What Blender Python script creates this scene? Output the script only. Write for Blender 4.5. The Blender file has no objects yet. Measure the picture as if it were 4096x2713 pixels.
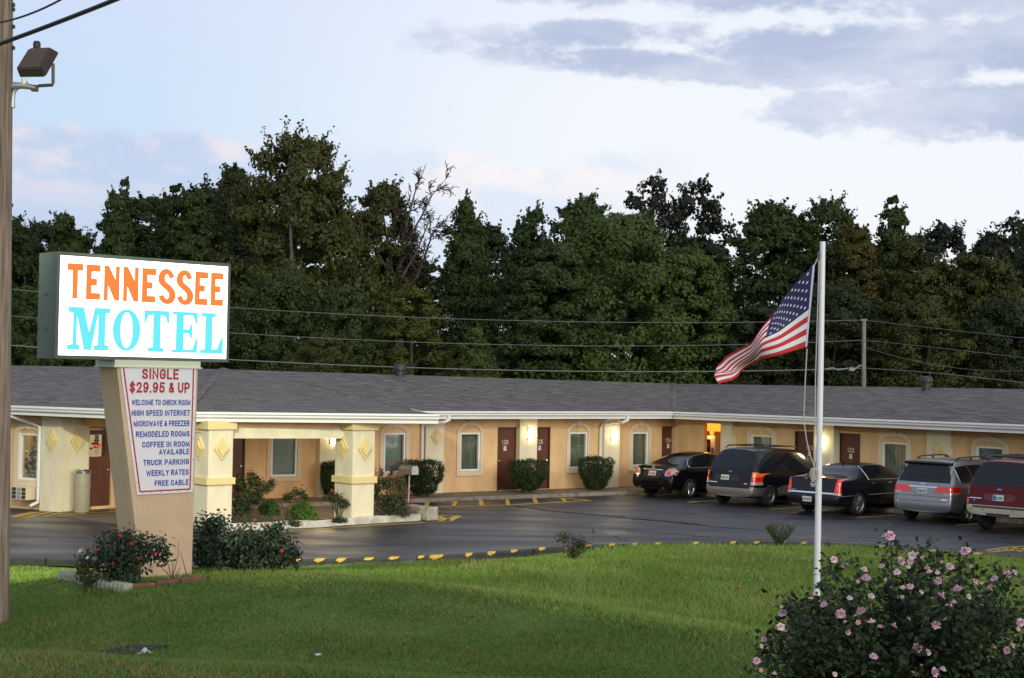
import bpy, bmesh, math, random
import numpy as np
from mathutils import Vector, Matrix
from mathutils.bvhtree import BVHTree

SC = bpy.context.scene
COL = SC.collection
R = math.radians

# ------------------------------------------------------------------ camera
PW, PH = 4096.0, 2713.0            # measuring grid of the photograph
F = 6054.0                         # focal length in that grid
CXP, CYP = PW / 2, PH / 2
ROLL, HOR, CAMH = .0175, 1507.0, 3.9
PITCH = math.atan((HOR - CYP) / F)
_cp, _sp = math.cos(PITCH), math.sin(PITCH)
_cr, _sr = math.cos(ROLL), math.sin(ROLL)
FWD = Vector((0, _cp, _sp)); UP0 = Vector((0, -_sp, _cp)); RT0 = Vector((1, 0, 0))
CR = RT0 * _cr + UP0 * _sr
CU = UP0 * _cr - RT0 * _sr
cam_d = bpy.data.cameras.new('camera'); cam = bpy.data.objects.new('camera', cam_d); COL.objects.link(cam)
cam_d.sensor_width = 36; cam_d.lens = F / PW * 36; cam_d.clip_end = 3000; cam_d.clip_start = .1
cam.matrix_world = Matrix(((CR.x, CU.x, -FWD.x, 0), (CR.y, CU.y, -FWD.y, 0), (CR.z, CU.z, -FWD.z, CAMH), (0, 0, 0, 1)))
SC.camera = cam

# ------------------------------------------------------------------ sky
world = bpy.data.worlds.new('World'); SC.world = world; world.use_nodes = True
WN = world.node_tree; WN.nodes.clear()
def wn(t, **k):
    n = WN.nodes.new(t)
    for a, b in k.items(): setattr(n, a, b)
    return n
def wl(a, b): WN.links.new(a, b)
def wmath(op, a, b=None, c=None, clamp=False):
    n = wn('ShaderNodeMath', operation=op); n.use_clamp = clamp
    for i, v in enumerate((a, b, c)):
        if v is None: continue
        if isinstance(v, (int, float)): n.inputs[i].default_value = v
        else: wl(v, n.inputs[i])
    return n.outputs[0]
def wstep(v, lo, hi):
    n = wn('ShaderNodeMapRange', interpolation_type='SMOOTHSTEP')
    wl(v, n.inputs[0]); n.inputs[1].default_value = lo; n.inputs[2].default_value = hi
    return n.outputs[0]
def wmix(f, a, b):
    n = wn('ShaderNodeMix', data_type='RGBA'); n.inputs[0].default_value = 0
    if isinstance(f, (int, float)): n.inputs[0].default_value = f
    else: wl(f, n.inputs[0])
    for i, v in ((6, a), (7, b)):
        if isinstance(v, tuple): n.inputs[i].default_value = (*v, 1)
        else: wl(v, n.inputs[i])
    return n.outputs[2]
tc = wn('ShaderNodeTexCoord'); sx = wn('ShaderNodeSeparateXYZ'); wl(tc.outputs['Generated'], sx.inputs[0])
X, Y, Z = sx.outputs
def wnoise(sc3, detail=6, rough=.55, off=(0, 0, 0)):
    mp = wn('ShaderNodeMapping'); wl(tc.outputs['Generated'], mp.inputs[0])
    mp.inputs['Scale'].default_value = sc3; mp.inputs['Location'].default_value = off
    n = wn('ShaderNodeTexNoise'); wl(mp.outputs[0], n.inputs['Vector']); n.inputs['Scale'].default_value = 1
    n.inputs['Detail'].default_value = detail; n.inputs['Roughness'].default_value = rough
    return n.outputs[0]
base = wmix(wstep(X, -.33, .10), (.58, .74, .94), (.92, .95, 1.0))
base = wmix(wstep(Z, .17, .25), base, wmix(wstep(X, -.33, .1), (.64, .73, .95), (.86, .91, 1.0)))
# low cumulus banks near the horizon
edge = wmath('ADD', wmath('MULTIPLY', wnoise((22, 22, 9), 7, .5, (3, 0, 1)), .045), -.0225)
zz = wmath('SUBTRACT', Z, edge)
bank = wmath('MULTIPLY', wstep(zz, .160, .150), wstep(X, -.10, -.22))
bank2 = wmath('MULTIPLY', wmath('MULTIPLY', wstep(zz, .150, .138), wstep(X, -.16, -.08)), wstep(X, .14, .04))
pink = wmath('MULTIPLY', wstep(wnoise((16, 16, 30), 6, .55, (7, 0, 2)), .42, .60), wstep(Z, .09, .14))
bcol = wmix(pink, (.55, .64, .85), (.93, .80, .84))
base = wmix(wmath('MULTIPLY', bank, .82), base, bcol)
bcol2 = wmix(pink, (.70, .79, .94), (1.0, .92, .92))
base = wmix(wmath('MULTIPLY', bank2, .75), base, bcol2)
# grey blue streaks on the upper right
warp = wmath('ADD', wmath('MULTIPLY', wmath('SUBTRACT', wnoise((15, 15, 30), 9, .60, (1, 0, 0)), .5), 3.6), wmath('MULTIPLY', wmath('SUBTRACT', wnoise((44, 44, 90), 7, .62, (4, 2, 1)), .5), 2.2))
def band(cx, cz, hx, hz, tilt=0):
    dx = wmath('DIVIDE', wmath('SUBTRACT', X, cx), hx)
    dz = wmath('DIVIDE', wmath('SUBTRACT', wmath('MULTIPLY_ADD', wmath('SUBTRACT', X, cx), tilt, Z), cz), hz)
    d = wmath('ADD', wmath('MULTIPLY', dx, dx), wmath('MULTIPLY', dz, dz))
    return wmath('SUBTRACT', 1.0, d)
bands = [band(.33, .172, .17, .019), band(.31, .211, .19, .020), band(.09, .203, .14, .011, .07), band(.22, .250, .26, .016),
         band(.17, .208, .07, .018), band(.03, .222, .10, .010), band(.34, .242, .16, .022)]
m = bands[0]
for b in bands[1:]: m = wmath('MAXIMUM', m, b)
m = wmath('MAXIMUM', m, -1.3)
cl = wstep(wmath('ADD', warp, m), -.30, .62)
cl = wmath('MULTIPLY', cl, wstep(Z, .13, .15))
ccol = wmix(wstep(wnoise((9, 9, 30), 6, .55, (5, 0, 3)), .35, .68), (.45, .52, .72), (.68, .73, .88))
base = wmix(wmath('MULTIPLY', cl, .92), base, ccol)
high = wmix(wstep(Z, .26, .9), base, (.46, .55, .76))
back = wmix(wstep(Y, -.05, -.5), high, wmix(wstep(X, -.7, .7), (.70, .72, .80), (1.45, 1.35, 1.2)))
nis = wn('ShaderNodeTexSky', sky_type='NISHITA'); nis.sun_disc = False
SUN_EL, SUN_AZ = R(9), R(150)
nis.sun_elevation = SUN_EL; nis.sun_rotation = SUN_AZ; nis.air_density = 1; nis.dust_density = 1
bg1 = wn('ShaderNodeBackground'); wl(back, bg1.inputs[0]); bg1.inputs[1].default_value = .97
bg2 = wn('ShaderNodeBackground'); wl(nis.outputs[0], bg2.inputs[0]); bg2.inputs[1].default_value = .006
add = wn('ShaderNodeAddShader'); wl(bg1.outputs[0], add.inputs[0]); wl(bg2.outputs[0], add.inputs[1])
wo = wn('ShaderNodeOutputWorld'); wl(add.outputs[0], wo.inputs[0])

# ------------------------------------------------------------------ twilight glow
sun_d = bpy.data.lights.new('sun', 'SUN'); sun = bpy.data.objects.new('sun', sun_d); COL.objects.link(sun)
sun_d.energy = 1.35; sun_d.angle = R(22); sun_d.color = (1, .95, .88)
_sd = Vector((math.sin(SUN_AZ) * math.cos(SUN_EL), math.cos(SUN_AZ) * math.cos(SUN_EL), math.sin(SUN_EL)))
sun.rotation_euler = _sd.to_track_quat('Z', 'Y').to_euler(); sun.location = (0, 0, 40)

vs = SC.view_settings
SC.display_settings.display_device = 'sRGB'
vs.view_transform = 'Standard'; vs.look = 'None'; vs.exposure = 0; vs.gamma = 1; vs.use_curve_mapping = False
cy = SC.cycles
cy.use_denoising = True; cy.max_bounces = 6; cy.diffuse_bounces = 3; cy.glossy_bounces = 3; cy.transparent_max_bounces = 12
cy.caustics_reflective = False; cy.caustics_refractive = False; cy.sample_clamp_indirect = 4

# ------------------------------------------------------------------ measuring helpers
def ray(px, py):
    dx, dy = px - CXP, py - CYP
    return (FWD + CR * (dx / F) - CU * (dy / F))
CAM = Vector((0, 0, CAMH))
def at_z(px, py, z):
    r = ray(px, py); return CAM + r * ((z - CAMH) / r.z)
def at_d(px, py, d):
    r = ray(px, py); return CAM + r * (d / r.y)
def dd(x, y): return x * 1.7297, y * 1.7297           # the half size overview
def r3(x, y): return 700 + x / 1.96, 1500 + y / 1.96
def r4(x, y): return 1700 + x / 1.96, 1500 + y / 1.96
def r5(x, y): return 2500 + x / 2.6133, 1600 + y / 2.6133
def r6(x, y): return 3196 + x / 2.6133, 1600 + y / 2.6133
def rA(x, y): return x / 2.851, 1600 + y / 2.851
def r1(x, y): return x / 1.96, 900 + y / 1.96
def r2(x, y): return x / 1.96, 1600 + y / 1.96

class Wall:
    """vertical plane through (x, y) along direction d; t counts towards the viewer"""
    def __init__(s, x, y, dx, dy):
        l = math.hypot(dx, dy); s.o = Vector((x, y, 0)); s.d = Vector((dx / l, dy / l, 0)); s.n = Vector((dy / l, -dx / l, 0))
    def pt(s, a, z, t=0): return s.o + s.d * a + s.n * t + Vector((0, 0, z))
    def px(s, px, py, t=0):
        r = ray(px, py); o = s.o + s.n * t
        k = (o - CAM).dot(s.n) / r.dot(s.n); p = CAM + r * k
        return (p - o).dot(s.d), p.z
    def off(s, t): o = s.o + s.n * t; return Wall(o.x, o.y, s.d.x, s.d.y)
    def mat(s, a=0, z=0, t=0):
        p = s.pt(a, z, t)
        return Matrix(((s.d.x, s.n.x, 0, p.x), (s.d.y, s.n.y, 0, p.y), (0, 0, 1, p.z), (0, 0, 0, 1)))
    def meet(s, w):
        # plan intersection, as distance along s
        den = s.d.x * w.d.y - s.d.y * w.d.x; q = w.o - s.o
        return (q.x * w.d.y - q.y * w.d.x) / den

# ------------------------------------------------------------------ materials
def srgb(r, g, b):
    f = lambda c: ((c / 255 + .055) / 1.055) ** 2.4 if c > 10 else c / 255 / 12.92
    return (f(r), f(g), f(b))
MATS = {}
def mat(name, col, rough=.6, metal=0, var=0, vscale=4, bump=0, bscale=60, emit=0, ecol=None, col2=None, coat=0, spec=.5, coords='Object', stretch=None, sub=0):
    if name in MATS: return MATS[name]
    m = bpy.data.materials.new(name); m.use_nodes = True; MATS[name] = m
    nt = m.node_tree; p = nt.nodes['Principled BSDF']
    p.inputs['Base Color'].default_value = (*col, 1); p.inputs['Roughness'].default_value = rough; p.inputs['Metallic'].default_value = metal
    p.inputs['Specular IOR Level'].default_value = spec
    if coat: p.inputs['Coat Weight'].default_value = coat; p.inputs['Coat Roughness'].default_value = .04
    if emit:
        p.inputs['Emission Color'].default_value = (*(ecol or col), 1); p.inputs['Emission Strength'].default_value = emit
    if var or bump:
        t = nt.nodes.new('ShaderNodeTexCoord'); mp = nt.nodes.new('ShaderNodeMapping'); nt.links.new(t.outputs[coords], mp.inputs[0])
        if stretch: mp.inputs['Scale'].default_value = stretch
    if var:
        n = nt.nodes.new('ShaderNodeTexNoise'); nt.links.new(mp.outputs[0], n.inputs['Vector'])
        n.inputs['Scale'].default_value = vscale; n.inputs['Detail'].default_value = 6; n.inputs['Roughness'].default_value = .6
        rp = nt.nodes.new('ShaderNodeValToRGB'); nt.links.new(n.outputs[0], rp.inputs[0])
        c2 = col2 or tuple(c * (1 + var) for c in col); c1 = tuple(c * (1 - var) for c in col)
        rp.color_ramp.elements[0].position = .32; rp.color_ramp.elements[1].position = .68
        rp.color_ramp.elements[0].color = (*c1, 1); rp.color_ramp.elements[1].color = (*c2, 1)
        nt.links.new(rp.outputs[0], p.inputs['Base Color'])
    if bump:
        n2 = nt.nodes.new('ShaderNodeTexNoise'); nt.links.new(mp.outputs[0], n2.inputs['Vector'])
        n2.inputs['Scale'].default_value = bscale; n2.inputs['Detail'].default_value = 4
        b = nt.nodes.new('ShaderNodeBump'); b.inputs['Strength'].default_value = bump; b.inputs['Distance'].default_value = .02
        nt.links.new(n2.outputs[0], b.inputs['Height']); nt.links.new(b.outputs[0], p.inputs['Normal'])
    return m
def emat(name, col, strength):
    if name in MATS: return MATS[name]
    m = bpy.data.materials.new(name); m.use_nodes = True; MATS[name] = m
    nt = m.node_tree; nt.nodes.remove(nt.nodes['Principled BSDF'])
    e = nt.nodes.new('ShaderNodeEmission'); e.inputs[0].default_value = (*col, 1); e.inputs[1].default_value = strength
    nt.links.new(e.outputs[0], nt.nodes['Material Output'].inputs[0]); return m
def leafmat(name, c1, c2, trans=.25, c3=None, rough=.55, scale=.35):
    if name in MATS: return MATS[name]
    m = bpy.data.materials.new(name); m.use_nodes = True; MATS[name] = m
    nt = m.node_tree; N = nt.nodes; L = nt.links
    p = N['Principled BSDF']; p.inputs['Roughness'].default_value = rough; p.inputs['Specular IOR Level'].default_value = .25
    g = N.new('ShaderNodeNewGeometry'); rp = N.new('ShaderNodeValToRGB')
    t = N.new('ShaderNodeTexCoord'); n = N.new('ShaderNodeTexNoise'); L.new(t.outputs['Object'], n.inputs['Vector']); n.inputs['Scale'].default_value = scale
    ad = N.new('ShaderNodeMath'); ad.operation = 'MULTIPLY_ADD'; L.new(g.outputs['Random Per Island'], ad.inputs[0]); ad.inputs[1].default_value = .5
    sb = N.new('ShaderNodeMath'); sb.operation = 'MULTIPLY_ADD'; L.new(n.outputs[0], sb.inputs[0]); sb.inputs[1].default_value = 1.3; sb.inputs[2].default_value = -.4
    L.new(sb.outputs[0], ad.inputs[2]); L.new(ad.outputs[0], rp.inputs[0])
    e = rp.color_ramp.elements; e[0].position = .15; e[0].color = (*c1, 1); e[1].position = .85; e[1].color = (*c2, 1)
    if c3: x = rp.color_ramp.elements.new(.97); x.color = (*c3, 1)
    L.new(rp.outputs[0], p.inputs['Base Color'])
    tr = N.new('ShaderNodeBsdfTranslucent'); L.new(rp.outputs[0], tr.inputs[0])
    mx = N.new('ShaderNodeMixShader'); mx.inputs[0].default_value = trans
    L.new(p.outputs[0], mx.inputs[1]); L.new(tr.outputs[0], mx.inputs[2]); L.new(mx.outputs[0], N['Material Output'].inputs[0])
    return m
def glassmat(name, tint=(.8, .85, .85), minr=.10):
    if name in MATS: return MATS[name]
    m = bpy.data.materials.new(name); m.use_nodes = True; MATS[name] = m
    nt = m.node_tree; N = nt.nodes; L = nt.links; N.remove(N['Principled BSDF'])
    tr = N.new('ShaderNodeBsdfTransparent'); tr.inputs[0].default_value = (*tint, 1)
    gl = N.new('ShaderNodeBsdfGlossy'); gl.inputs['Roughness'].default_value = .02
    lw = N.new('ShaderNodeFresnel'); lw.inputs[0].default_value = 1.5
    a = N.new('ShaderNodeMath'); a.operation = 'MULTIPLY_ADD'; a.use_clamp = True; L.new(lw.outputs[0], a.inputs[0]); a.inputs[1].default_value = 1.2; a.inputs[2].default_value = minr
    ge = N.new('ShaderNodeNewGeometry'); iv = N.new('ShaderNodeMath'); iv.operation = 'SUBTRACT'; iv.inputs[0].default_value = 1; L.new(ge.outputs['Backfacing'], iv.inputs[1])
    ml = N.new('ShaderNodeMath'); ml.operation = 'MULTIPLY'; L.new(a.outputs[0], ml.inputs[0]); L.new(iv.outputs[0], ml.inputs[1]); a = ml
    mx = N.new('ShaderNodeMixShader'); L.new(a.outputs[0], mx.inputs[0]); L.new(tr.outputs[0], mx.inputs[1]); L.new(gl.outputs[0], mx.inputs[2])
    L.new(mx.outputs[0], N['Material Output'].inputs[0]); return m

# ------------------------------------------------------------------ mesh helpers
def tag(o, label=None, cat=None, group=None, kind=None):
    if label: o['label'] = label
    if cat: o['category'] = cat
    if group: o['group'] = group
    if kind: o['kind'] = kind
    return o
def thing(name, loc, label, cat, group=None, rz=0):
    o = bpy.data.objects.new(name, None); COL.objects.link(o); o.empty_display_size = .2
    o.location = loc; o.rotation_euler = (0, 0, rz)
    return tag(o, label, cat, group)
def wm(o):
    m = o.matrix_basis if o.type != 'EMPTY' else Matrix.LocRotScale(o.location, o.rotation_euler, o.scale)
    return (wm(o.parent) @ o.matrix_parent_inverse @ m) if o.parent else m
def adopt(o, parent):
    o.parent = parent; o.matrix_parent_inverse = wm(parent).inverted(); return o
class MB:
    def __init__(s): s.v = []; s.f = []; s.m = []; s.uv = {}
    def add(s, vs, fs, mi=0, M=None):
        b = len(s.v); s.v += [(M @ Vector(v)) if M else Vector(v) for v in vs]
        for f in fs: s.f.append([b + i for i in f]); s.m.append(mi)
        return s
    def quad(s, *pts, mi=0): return s.add(pts, [list(range(len(pts)))], mi)
    def box(s, c, d, M=None, mi=0, bev=0):
        x, y, z = c; a, b, h = d[0] / 2, d[1] / 2, d[2] / 2
        if bev:
            bm = bmesh.new(); bmesh.ops.create_cube(bm, size=1)
            for v in bm.verts: v.co = Vector((v.co.x * d[0] + x, v.co.y * d[1] + y, v.co.z * d[2] + z))
            bmesh.ops.bevel(bm, geom=bm.edges[:], offset=bev, segments=2, affect='EDGES', profile=.6)
            return s.frombm(bm, M, mi)
        vs = [(x + i * a, y + j * b, z + k * h) for k in (-1, 1) for j in (-1, 1) for i in (-1, 1)]
        return s.add(vs, [(0, 2, 3, 1), (4, 5, 7, 6), (0, 1, 5, 4), (2, 6, 7, 3), (0, 4, 6, 2), (1, 3, 7, 5)], mi, M)
    def frombm(s, bm, M=None, mi=0):
        bm.verts.index_update(); s.add([v.co.copy() for v in bm.verts], [[v.index for v in f.verts] for f in bm.faces], mi, M); bm.free(); return s
    def tube(s, pts, r, n=8, M=None, mi=0, cap=True):
        pts = [Vector(p) for p in pts]; k = len(pts); rs = r if isinstance(r, (list, tuple)) else [r] * k
        vs = []; prev = None
        for i, p in enumerate(pts):
            d = (pts[min(i + 1, k - 1)] - pts[max(i - 1, 0)]).normalized()
            a = prev - d * prev.dot(d) if prev else d.cross(Vector((0, 0, 1)) if abs(d.z) < .9 else Vector((1, 0, 0)))
            a.normalize(); prev = a; b = d.cross(a)
            vs += [p + (a * math.cos(2 * math.pi * j / n) + b * math.sin(2 * math.pi * j / n)) * rs[i] for j in range(n)]
        fs = [(i * n + j, i * n + (j + 1) % n, (i + 1) * n + (j + 1) % n, (i + 1) * n + j) for i in range(k - 1) for j in range(n)]
        if cap: fs += [list(range(n))[::-1], [(k - 1) * n + j for j in range(n)]]
        return s.add(vs, fs, mi, M)
    def lathe(s, prof, n=24, M=None, mi=0):
        vs = [(r * math.cos(2 * math.pi * j / n), r * math.sin(2 * math.pi * j / n), z) for r, z in prof for j in range(n)]
        k = len(prof)
        fs = [(i * n + j, i * n + (j + 1) % n, (i + 1) * n + (j + 1) % n, (i + 1) * n + j) for i in range(k - 1) for j in range(n)]
        if prof[0][0] > 1e-4: fs.append(list(range(n))[::-1])
        if prof[-1][0] > 1e-4: fs.append([(k - 1) * n + j for j in range(n)])
        return s.add(vs, fs, mi, M)
    def prism(s, poly, t0, t1, M, mi=0):
        """poly in (a, z) of a wall matrix, extruded along the wall normal from t0 to t1"""
        n = len(poly); vs = [(a, t0, z) for a, z in poly] + [(a, t1, z) for a, z in poly]
        fs = [list(range(n)), [n + i for i in range(n)][::-1]] + [(i, n + i, n + (i + 1) % n, (i + 1) % n) for i in range(n)]
        return s.add(vs, fs, mi, M)
    def ring(s, outer, inner, t0, t1, M, mi=0):
        n = len(outer); P = [outer, inner]
        vs = [(a, t, z) for t in (t0, t1) for poly in P for a, z in poly]
        o0, i0, o1, i1 = 0, n, 2 * n, 3 * n; fs = []
        for i in range(n):
            j = (i + 1) % n
            fs += [(o1 + i, o1 + j, i1 + j, i1 + i), (o0 + i, i0 + i, i0 + j, o0 + j), (o0 + i, o0 + j, o1 + j, o1 + i), (i0 + i, i1 + i, i1 + j, i0 + j)]
        return s.add(vs, fs, mi, M)
    def build(s, name, mats, parent=None, smooth=False, uvs=None, origin=None):
        if not isinstance(mats, (list, tuple)): mats = [mats]
        me = bpy.data.meshes.new(name)
        if origin is None:
            mn = [min(v[i] for v in s.v) for i in range(3)]; mx = [max(v[i] for v in s.v) for i in range(3)]
            o = Vector(((mn[0] + mx[0]) / 2, (mn[1] + mx[1]) / 2, mn[2]))
        else: o = Vector(origin)
        me.from_pydata([tuple(v - o) for v in s.v], [], s.f)
        for m in mats: me.materials.append(m)
        if len(mats) > 1: me.polygons.foreach_set('material_index', s.m)
        if smooth:
            me.polygons.foreach_set('use_smooth', [True] * len(me.polygons))
            if smooth != 'all': me.set_sharp_from_angle(angle=R(40))
        ob = bpy.data.objects.new(name, me); COL.objects.link(ob); ob.location = o
        bm = bmesh.new(); bm.from_mesh(me); bmesh.ops.recalc_face_normals(bm, faces=bm.faces); bm.to_mesh(me); bm.free()
        if uvs:
            ul = me.uv_layers.new(name='UVMap'); k = 0
            for p in me.polygons:
                for li in p.loop_indices:
                    ul.data[li].uv = uvs(me.vertices[me.loops[li].vertex_index].co + o, p.index)
        if parent:
            adopt(ob, parent)
        return ob
def rawmesh(name, V, Fq, mats, parent=None, loc=(0, 0, 0), mi=None, smooth=False):
    """numpy vertices (n,3) and faces (m,k)"""
    me = bpy.data.meshes.new(name); n, k = Fq.shape
    me.vertices.add(len(V)); me.vertices.foreach_set('co', V.astype(np.float32).ravel())
    me.loops.add(n * k); me.loops.foreach_set('vertex_index', Fq.astype(np.int32).ravel())
    me.polygons.add(n); me.polygons.foreach_set('loop_start', np.arange(0, n * k, k, dtype=np.int32))
    if not isinstance(mats, (list, tuple)): mats = [mats]
    for m in mats: me.materials.append(m)
    if mi is not None: me.polygons.foreach_set('material_index', mi.astype(np.int32))
    if smooth: me.polygons.foreach_set('use_smooth', np.ones(n, dtype=bool))
    me.update(calc_edges=True); me.validate()
    ob = bpy.data.objects.new(name, me); COL.objects.link(ob); ob.location = loc
    if parent: adopt(ob, parent)
    return ob
def linkcopy(o, parent=None, loc=None, name=None):
    c = o.copy(); COL.objects.link(c)
    if parent is not None: c.parent = parent
    if loc is not None: c.location = loc
    for ch in o.children: linkcopy(ch, c)
    return c
def text_mesh(name, s, size, material, M, parent=None, bold=0, sx=1, align='CENTER', depth=.002, spacing=1, width=None):
    cu = bpy.data.curves.new(name, 'FONT'); cu.body = s; cu.size = size; cu.offset = bold * size; cu.extrude = depth
    cu.align_x = align; cu.align_y = 'CENTER'; cu.space_character = spacing; cu.resolution_u = 3
    to = bpy.data.objects.new(name, cu); COL.objects.link(to)
    dg = bpy.context.evaluated_depsgraph_get(); me = bpy.data.meshes.new_from_object(to.evaluated_get(dg))
    bpy.data.objects.remove(to); me.name = name
    if width:
        xs = [v.co.x for v in me.vertices]; sx = width / (max(xs) - min(xs))
    # text lies in x,y facing z: turn to x, -t, z of a wall matrix
    ws = [M @ Vector((v.co.x * sx, v.co.z, v.co.y)) for v in me.vertices]
    o = sum(ws, Vector()) / max(len(ws), 1)
    for v, w in zip(me.vertices, ws): v.co = w - o
    me.materials.clear(); me.materials.append(material)
    ob = bpy.data.objects.new(name, me); COL.objects.link(ob); ob.location = o
    if parent: adopt(ob, parent)
    return ob

GLY = {'A': ([(0, 0), (.5, 1), (1, 0)], [(.2, .30), (.8, .30)]), 'B': ([(0, 0), (0, 1), (.65, 1), (.92, .88), (.92, .64), (.65, .53), (0, .53)], [(.65, .53), (1, .39), (1, .14), (.7, 0), (0, 0)]),
 'C': ([(1, .70), (.85, .93), (.5, 1), (.15, .92), (0, .66), (0, .34), (.15, .08), (.5, 0), (.85, .07), (1, .30)],), 'D': ([(0, 0), (0, 1), (.55, 1), (.88, .87), (1, .62), (1, .38), (.88, .13), (.55, 0), (0, 0)],),
 'E': ([(1, 1), (0, 1), (0, 0), (1, 0)], [(0, .52), (.85, .52)]), 'F': ([(1, 1), (0, 1), (0, 0)], [(0, .52), (.85, .52)]), 'G': ([(1, .70), (.85, .93), (.5, 1), (.15, .92), (0, .66), (0, .34), (.15, .08), (.5, 0), (.85, .07), (1, .22), (1, .46), (.58, .46)],),
 'H': ([(0, 0), (0, 1)], [(1, 0), (1, 1)], [(0, .52), (1, .52)]), 'I': ([(.5, 0), (.5, 1)],), 'K': ([(0, 0), (0, 1)], [(.95, 1), (.05, .42)], [(.36, .62), (1, 0)]), 'L': ([(0, 1), (0, 0), (1, 0)],),
 'M': ([(0, 0), (0, 1), (.5, .12), (1, 1), (1, 0)],), 'N': ([(0, 0), (0, 1), (1, 0), (1, 1)],), 'O': ([(.5, 1), (.15, .92), (0, .66), (0, .34), (.15, .08), (.5, 0), (.85, .08), (1, .34), (1, .66), (.85, .92), (.5, 1)],),
 'P': ([(0, 0), (0, 1), (.65, 1), (.95, .88), (.95, .58), (.65, .45), (0, .45)],), 'R': ([(0, 0), (0, 1), (.65, 1), (.95, .88), (.95, .62), (.65, .5), (0, .5)], [(.55, .5), (1, 0)]),
 'S': ([(.97, .76), (.8, .95), (.5, 1), (.18, .93), (.03, .76), (.15, .60), (.5, .51), (.85, .42), (1, .26), (.85, .07), (.5, 0), (.18, .06), (0, .26)],), 'T': ([(0, 1), (1, 1)], [(.5, 1), (.5, 0)]), 'U': ([(0, 1), (0, .3), (.15, .07), (.5, 0), (.85, .07), (1, .3), (1, 1)],),
 'V': ([(0, 1), (.5, 0), (1, 1)],), 'W': ([(0, 1), (.25, 0), (.5, .9), (.75, 0), (1, 1)],), 'X': ([(0, 0), (1, 1)], [(0, 1), (1, 0)]), 'Y': ([(0, 1), (.5, .48), (1, 1)], [(.5, .5), (.5, 0)]), 'Z': ([(0, 1), (1, 1), (0, 0), (1, 0)],), 'J': ([(1, 1), (1, .25), (.8, .04), (.4, 0), (.1, .08), (0, .28)],),
 '0': ([(.5, 1), (.12, .88), (0, .5), (.12, .12), (.5, 0), (.88, .12), (1, .5), (.88, .88), (.5, 1)],), '1': ([(.25, .78), (.6, 1), (.6, 0)],), '2': ([(.02, .74), (.2, .95), (.5, 1), (.85, .92), (.95, .70), (.8, .48), (.05, 0), (1, 0)],), '3': ([(.02, .80), (.3, 1), (.75, .98), (.93, .76), (.75, .55), (.4, .53)], [(.7, .54), (1, .28), (.8, .03), (.35, 0), (0, .2)]),
 '4': ([(1, .28), (0, .28), (.72, 1), (.72, 0)],), '5': ([(.92, 1), (.15, 1), (.06, .50), (.35, .62), (.75, .60), (1, .38), (.9, .08), (.5, 0), (.1, .06), (0, .22)],), '6': ([(.92, .80), (.72, 1), (.35, .97), (.05, .65), (.02, .25), (.3, 0), (.75, .02), (1, .3), (.78, .58), (.35, .58), (.05, .38)],), '8': ([(.5, .54), (.1, .70), (.2, .95), (.5, 1), (.8, .95), (.9, .70), (.5, .54), (.02, .35), (.12, .05), (.5, 0), (.88, .05), (.98, .35), (.5, .54)],),
 '9': ([(.05, .16), (.3, 0), (.7, .04), (.97, .4), (.98, .75), (.7, 1), (.25, .98), (0, .7), (.22, .42), (.65, .42), (.95, .6)],), '7': ([(0, 1), (1, 1), (.35, 0)],), '$': ([(.97, .74), (.8, .90), (.5, .94), (.18, .88), (.05, .73), (.18, .58), (.5, .51), (.85, .42), (1, .26), (.85, .11), (.5, .06), (.18, .11), (0, .27)], [(.5, 1.12), (.5, -.12)]),
 '&': ([(1, 0), (.25, .74), (.28, .93), (.5, 1), (.70, .92), (.70, .74), (.15, .40), (.02, .2), (.2, .02), (.5, 0), (.8, .18), (.98, .48)],), '.': ([(.5, 0), (.5, .02)],), '-': ([(0, .45), (1, .45)],)}
GW = {'I': .02, '.': .02, 'M': .66, 'W': .84, '1': .32, '-': .34, 'E': .44, 'F': .42, 'L': .42, 'T': .50}
def stroke_text(name, s, h, width, material, W, a, z, t, parent, weight=.19, depth=.003, M=None):
    """bold plain capitals from thick strokes, centred on (a, z) of wall W (or matrix M)"""
    gap, sw = .15, weight; x = 0; items = []
    for ch in s:
        if ch == ' ': x += .36; continue
        w = GW.get(ch, .52); items.append((ch, x, w)); x += w + sw + gap
    tot = x - gap; k = width / (tot * h); mb = MB(); M = M or W.mat(); lift = 0
    for ch, x0, w in items:
        for j, pl in enumerate(GLY[ch]):
            P = [Vector(((x0 + sw / 2 + p[0] * w - tot / 2) * k, (sw / 2 + p[1] * (1 - sw) - .5))) * h for p in pl]; n = len(P); hw = sw / 2 * h; L_, R_ = [], []; closed = (P[0] - P[-1]).length < 1e-5
            kx = min(1, k * 1.02)
            for i in range(n):
                p0 = P[i - 1] if i else (P[-2] if closed else None); p1 = P[i + 1] if i < n - 1 else (P[1] if closed else None)
                d0 = (P[i] - p0).normalized() if p0 is not None else None; d1 = (p1 - P[i]).normalized() if p1 is not None else None
                d = (d0 + d1) if d0 is not None and d1 is not None else (d0 if d1 is None else d1)
                if d.length < .2: d = d1
                d = d.normalized(); nn = Vector((-d.y, d.x)); c = nn.dot(Vector((-(d1 or d0).y, (d1 or d0).x))); e = hw / max(c, .45); off = Vector((nn.x * kx, nn.y)) * e; q = P[i].copy()
                if p0 is None: q -= d1 * hw * (.98 if abs(d1.y) < .5 or abs(d1.x) < .05 else .6)
                if p1 is None: q += d0 * hw * (.98 if abs(d0.y) < .5 or abs(d0.x) < .05 else .6)
                L_.append(q + off); R_.append(q - off)
            for i in range(n - 1): mb.prism([(a + q.x, z + q.y) for q in (L_[i], L_[i + 1], R_[i + 1], R_[i])], t - .001, t + depth + .0004 * j, M)
    return mb.build(name, material, parent)
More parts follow.
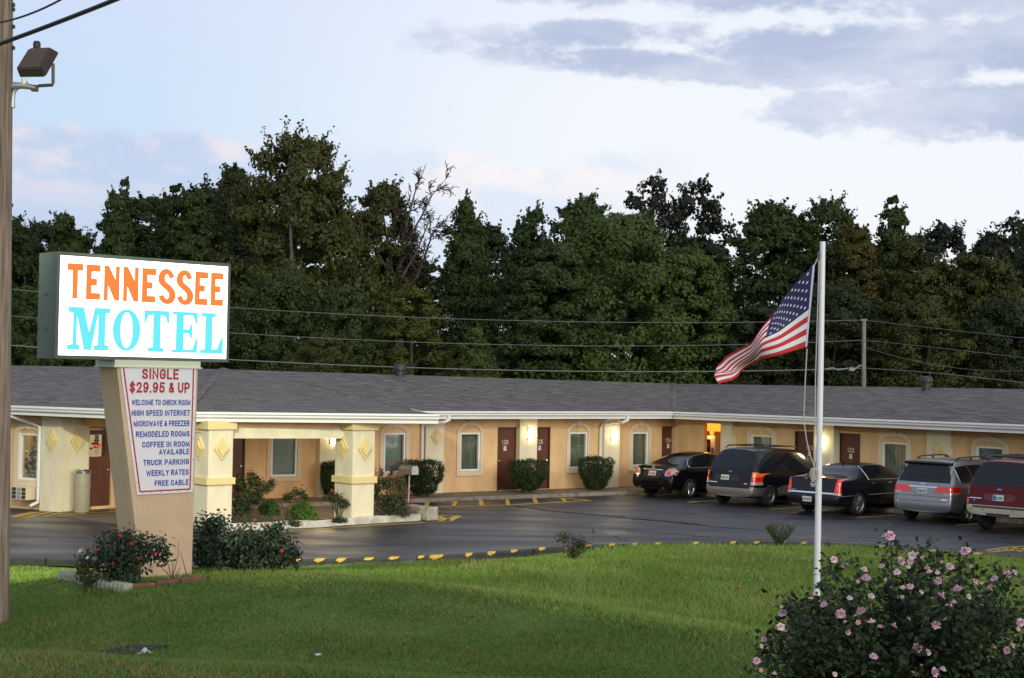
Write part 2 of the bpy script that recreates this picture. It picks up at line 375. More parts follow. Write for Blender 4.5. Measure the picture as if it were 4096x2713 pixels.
# ------------------------------------------------------------------ land
M_asph = mat('asphalt', (.030, .029, .036), .42, var=.5, vscale=1.1, bump=.35, bscale=90)
def asphalt_nodes():
    nt = M_asph.node_tree; N = nt.nodes; L = nt.links; p = N['Principled BSDF']
    t = N.new('ShaderNodeTexCoord')
    # long sealed cracks: ridges of a stretched noise
    mp = N.new('ShaderNodeMapping'); L.new(t.outputs['Object'], mp.inputs[0]); mp.inputs['Rotation'].default_value = (0, 0, R(-28)); mp.inputs['Scale'].default_value = (.10, .34, 1)
    n = N.new('ShaderNodeTexNoise'); L.new(mp.outputs[0], n.inputs['Vector']); n.inputs['Scale'].default_value = 1.6; n.inputs['Detail'].default_value = 5; n.inputs['Roughness'].default_value = .55
    a = N.new('ShaderNodeMath'); a.operation = 'SUBTRACT'; L.new(n.outputs[0], a.inputs[0]); a.inputs[1].default_value = .5
    b = N.new('ShaderNodeMath'); b.operation = 'ABSOLUTE'; L.new(a.outputs[0], b.inputs[0])
    c = N.new('ShaderNodeMapRange'); L.new(b.outputs[0], c.inputs[0]); c.inputs[1].default_value = .0008; c.inputs[2].default_value = .006
    old = p.inputs['Base Color'].links[0].from_socket
    mx = N.new('ShaderNodeMix'); mx.data_type = 'RGBA'; L.new(c.outputs[0], mx.inputs[0]); mx.inputs[6].default_value = (.006, .006, .008, 1); L.new(old, mx.inputs[7])
    L.new(mx.outputs[2], p.inputs['Base Color'])
    p.inputs['Specular IOR Level'].default_value = .36
    n2 = N.new('ShaderNodeTexNoise'); mp2 = N.new('ShaderNodeMapping'); L.new(t.outputs['Object'], mp2.inputs[0]); mp2.inputs['Rotation'].default_value = (0, 0, R(-20)); mp2.inputs['Scale'].default_value = (.16, .7, 1)
    L.new(mp2.outputs[0], n2.inputs['Vector']); n2.inputs['Scale'].default_value = 1.3; n2.inputs['Detail'].default_value = 7
    r = N.new('ShaderNodeMapRange'); L.new(n2.outputs[0], r.inputs[0]); r.inputs[1].default_value = .35; r.inputs[2].default_value = .68; r.inputs[3].default_value = .30; r.inputs[4].default_value = .60
    L.new(r.outputs[0], p.inputs['Roughness'])
asphalt_nodes()
M_grass = mat('lawn_soil', (.062, .135, .020), .9, var=.3, vscale=.9, bump=.8, bscale=40, col2=(.105, .175, .036), spec=.08)
M_grass2 = mat('lush_lit_soil', (.105, .20, .026), .9, var=.3, vscale=.9, bump=.8, bscale=40, col2=(.15, .235, .042), spec=.08)  # brighter ground under the longer grass, with the far lawn's light in its colour
M_yel = mat('yellow_paint', (.52, .32, .03), .6, var=.25, vscale=6)
M_kerb = mat('kerb_black', (.028, .028, .030), .7, var=.4, vscale=5, bump=.4)
M_conc = mat('sidewalk_concrete', (.17, .125, .085), .8, var=.25, vscale=3, bump=.3)
M_kconc = mat('kerb_concrete', (.20, .17, .14), .85, var=.35, vscale=5, bump=.4)

# height of the lawn from levelled points (x, y, z)
def lv(x, y, d): p = at_d(*dd(x, y), d); return (p.x, p.y, p.z)
LEV = [lv(0, 1518, 10), lv(350, 1556, 9.7), lv(700, 1600, 9.3), lv(1300, 1568, 13.5), lv(1700, 1568, 14), lv(200, 1522, 17.5),
       lv(5, 1440, 22.0), lv(110, 1450, 20.6), lv(700, 1500, 16.5), lv(700, 1400, 19.5), lv(680, 1335, 22.5), lv(400, 1347, 23.4), lv(146, 1341, 23.5), lv(290, 1357, 22.8), lv(560, 1330, 24.4), lv(150, 1345, 25.2), lv(60, 1330, 28),
       lv(1200, 1385, 20), lv(1200, 1480, 16.5), lv(1700, 1475, 17), lv(1888, 1405, 26), lv(1200, 1378, 23.8), lv(940, 1350, 25.2), lv(1450, 1425, 18.6), lv(1450, 1412, 23), lv(1690, 1462, 21.0), lv(1000, 1360, 21.2), lv(1300, 1340, 27), lv(1300, 1300, 31), lv(900, 1310, 28.5),
       lv(1800, 1330, 29), lv(2300, 1330, 29), lv(2100, 1480, 21), (0, -6, 2.35), (-6, -2, 2.35), (7, -2, 2.3), (0, 3, 2.3), (-5, 4, 2.25), (6, 4, 2.1), (1.5, 9, 1.95), (3.6, 11, 1.30), (6, 12, 1.2), (9, 18, .75),
       (-12, 10, 1.8), (-14, 18, .6), (-20, 22, .3), (-14, 28, .1), (16, 16, 1.1), (24, 22, .7), (30, 28, .3), (-30, 10, 1.9), (-30, 25, .5), (30, 8, 1.8), (-25, -6, 2.3), (25, -6, 2.3)]
KPX = [(60, 1288), (440, 1299), (680, 1293), (900, 1290), (1130, 1278), (1300, 1262), (1500, 1256), (1700, 1252), (1888, 1254), (2000, 1258), (2160, 1272), (2368, 1286)]
KPT = [at_z(*dd(*q), .13) for q in KPX]
KX = [-45, -20] + [p.x for p in KPT] + [22, 40]; KY = [KPT[0].y - .3, KPT[0].y] + [p.y for p in KPT] + [KPT[-1].y - 5, KPT[-1].y - 16]
def smooth_kerb():
    xs = np.linspace(-45, 40, 700); ys = np.interp(xs, KX, KY); k = np.hanning(31); k /= k.sum()
    return xs, np.convolve(np.pad(ys, 15, mode='edge'), k, 'valid')
SKX, SKY = smooth_kerb()
def kerb_y(x): return np.interp(x, SKX, SKY)
_P = np.array(LEV + [(x, float(kerb_y(x)), -.06 if x < 1 else .01) for x in np.linspace(-28, 30, 22)])
def _phi(r2): return .5 * r2 * np.log(r2 + 1e-9)
def _tps(P, lam=.02):
    n = len(P); d2 = ((P[:, None, :2] - P[None, :, :2]) ** 2).sum(-1); K = _phi(d2) + lam * np.eye(n)
    A = np.zeros((n + 3, n + 3)); A[:n, :n] = K; A[:n, n] = 1; A[:n, n + 1:] = P[:, :2]; A[n, :n] = 1; A[n + 1:, :n] = P[:, :2].T
    return np.linalg.solve(A, np.concatenate([P[:, 2], np.zeros(3)]))
_W = _tps(_P)
def gz(x, y):
    x = np.atleast_1d(np.asarray(x, float)); y = np.atleast_1d(np.asarray(y, float)); n = len(_P)
    d2 = (x[:, None] - _P[None, :, 0]) ** 2 + (y[:, None] - _P[None, :, 1]) ** 2
    z = _phi(d2) @ _W[:n] + _W[n] + x * _W[n + 1] + y * _W[n + 2]
    return z
def g1(x, y): return float(gz(x, y)[0])
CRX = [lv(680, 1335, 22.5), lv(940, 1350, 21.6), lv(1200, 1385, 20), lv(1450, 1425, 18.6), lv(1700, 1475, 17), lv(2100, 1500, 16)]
def lush_lit(x, y):
    # longer grass beyond the brow, painted paler to carry the far lawn's light
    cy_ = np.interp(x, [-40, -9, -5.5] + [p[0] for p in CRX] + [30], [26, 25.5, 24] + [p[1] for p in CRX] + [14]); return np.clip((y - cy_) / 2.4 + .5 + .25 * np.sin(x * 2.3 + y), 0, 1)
def lawn():
    xs = np.concatenate([np.linspace(-45, -12, 34), np.linspace(-11.8, 16, 200), np.linspace(16.5, 40, 30)]); nr = 190
    v = np.linspace(0, 1, nr); V = []
    for x in xs:
        ky = kerb_y(x) - .02; ys = -12 + (ky + 12) * v ** .8
        V.append(np.stack([np.full(nr, x), ys, np.zeros(nr)], 1))
    V = np.concatenate(V)
    for i in range(0, len(V), 8000): V[i:i + 8000, 2] = gz(V[i:i + 8000, 0], V[i:i + 8000, 1])
    rng = np.random.default_rng(3)
    V[:, 2] += rng.normal(0, .006, len(V)) + .02 * np.sin(V[:, 0] * 2.1) * np.sin(V[:, 1] * 1.7 + V[:, 0])
    n = len(xs); i, j = np.meshgrid(np.arange(n - 1), np.arange(nr - 1), indexing='ij'); a = (i * nr + j).ravel()
    Fq = np.stack([a, a + nr, a + nr + 1, a + 1], 1)
    fc = V[Fq].mean(1); tag(rawmesh('lawn', V, Fq, [M_grass, M_grass2], mi=(lush_lit(fc[:, 0], fc[:, 1]) > rng.random(len(fc))).astype(np.int32), smooth=True), kind='structure')
lawn()
def far_ground():
    mb = MB(); mb.box((0, 200, -.56), (2400, 2400, 1)); tag(mb.build('far_ground', mat('far_soil', (.03, .04, .015), .95, var=.4, vscale=.3)), kind='structure')
far_ground()
def parking_lot():
    mb = MB(); n = 90; xs = np.linspace(-45, 40, n)
    lo = [mb.v.append(Vector((x, float(kerb_y(x)) + .03, 0))) for x in xs]; [mb.v.append(Vector((x, 75 if x < 12 else 62, 0))) for x in xs]
    for i in range(n - 1): mb.f.append([i, i + 1, n + i + 1, n + i]); mb.m.append(0)
    tag(mb.build('parking_lot', M_asph, origin=(0, 0, 0)), kind='structure')
parking_lot()

def kerb():
    # precast sections with a notch near the big rose bushes
    mb = MB(); gapx = at_z(*dd(945, 1290), .13).x
    prof = [(-.09, -.02), (-.08, .10), (-.05, .13), (.05, .13), (.08, .10), (.09, -.02)]
    def run(x0, x1):
        n = max(4, int((x1 - x0) / .35)); xs = np.linspace(x0, x1, n); b = len(mb.v)
        for x in xs:
            y = float(kerb_y(x)); s = (float(kerb_y(x + .05)) - float(kerb_y(x - .05))) / .1; l = math.hypot(1, s); nx, ny = -s / l, 1 / l
            mb.v += [Vector((x + nx * t, y + ny * t, z)) for t, z in prof]
        k = len(prof)
        for i in range(n - 1):
            for j in range(k - 1): mb.f.append([b + i * k + j, b + (i + 1) * k + j, b + (i + 1) * k + j + 1, b + i * k + j + 1]); mb.m.append(0)
        for e in (0, n - 1): mb.f.append([b + e * k + j for j in range(k)]); mb.m.append(0)
    cuts = [-12.5, -9.2, -6.4] + [gapx - .18]
    x = cuts[0]
    for a, c in zip(cuts[:-1], cuts[1:]): run(a + .012, c - .012)
    x = gapx + .16
    while x < 24: run(x + .012, min(x + 2.4, 24) - .012); x += 2.4
    k = tag(mb.build('kerb', M_kerb), kind='structure')
    # paint marks wrapped over the top edge
    yb = MB(); rnd = random.Random(4)
    marks = [(680, .28), (735, .3), (785, .28), (848, .28), (905, .3), (968, .22), (1003, .5), (1078, .26), (1130, .3), (1182, .26), (1247, .26), (1355, .26), (1410, .26), (1463, .24), (1516, .24), (1605, .24), (1690, .24),
             (1745, .24), (1806, .24), (1855, .2), (2035, .25), (2072, .12), (2160, .3), (2258, .3)]
    for px, w in marks:
        p = at_z(*dd(px, float(np.interp(px, [q[0] for q in KPX], [q[1] for q in KPX]))), .13); x0 = p.x - w * (.31 if px < 950 else .27); x1 = p.x + w * (.31 if px < 950 else .27)
        def cp(x, t, z):
            y = float(kerb_y(x)); s = (float(kerb_y(x + .05)) - float(kerb_y(x - .05))) / .1; l = math.hypot(1, s); return Vector((x - s / l * t, y + 1 / l * t, z))
        dr = rnd.uniform(.03, .075) if rnd.random() < .55 else .012
        pr = [(-.088, .10 - dr), (-.083, .103), (-.052, .135), (.052, .135), (.083, .103)]
        for i in range(4):
            t0, z0 = pr[i]; t1, z1 = pr[i + 1]; sk = .04
            if i == 0: yb.quad(cp(x0 + w * .3, t0, z0), cp(x1 - w * .35, t0, z0), cp(x1, t1, z1), cp(x0, t1, z1))
            else: yb.quad(cp(x0 + sk * (i - 1), t0, z0), cp(x1 + sk * (i - 1), t0, z0), cp(x1 + sk * i, t1, z1), cp(x0 + sk * i, t1, z1))
    yb.build('kerb_paint', M_yel, k)
kerb()

def far_wood():
    # trees across the road, behind the viewpoint: seen only as the dark mass mirrored in paint and glass
    rng = np.random.default_rng(5); n = 9000; x = rng.uniform(-95, 95, n); y = -62 - rng.random(n) * 10; h = 5.5 + 1.5 * np.sin(x * .21) + 1 * np.sin(x * .57 + 1); z = rng.random(n) * h
    V, Fq = leaf_cloud(rng, np.stack([x, y, z], 1), np.tile([0, 1., .2], (n, 1)), 1.6, .8); tag(rawmesh('far_wood', V, Fq, LG), kind='stuff')
# ------------------------------------------------------------------ the motel
M_peach = mat('peach_stucco', (.70, .465, .24), .85, var=.15, vscale=1.8, bump=.25, bscale=120, stretch=(1, 1, .45))
M_cream = mat('cream_stucco', (.73, .66, .49), .85, var=.11, vscale=2.2, bump=.25, bscale=120, stretch=(1, 1, .4))
M_trim = mat('window_trim', (.68, .56, .41), .85, var=.05, vscale=2, bump=.2, bscale=120)
M_band = mat('yellow_stucco', (.72, .58, .28), .85, var=.06, vscale=2, bump=.2, bscale=120)
M_white = mat('white_metal', (.74, .74, .75), .4, var=.06, vscale=1.2, stretch=(.3, .3, 6))
M_vinyl = mat('white_vinyl', (.80, .80, .82), .35)
M_door = mat('brown_door', (.105, .032, .016), .42, var=.25, vscale=1.2, stretch=(2, 2, .5))
M_dark = mat('dark_gap', (.012, .010, .010), .8)
M_soffit = mat('soffit', (.55, .42, .25), .8, var=.08)
M_glass = glassmat('window_glass')
M_curt = mat('olive_curtain', (.38, .37, .26), .9, var=.15, vscale=3, stretch=(1, 1, .2))
M_chrome = mat('chrome', (.8, .8, .82), .15, 1)
M_lamp = emat('lamp_glow', (1, .84, .46), 26)
M_plate = mat('sign_white', (.75, .73, .72), .5)
M_red = mat('sign_red', (.55, .03, .04), .5)
M_digit = mat('pale_digits', (.62, .55, .42), .4)
def roofmat():
    m = mat('shingles', (.10, .09, .09), .85); nt = m.node_tree; N = nt.nodes; L = nt.links; p = N['Principled BSDF']
    uv = N.new('ShaderNodeUVMap'); b = N.new('ShaderNodeTexBrick'); L.new(uv.outputs[0], b.inputs['Vector'])
    b.inputs['Scale'].default_value = 1; b.inputs['Brick Width'].default_value = .42; b.inputs['Row Height'].default_value = .135; b.inputs['Mortar Size'].default_value = .012; b.inputs['Bias'].default_value = -.1
    b.inputs['Color1'].default_value = (.080, .069, .066, 1); b.inputs['Color2'].default_value = (.155, .135, .124, 1); b.inputs['Mortar'].default_value = (.035, .032, .035, 1); b.offset = .37
    n = N.new('ShaderNodeTexNoise'); mp = N.new('ShaderNodeMapping'); L.new(uv.outputs[0], mp.inputs[0]); mp.inputs['Scale'].default_value = (.9, 3.2, 1); L.new(mp.outputs[0], n.inputs['Vector']); n.inputs['Scale'].default_value = 1.7; n.inputs['Detail'].default_value = 8; n.inputs['Roughness'].default_value = .68
    rp = N.new('ShaderNodeMapRange'); L.new(n.outputs[0], rp.inputs[0]); rp.inputs[1].default_value = .28; rp.inputs[2].default_value = .72; rp.inputs[3].default_value = .42; rp.inputs[4].default_value = 1.45
    mx = N.new('ShaderNodeMix'); mx.data_type = 'RGBA'; mx.blend_type = 'MULTIPLY'; mx.inputs[0].default_value = 1; L.new(b.outputs[0], mx.inputs[6]); L.new(rp.outputs[0], mx.inputs[7]); L.new(mx.outputs[2], p.inputs['Base Color'])
    bp = N.new('ShaderNodeBump'); bp.inputs['Strength'].default_value = .6; bp.inputs['Distance'].default_value = .01; L.new(b.outputs[1], bp.inputs['Height']); bp.invert = True; L.new(bp.outputs[0], p.inputs['Normal'])
    return m
M_roof = roofmat()

ZE = 2.53                                                # underside of the fascia
WC = Wall(1.33, 51.32, 1, .68)                           # long middle wall
EC = WC.off(1.15)                                        # its eave
_a, _b, _c = at_z(*r5(690, 205), ZE), at_z(*r6(1200, 310), ZE), at_z(*r6(2352, 352), ZE)
ED = Wall(_a.x, _a.y, _c.x - _a.x, _c.y - _a.y)          # eave of the right wing
WD = ED.off(-1.15)
ZB = 2.63
EB = Wall(-8.2, 38.0, 6.25, 1.75)                        # eave of the entrance canopy
EA = Wall(-8.2, 38.0, .857, -.514)                       # eave of the office wing (runs to the left with negative s)
WA = Wall(-12.26, 41.42, .857, -.514)
WG = Wall(-12.26, 41.42, .62, .78)
motel = thing('motel_building', (0, 52, 0), 'long single storey peach stucco motel with grey shingle roof and brown doors', 'motel')

def openings_wall(name, W, s0, s1, z0, z1, ops, material, thick=.2):
    """wall with real openings: ops = (a0, a1, b0, b1)"""
    S = sorted({s0, s1, *[o[0] for o in ops], *[o[1] for o in ops]}); S = [s for s in S if s0 <= s <= s1]
    Zs = sorted({z0, z1, *[o[2] for o in ops], *[o[3] for o in ops]}); mb = MB(); M = W.mat()
    for a, b in zip(S[:-1], S[1:]):
        run = None
        for c, d in zip(Zs[:-1], Zs[1:]):
            if not any(o[0] - 1e-4 <= a and b <= o[1] + 1e-4 and o[2] - 1e-4 <= c and d <= o[3] + 1e-4 for o in ops):
                mb.add([(a, 0, c), (b, 0, c), (b, 0, d), (a, 0, d)], [(0, 1, 2, 3)], 0, M)
    for a, b, c, d in ops:
        q = [(a, c), (b, c), (b, d), (a, d)]
        for i in range(4):
            (p, r), (s, t) = q[i], q[(i + 1) % 4]; mb.add([(p, 0, r), (s, 0, t), (s, -thick, t), (p, -thick, r)], [(0, 1, 2, 3)], 0, M)
    # back and ends give it thickness
    mb.add([(s0, -.25, z0), (s0, -.25, z1), (s0, 0, z1), (s0, 0, z0)], [(0, 1, 2, 3)], 0, M); mb.add([(s1, -.25, z0), (s1, -.25, z1), (s1, 0, z1), (s1, 0, z0)], [(0, 1, 2, 3)], 0, M)
    return mb.build(name, material, motel)
def rect(a0, a1, b0, b1): return [(a0, b0), (a1, b0), (a1, b1), (a0, b1)]
def arch_surround(mb, M, a0, a1, b0, zs, z1, w, t=.05):
    """outer edges a0..a1, sill at b0, spring zs, crown z1; band width w"""
    ac = (a0 + a1) / 2; hw = (a1 - a0) / 2; n = 16
    out = [(a0, b0), (a1, b0), (a1, zs)] + [(ac + hw * math.cos(k * math.pi / n), zs + (z1 - zs) * math.sin(k * math.pi / n)) for k in range(1, n)] + [(a0, zs)]
    inn = [(a0 + w, b0 + w * 1.05), (a1 - w, b0 + w * 1.05), (a1 - w, zs)] + [(ac + (hw - w) * math.cos(k * math.pi / n), zs + (z1 - zs - w) * math.sin(k * math.pi / n)) for k in range(1, n)] + [(a0 + w, zs)]
    mb.ring(out, inn, 0, t, M)
    mb.prism([(ac - .055, z1 - w - .03), (ac + .055, z1 - w - .03), (ac + .085, z1 + .035), (ac - .085, z1 + .035)], .0, t + .035, M)
def window(W, a0, a1, b0, b1, sur=None, flat=False, curtain=True, blind=False, label=None):
    """sur = outer (a0, a1, sill, crown)"""
    M = W.mat(); mb = MB(); fw = .055
    mb.ring(rect(a0, a1, b0, b1), rect(a0 + fw, a1 - fw, b0 + fw, b1 - fw), -.10, .012, M)
    fr = mb.build('window', M_vinyl, motel)
    if label: fr['label'] = label
    g = MB(); g.prism(rect(a0 + fw - .004, a1 - fw + .004, b0 + fw - .004, b1 - fw + .004), -.062, -.056, M); g.build('pane', M_glass, fr)
    if sur:
        s = MB(); w = (sur[1] - sur[0] - (a1 - a0)) / 2 - .004
        if flat: s.ring(rect(*sur), rect(a0 - .004, a1 + .004, b0 - .004, b1 + .004), 0, .045, M)
        else: arch_surround(s, M, sur[0], sur[1], sur[2], b1 + .0, sur[3], w)
        s.build('surround', M_trim, fr)
    if curtain:
        c = MB(); n = 90; vs = []
        for i in range(n + 1):
            a = a0 + (a1 - a0) * i / n; ph = a * 38; d = -.17 + (.042) * math.sin(ph + .8 * math.sin(a * 7)) + .01 * math.sin(ph * 2.3)
            vs += [(a, d, b0), (a, d - .004, b1)]
        c.add(vs, [(2 * i, 2 * i + 2, 2 * i + 3, 2 * i + 1) for i in range(n)], 0, M); o = c.build('curtain', M_curt, fr, smooth='all')
    if blind:
        c = MB(); c.prism(rect(a0, a1, b0, b1), -.20, -.16, M); o = c.build('blind', mat('pale_blind', (.42, .46, .38), .8, var=.12, vscale=2), fr)
    return fr
def knob(parent, W, a, z, t=-.02):
    mb = MB(); p = W.pt(a, z, t); q = W.pt(a, z, t + .07); mb.tube([p, W.pt(a, z, t + .03), W.pt(a, z, t + .031), q], [.033, .033, .02, .03], 12); mb.build('handle', M_chrome, parent, smooth=True)
def door(W, a0, a1, z0, z1, number=None, nx=None, knob_side=-1, t=-.05, frame=True, label=None, numw=.26):
    M = W.mat(); mb = MB(); mb.prism(rect(a0 + .012, a1 - .012, z0 + .02, z1 - .012), t - .045, t, M)
    d = mb.build('door', M_door, motel)
    if label: d['label'] = label
    if frame:
        f = MB(); e = .03
        f.prism(rect(a0 - e, a0 + .008, z0, z1 + e), -.12, .02, M); f.prism(rect(a1 - .008, a1 + e, z0, z1 + e), -.12, .02, M); f.prism(rect(a0 + .008, a1 - .008, z1 - .008, z1 + e), -.12, .018, M)
        f.build('door_frame', M_dark if frame == 'dark' else M_door, d)
    s = MB(); s.prism(rect(a0, a1, z0 - .02, z0 + .02), -.13, .05, M); s.build('threshold', mat('pale_threshold', (.42, .38, .33), .7), d)
    knob(d, W, a0 + .08 if knob_side < 0 else a1 - .08, z0 + .98, t)
    if number:
        nx = (a0 + a1) / 2 if nx is None else nx
        stroke_text('room_number', number, .15, numw, M_digit, W, nx, z0 + 1.60, t + .002, d, weight=.16)
        p = MB(); p.prism(rect(nx - .055, nx + .055, z0 + 1.32, z0 + 1.47), t, t + .004, M); pl = p.build('no_smoking_sign', M_plate, d)
        r = MB(); n = 20; c = [(math.cos(k * 2 * math.pi / n), math.sin(k * 2 * math.pi / n)) for k in range(n)]; zc = z0 + 1.405
        r.ring([(nx + .042 * x, zc + .046 * y) for x, y in c], [(nx + .031 * x, zc + .035 * y) for x, y in c], t + .004, t + .006, M)
        r.prism([(nx - .03, zc + .022), (nx - .022, zc + .03), (nx + .03, zc - .022), (nx + .022, zc - .03)], t + .004, t + .0065, M); r.build('no_smoking_mark', M_red, pl)
    return d
def pilaster(W, a0, a1, z0, z1, t=.10, cap=True, diamond=None, material=None, flip=1):
    M = W.mat(); mb = MB(); mb.prism(rect(a0, a1, z0, z1 - (.09 if cap else 0)), 0, t, M); p = mb.build('pilaster', material or M_cream, motel)
    if cap:
        c = MB(); c.prism(rect(a0 - .07, a1 + .07, z1 - .09, z1), 0, t + .05, M); c.build('capital', M_band, p)
    if diamond: diamond_on(p, W, diamond[0], diamond[1], diamond[2], diamond[3], t)
    return p
def diamond_on(p, W, a, z, hw, hh, t):
    M = W.mat(); mb = MB()
    for k, (s, d) in enumerate(((1, .05), (.66, .095))):
        mb.prism([(a, z - hh * s), (a + hw * s, z), (a, z + hh * s), (a - hw * s, z)], t, t + d, M)
    mb.build('diamond_ornament', M_band, p)
def wall_lamp(W, a, z, t, h=.40, w=.19):
    M = W.mat(); b = MB(); b.prism(rect(a - w * .55, a + w * .35, z - h / 2, z + h / 2), t, t + .035, M); back = b.build('wall_lamp', M_chrome, motel)
    n = 10; mb = MB(); prof = [(z - h / 2 + h * i / n, .34 + .66 * math.sin(math.pi * (i + 1.6) / (n + 3.2))) for i in range(n + 1)]
    vs = []; m = 8
    for zz, k in prof:
        for j in range(m + 1):
            th = math.pi * j / m; vs.append((a + math.cos(th) * w * .5 * k, t + .036 + math.sin(th) * .11 * k, zz))
    fs = [(i * (m + 1) + j, i * (m + 1) + j + 1, (i + 1) * (m + 1) + j + 1, (i + 1) * (m + 1) + j) for i in range(n) for j in range(m)]
    fs += [list(range(m + 1)), [n * (m + 1) + j for j in range(m + 1)]]
    mb.add(vs, fs, 0, M); mb.build('lamp_shade', M_lamp, back, smooth=True)

# --- middle wall -----------------------------------------------------------
def CW(pts): return [WC.px(*r4(*p)) for p in pts]
sW = WC.meet(WD)                                          # corner with the right wing
ops = []; later = []
def span(W, f, x0, x1, y0, y1, t=0):
    """rectangle on wall W from its picture box; returns a0,a1,z0,z1"""
    ym = (y0 + y1) / 2; xm = (x0 + x1) / 2
    a0 = W.px(*f(x0, ym), t)[0]; a1 = W.px(*f(x1, ym), t)[0]
    z1 = W.px(*f(xm, y0), t)[1]; z0 = W.px(*f(xm, y1), t)[1]; return a0, a1, z0, z1
win_c = [(r4, (272, 428, 453, 752), (245, 455, 365, 790), 'window'), (r4, (1128, 1268, 450, 732), (1105, 1290, 370, 768), 'w'), (r4, (1620, 1745, 450, 715), (1595, 1770, 372, 755), 'w'),
         (r3, (1635, 1803, 455, 768), (1605, 1838, 378, 800), 'blind'), (r3, (752, 955, 460, 795), (722, 990, 445, 832), 'flat')]
for f, w, s, k in win_c:
    a0, a1, z0, z1 = span(WC, f, *w); sa0, sa1, sz0, sz1 = span(WC, f, *s)
    m0 = ((sa0 - a0) - (sa1 - a1)) / 2                    # even margins
    sa0, sa1 = a0 + m0, a1 - m0
    ops.append((a0, a1, z0, z1)); later.append(('win', a0, a1, z0, z1, (sa0, sa1, sz0, sz1), k))
ZD1 = 2.19
for f, x0, x1, num, nxp, ks in ((r4, 573, 722, '126', 635, -1), (r4, 868, 972, '125', 906, 1), (r4, 1860, 1972, '124', 1914, 1), (r3, 455, 540, None, 0, 1)):
    ym = 650; a0 = WC.px(*f(x0, ym))[0]; a1 = WC.px(*f(x1, ym))[0]
    ops.append((a0, a1, .12, ZD1)); later.append(('door', a0, a1, num, WC.px(*f(nxp, 500))[0] if num else None, ks))
S0 = WC.meet(WG)
openings_wall('wall', WC, S0, sW, -.05, 2.62, ops, M_peach)
for L_ in later:
    if L_[0] == 'win':
        k = L_[6]
        window(WC, *L_[1:5], sur=L_[5], flat=(k == 'flat'), curtain=k in 'window', blind=k in ('flat', 'blind'))
    else: door(WC, L_[1], L_[2], .12, ZD1, L_[3], L_[4], L_[5])
# pilasters: (x0, x1, thickness, diamond)
def pil(W, f, x0, x1, ym, z0=.0, z1=None, t=.10, dia=None, cap=True, lamp=None, material=None):
    a0 = W.px(*f(x0, ym), t)[0]; a1 = W.px(*f(x1, ym), t)[0]; D = None
    if dia:
        a, z = W.px(*f(*dia[:2]), t); hw = (a1 - a0) * dia[2]; D = (a, z, hw, hw * dia[3])
    p = pilaster(W, a0, a1, z0, z1 or ZE + .07, t, cap, D, material)
    if lamp: a, z = W.px(*f(*lamp), t); wall_lamp(W, a, z, t)
    return p
pil(WC, r4, 5, 148, 650, dia=(88, 485, .30, 1.3), t=.12)
pil(WC, r4, 742, 878, 600, lamp=(825, 465), t=.22)
pil(WC, r4, 1405, 1525, 600, lamp=(1478, 478), t=.22)
pil(WC, r4, 1975, 2040, 600, t=.22)
pil(WC, r3, 1135, 1262, 600, lamp=(1238, 487), t=.30)

# --- right wing -------------------------------------------------------------
sD0 = WD.meet(WC); later = []; ops = []
for f, w, s in ((r5, (1320, 1545, 370, 760), (1278, 1582, 268, 800)), (r6, (872, 1135, 445, 830), (825, 1168, 335, 880)), (r6, (1855, 2145, 490, 900), (1802, 2190, 385, 950))):
    a0, a1, z0, z1 = span(WD, f, *w); sa0, sa1, sz0, sz1 = span(WD, f, *s); m0 = ((sa0 - a0) - (sa1 - a1)) / 2
    z0 = .95 if z0 < .9 else z0
    ops.append((a0, a1, .98, z1)); later.append(('win', a0, a1, .98, z1, (a0 + m0, a1 - m0, .80, sz1), 'w'))
for f, x0, x1, num, nxp, ks in ((r5, 1785, 1985, '123', 1920, 1), (r6, 400, 632, '122', 533, -1)):
    a0 = WD.px(*f(x0, 450))[0]; a1 = WD.px(*f(x1, 450))[0]; ops.append((a0, a1, .12, ZD1 + .04)); later.append(('door', a0, a1, num, WD.px(*f(nxp, 480))[0], ks))
al0, al1 = WD.px(*r5(820, 400))[0], WD.px(*r5(997, 400))[0]; alz = WD.px(*r5(905, 246))[1]
ops.append((al0, al1, .12, alz))
SD1 = 24.0
openings_wall('wall', WD, sD0, SD1, -.05, 2.62, ops, M_peach)
for L_ in later:
    if L_[0] == 'win': window(WD, *L_[1:5], sur=L_[5])
    else: door(WD, L_[1], L_[2], .12, ZD1 + .04, L_[3], L_[4], L_[5])
pil(WD, r5, 1000, 1112, 500, t=.22, cap=False)
pil(WD, r5, 1972, 2180, 500, t=.34, lamp=(2062, 440))
pil(WD, r6, 1335, 1585, 500, t=.12, dia=(1457, 515, .24, 1.12))
for k in range(3):                                        # further bays out of the frame
    a = WD.px(*r6(2190, 500))[0] + 2.2 + 4.1 * k
    pilaster(WD, a, a + .8, 0, ZE + .07, .12)
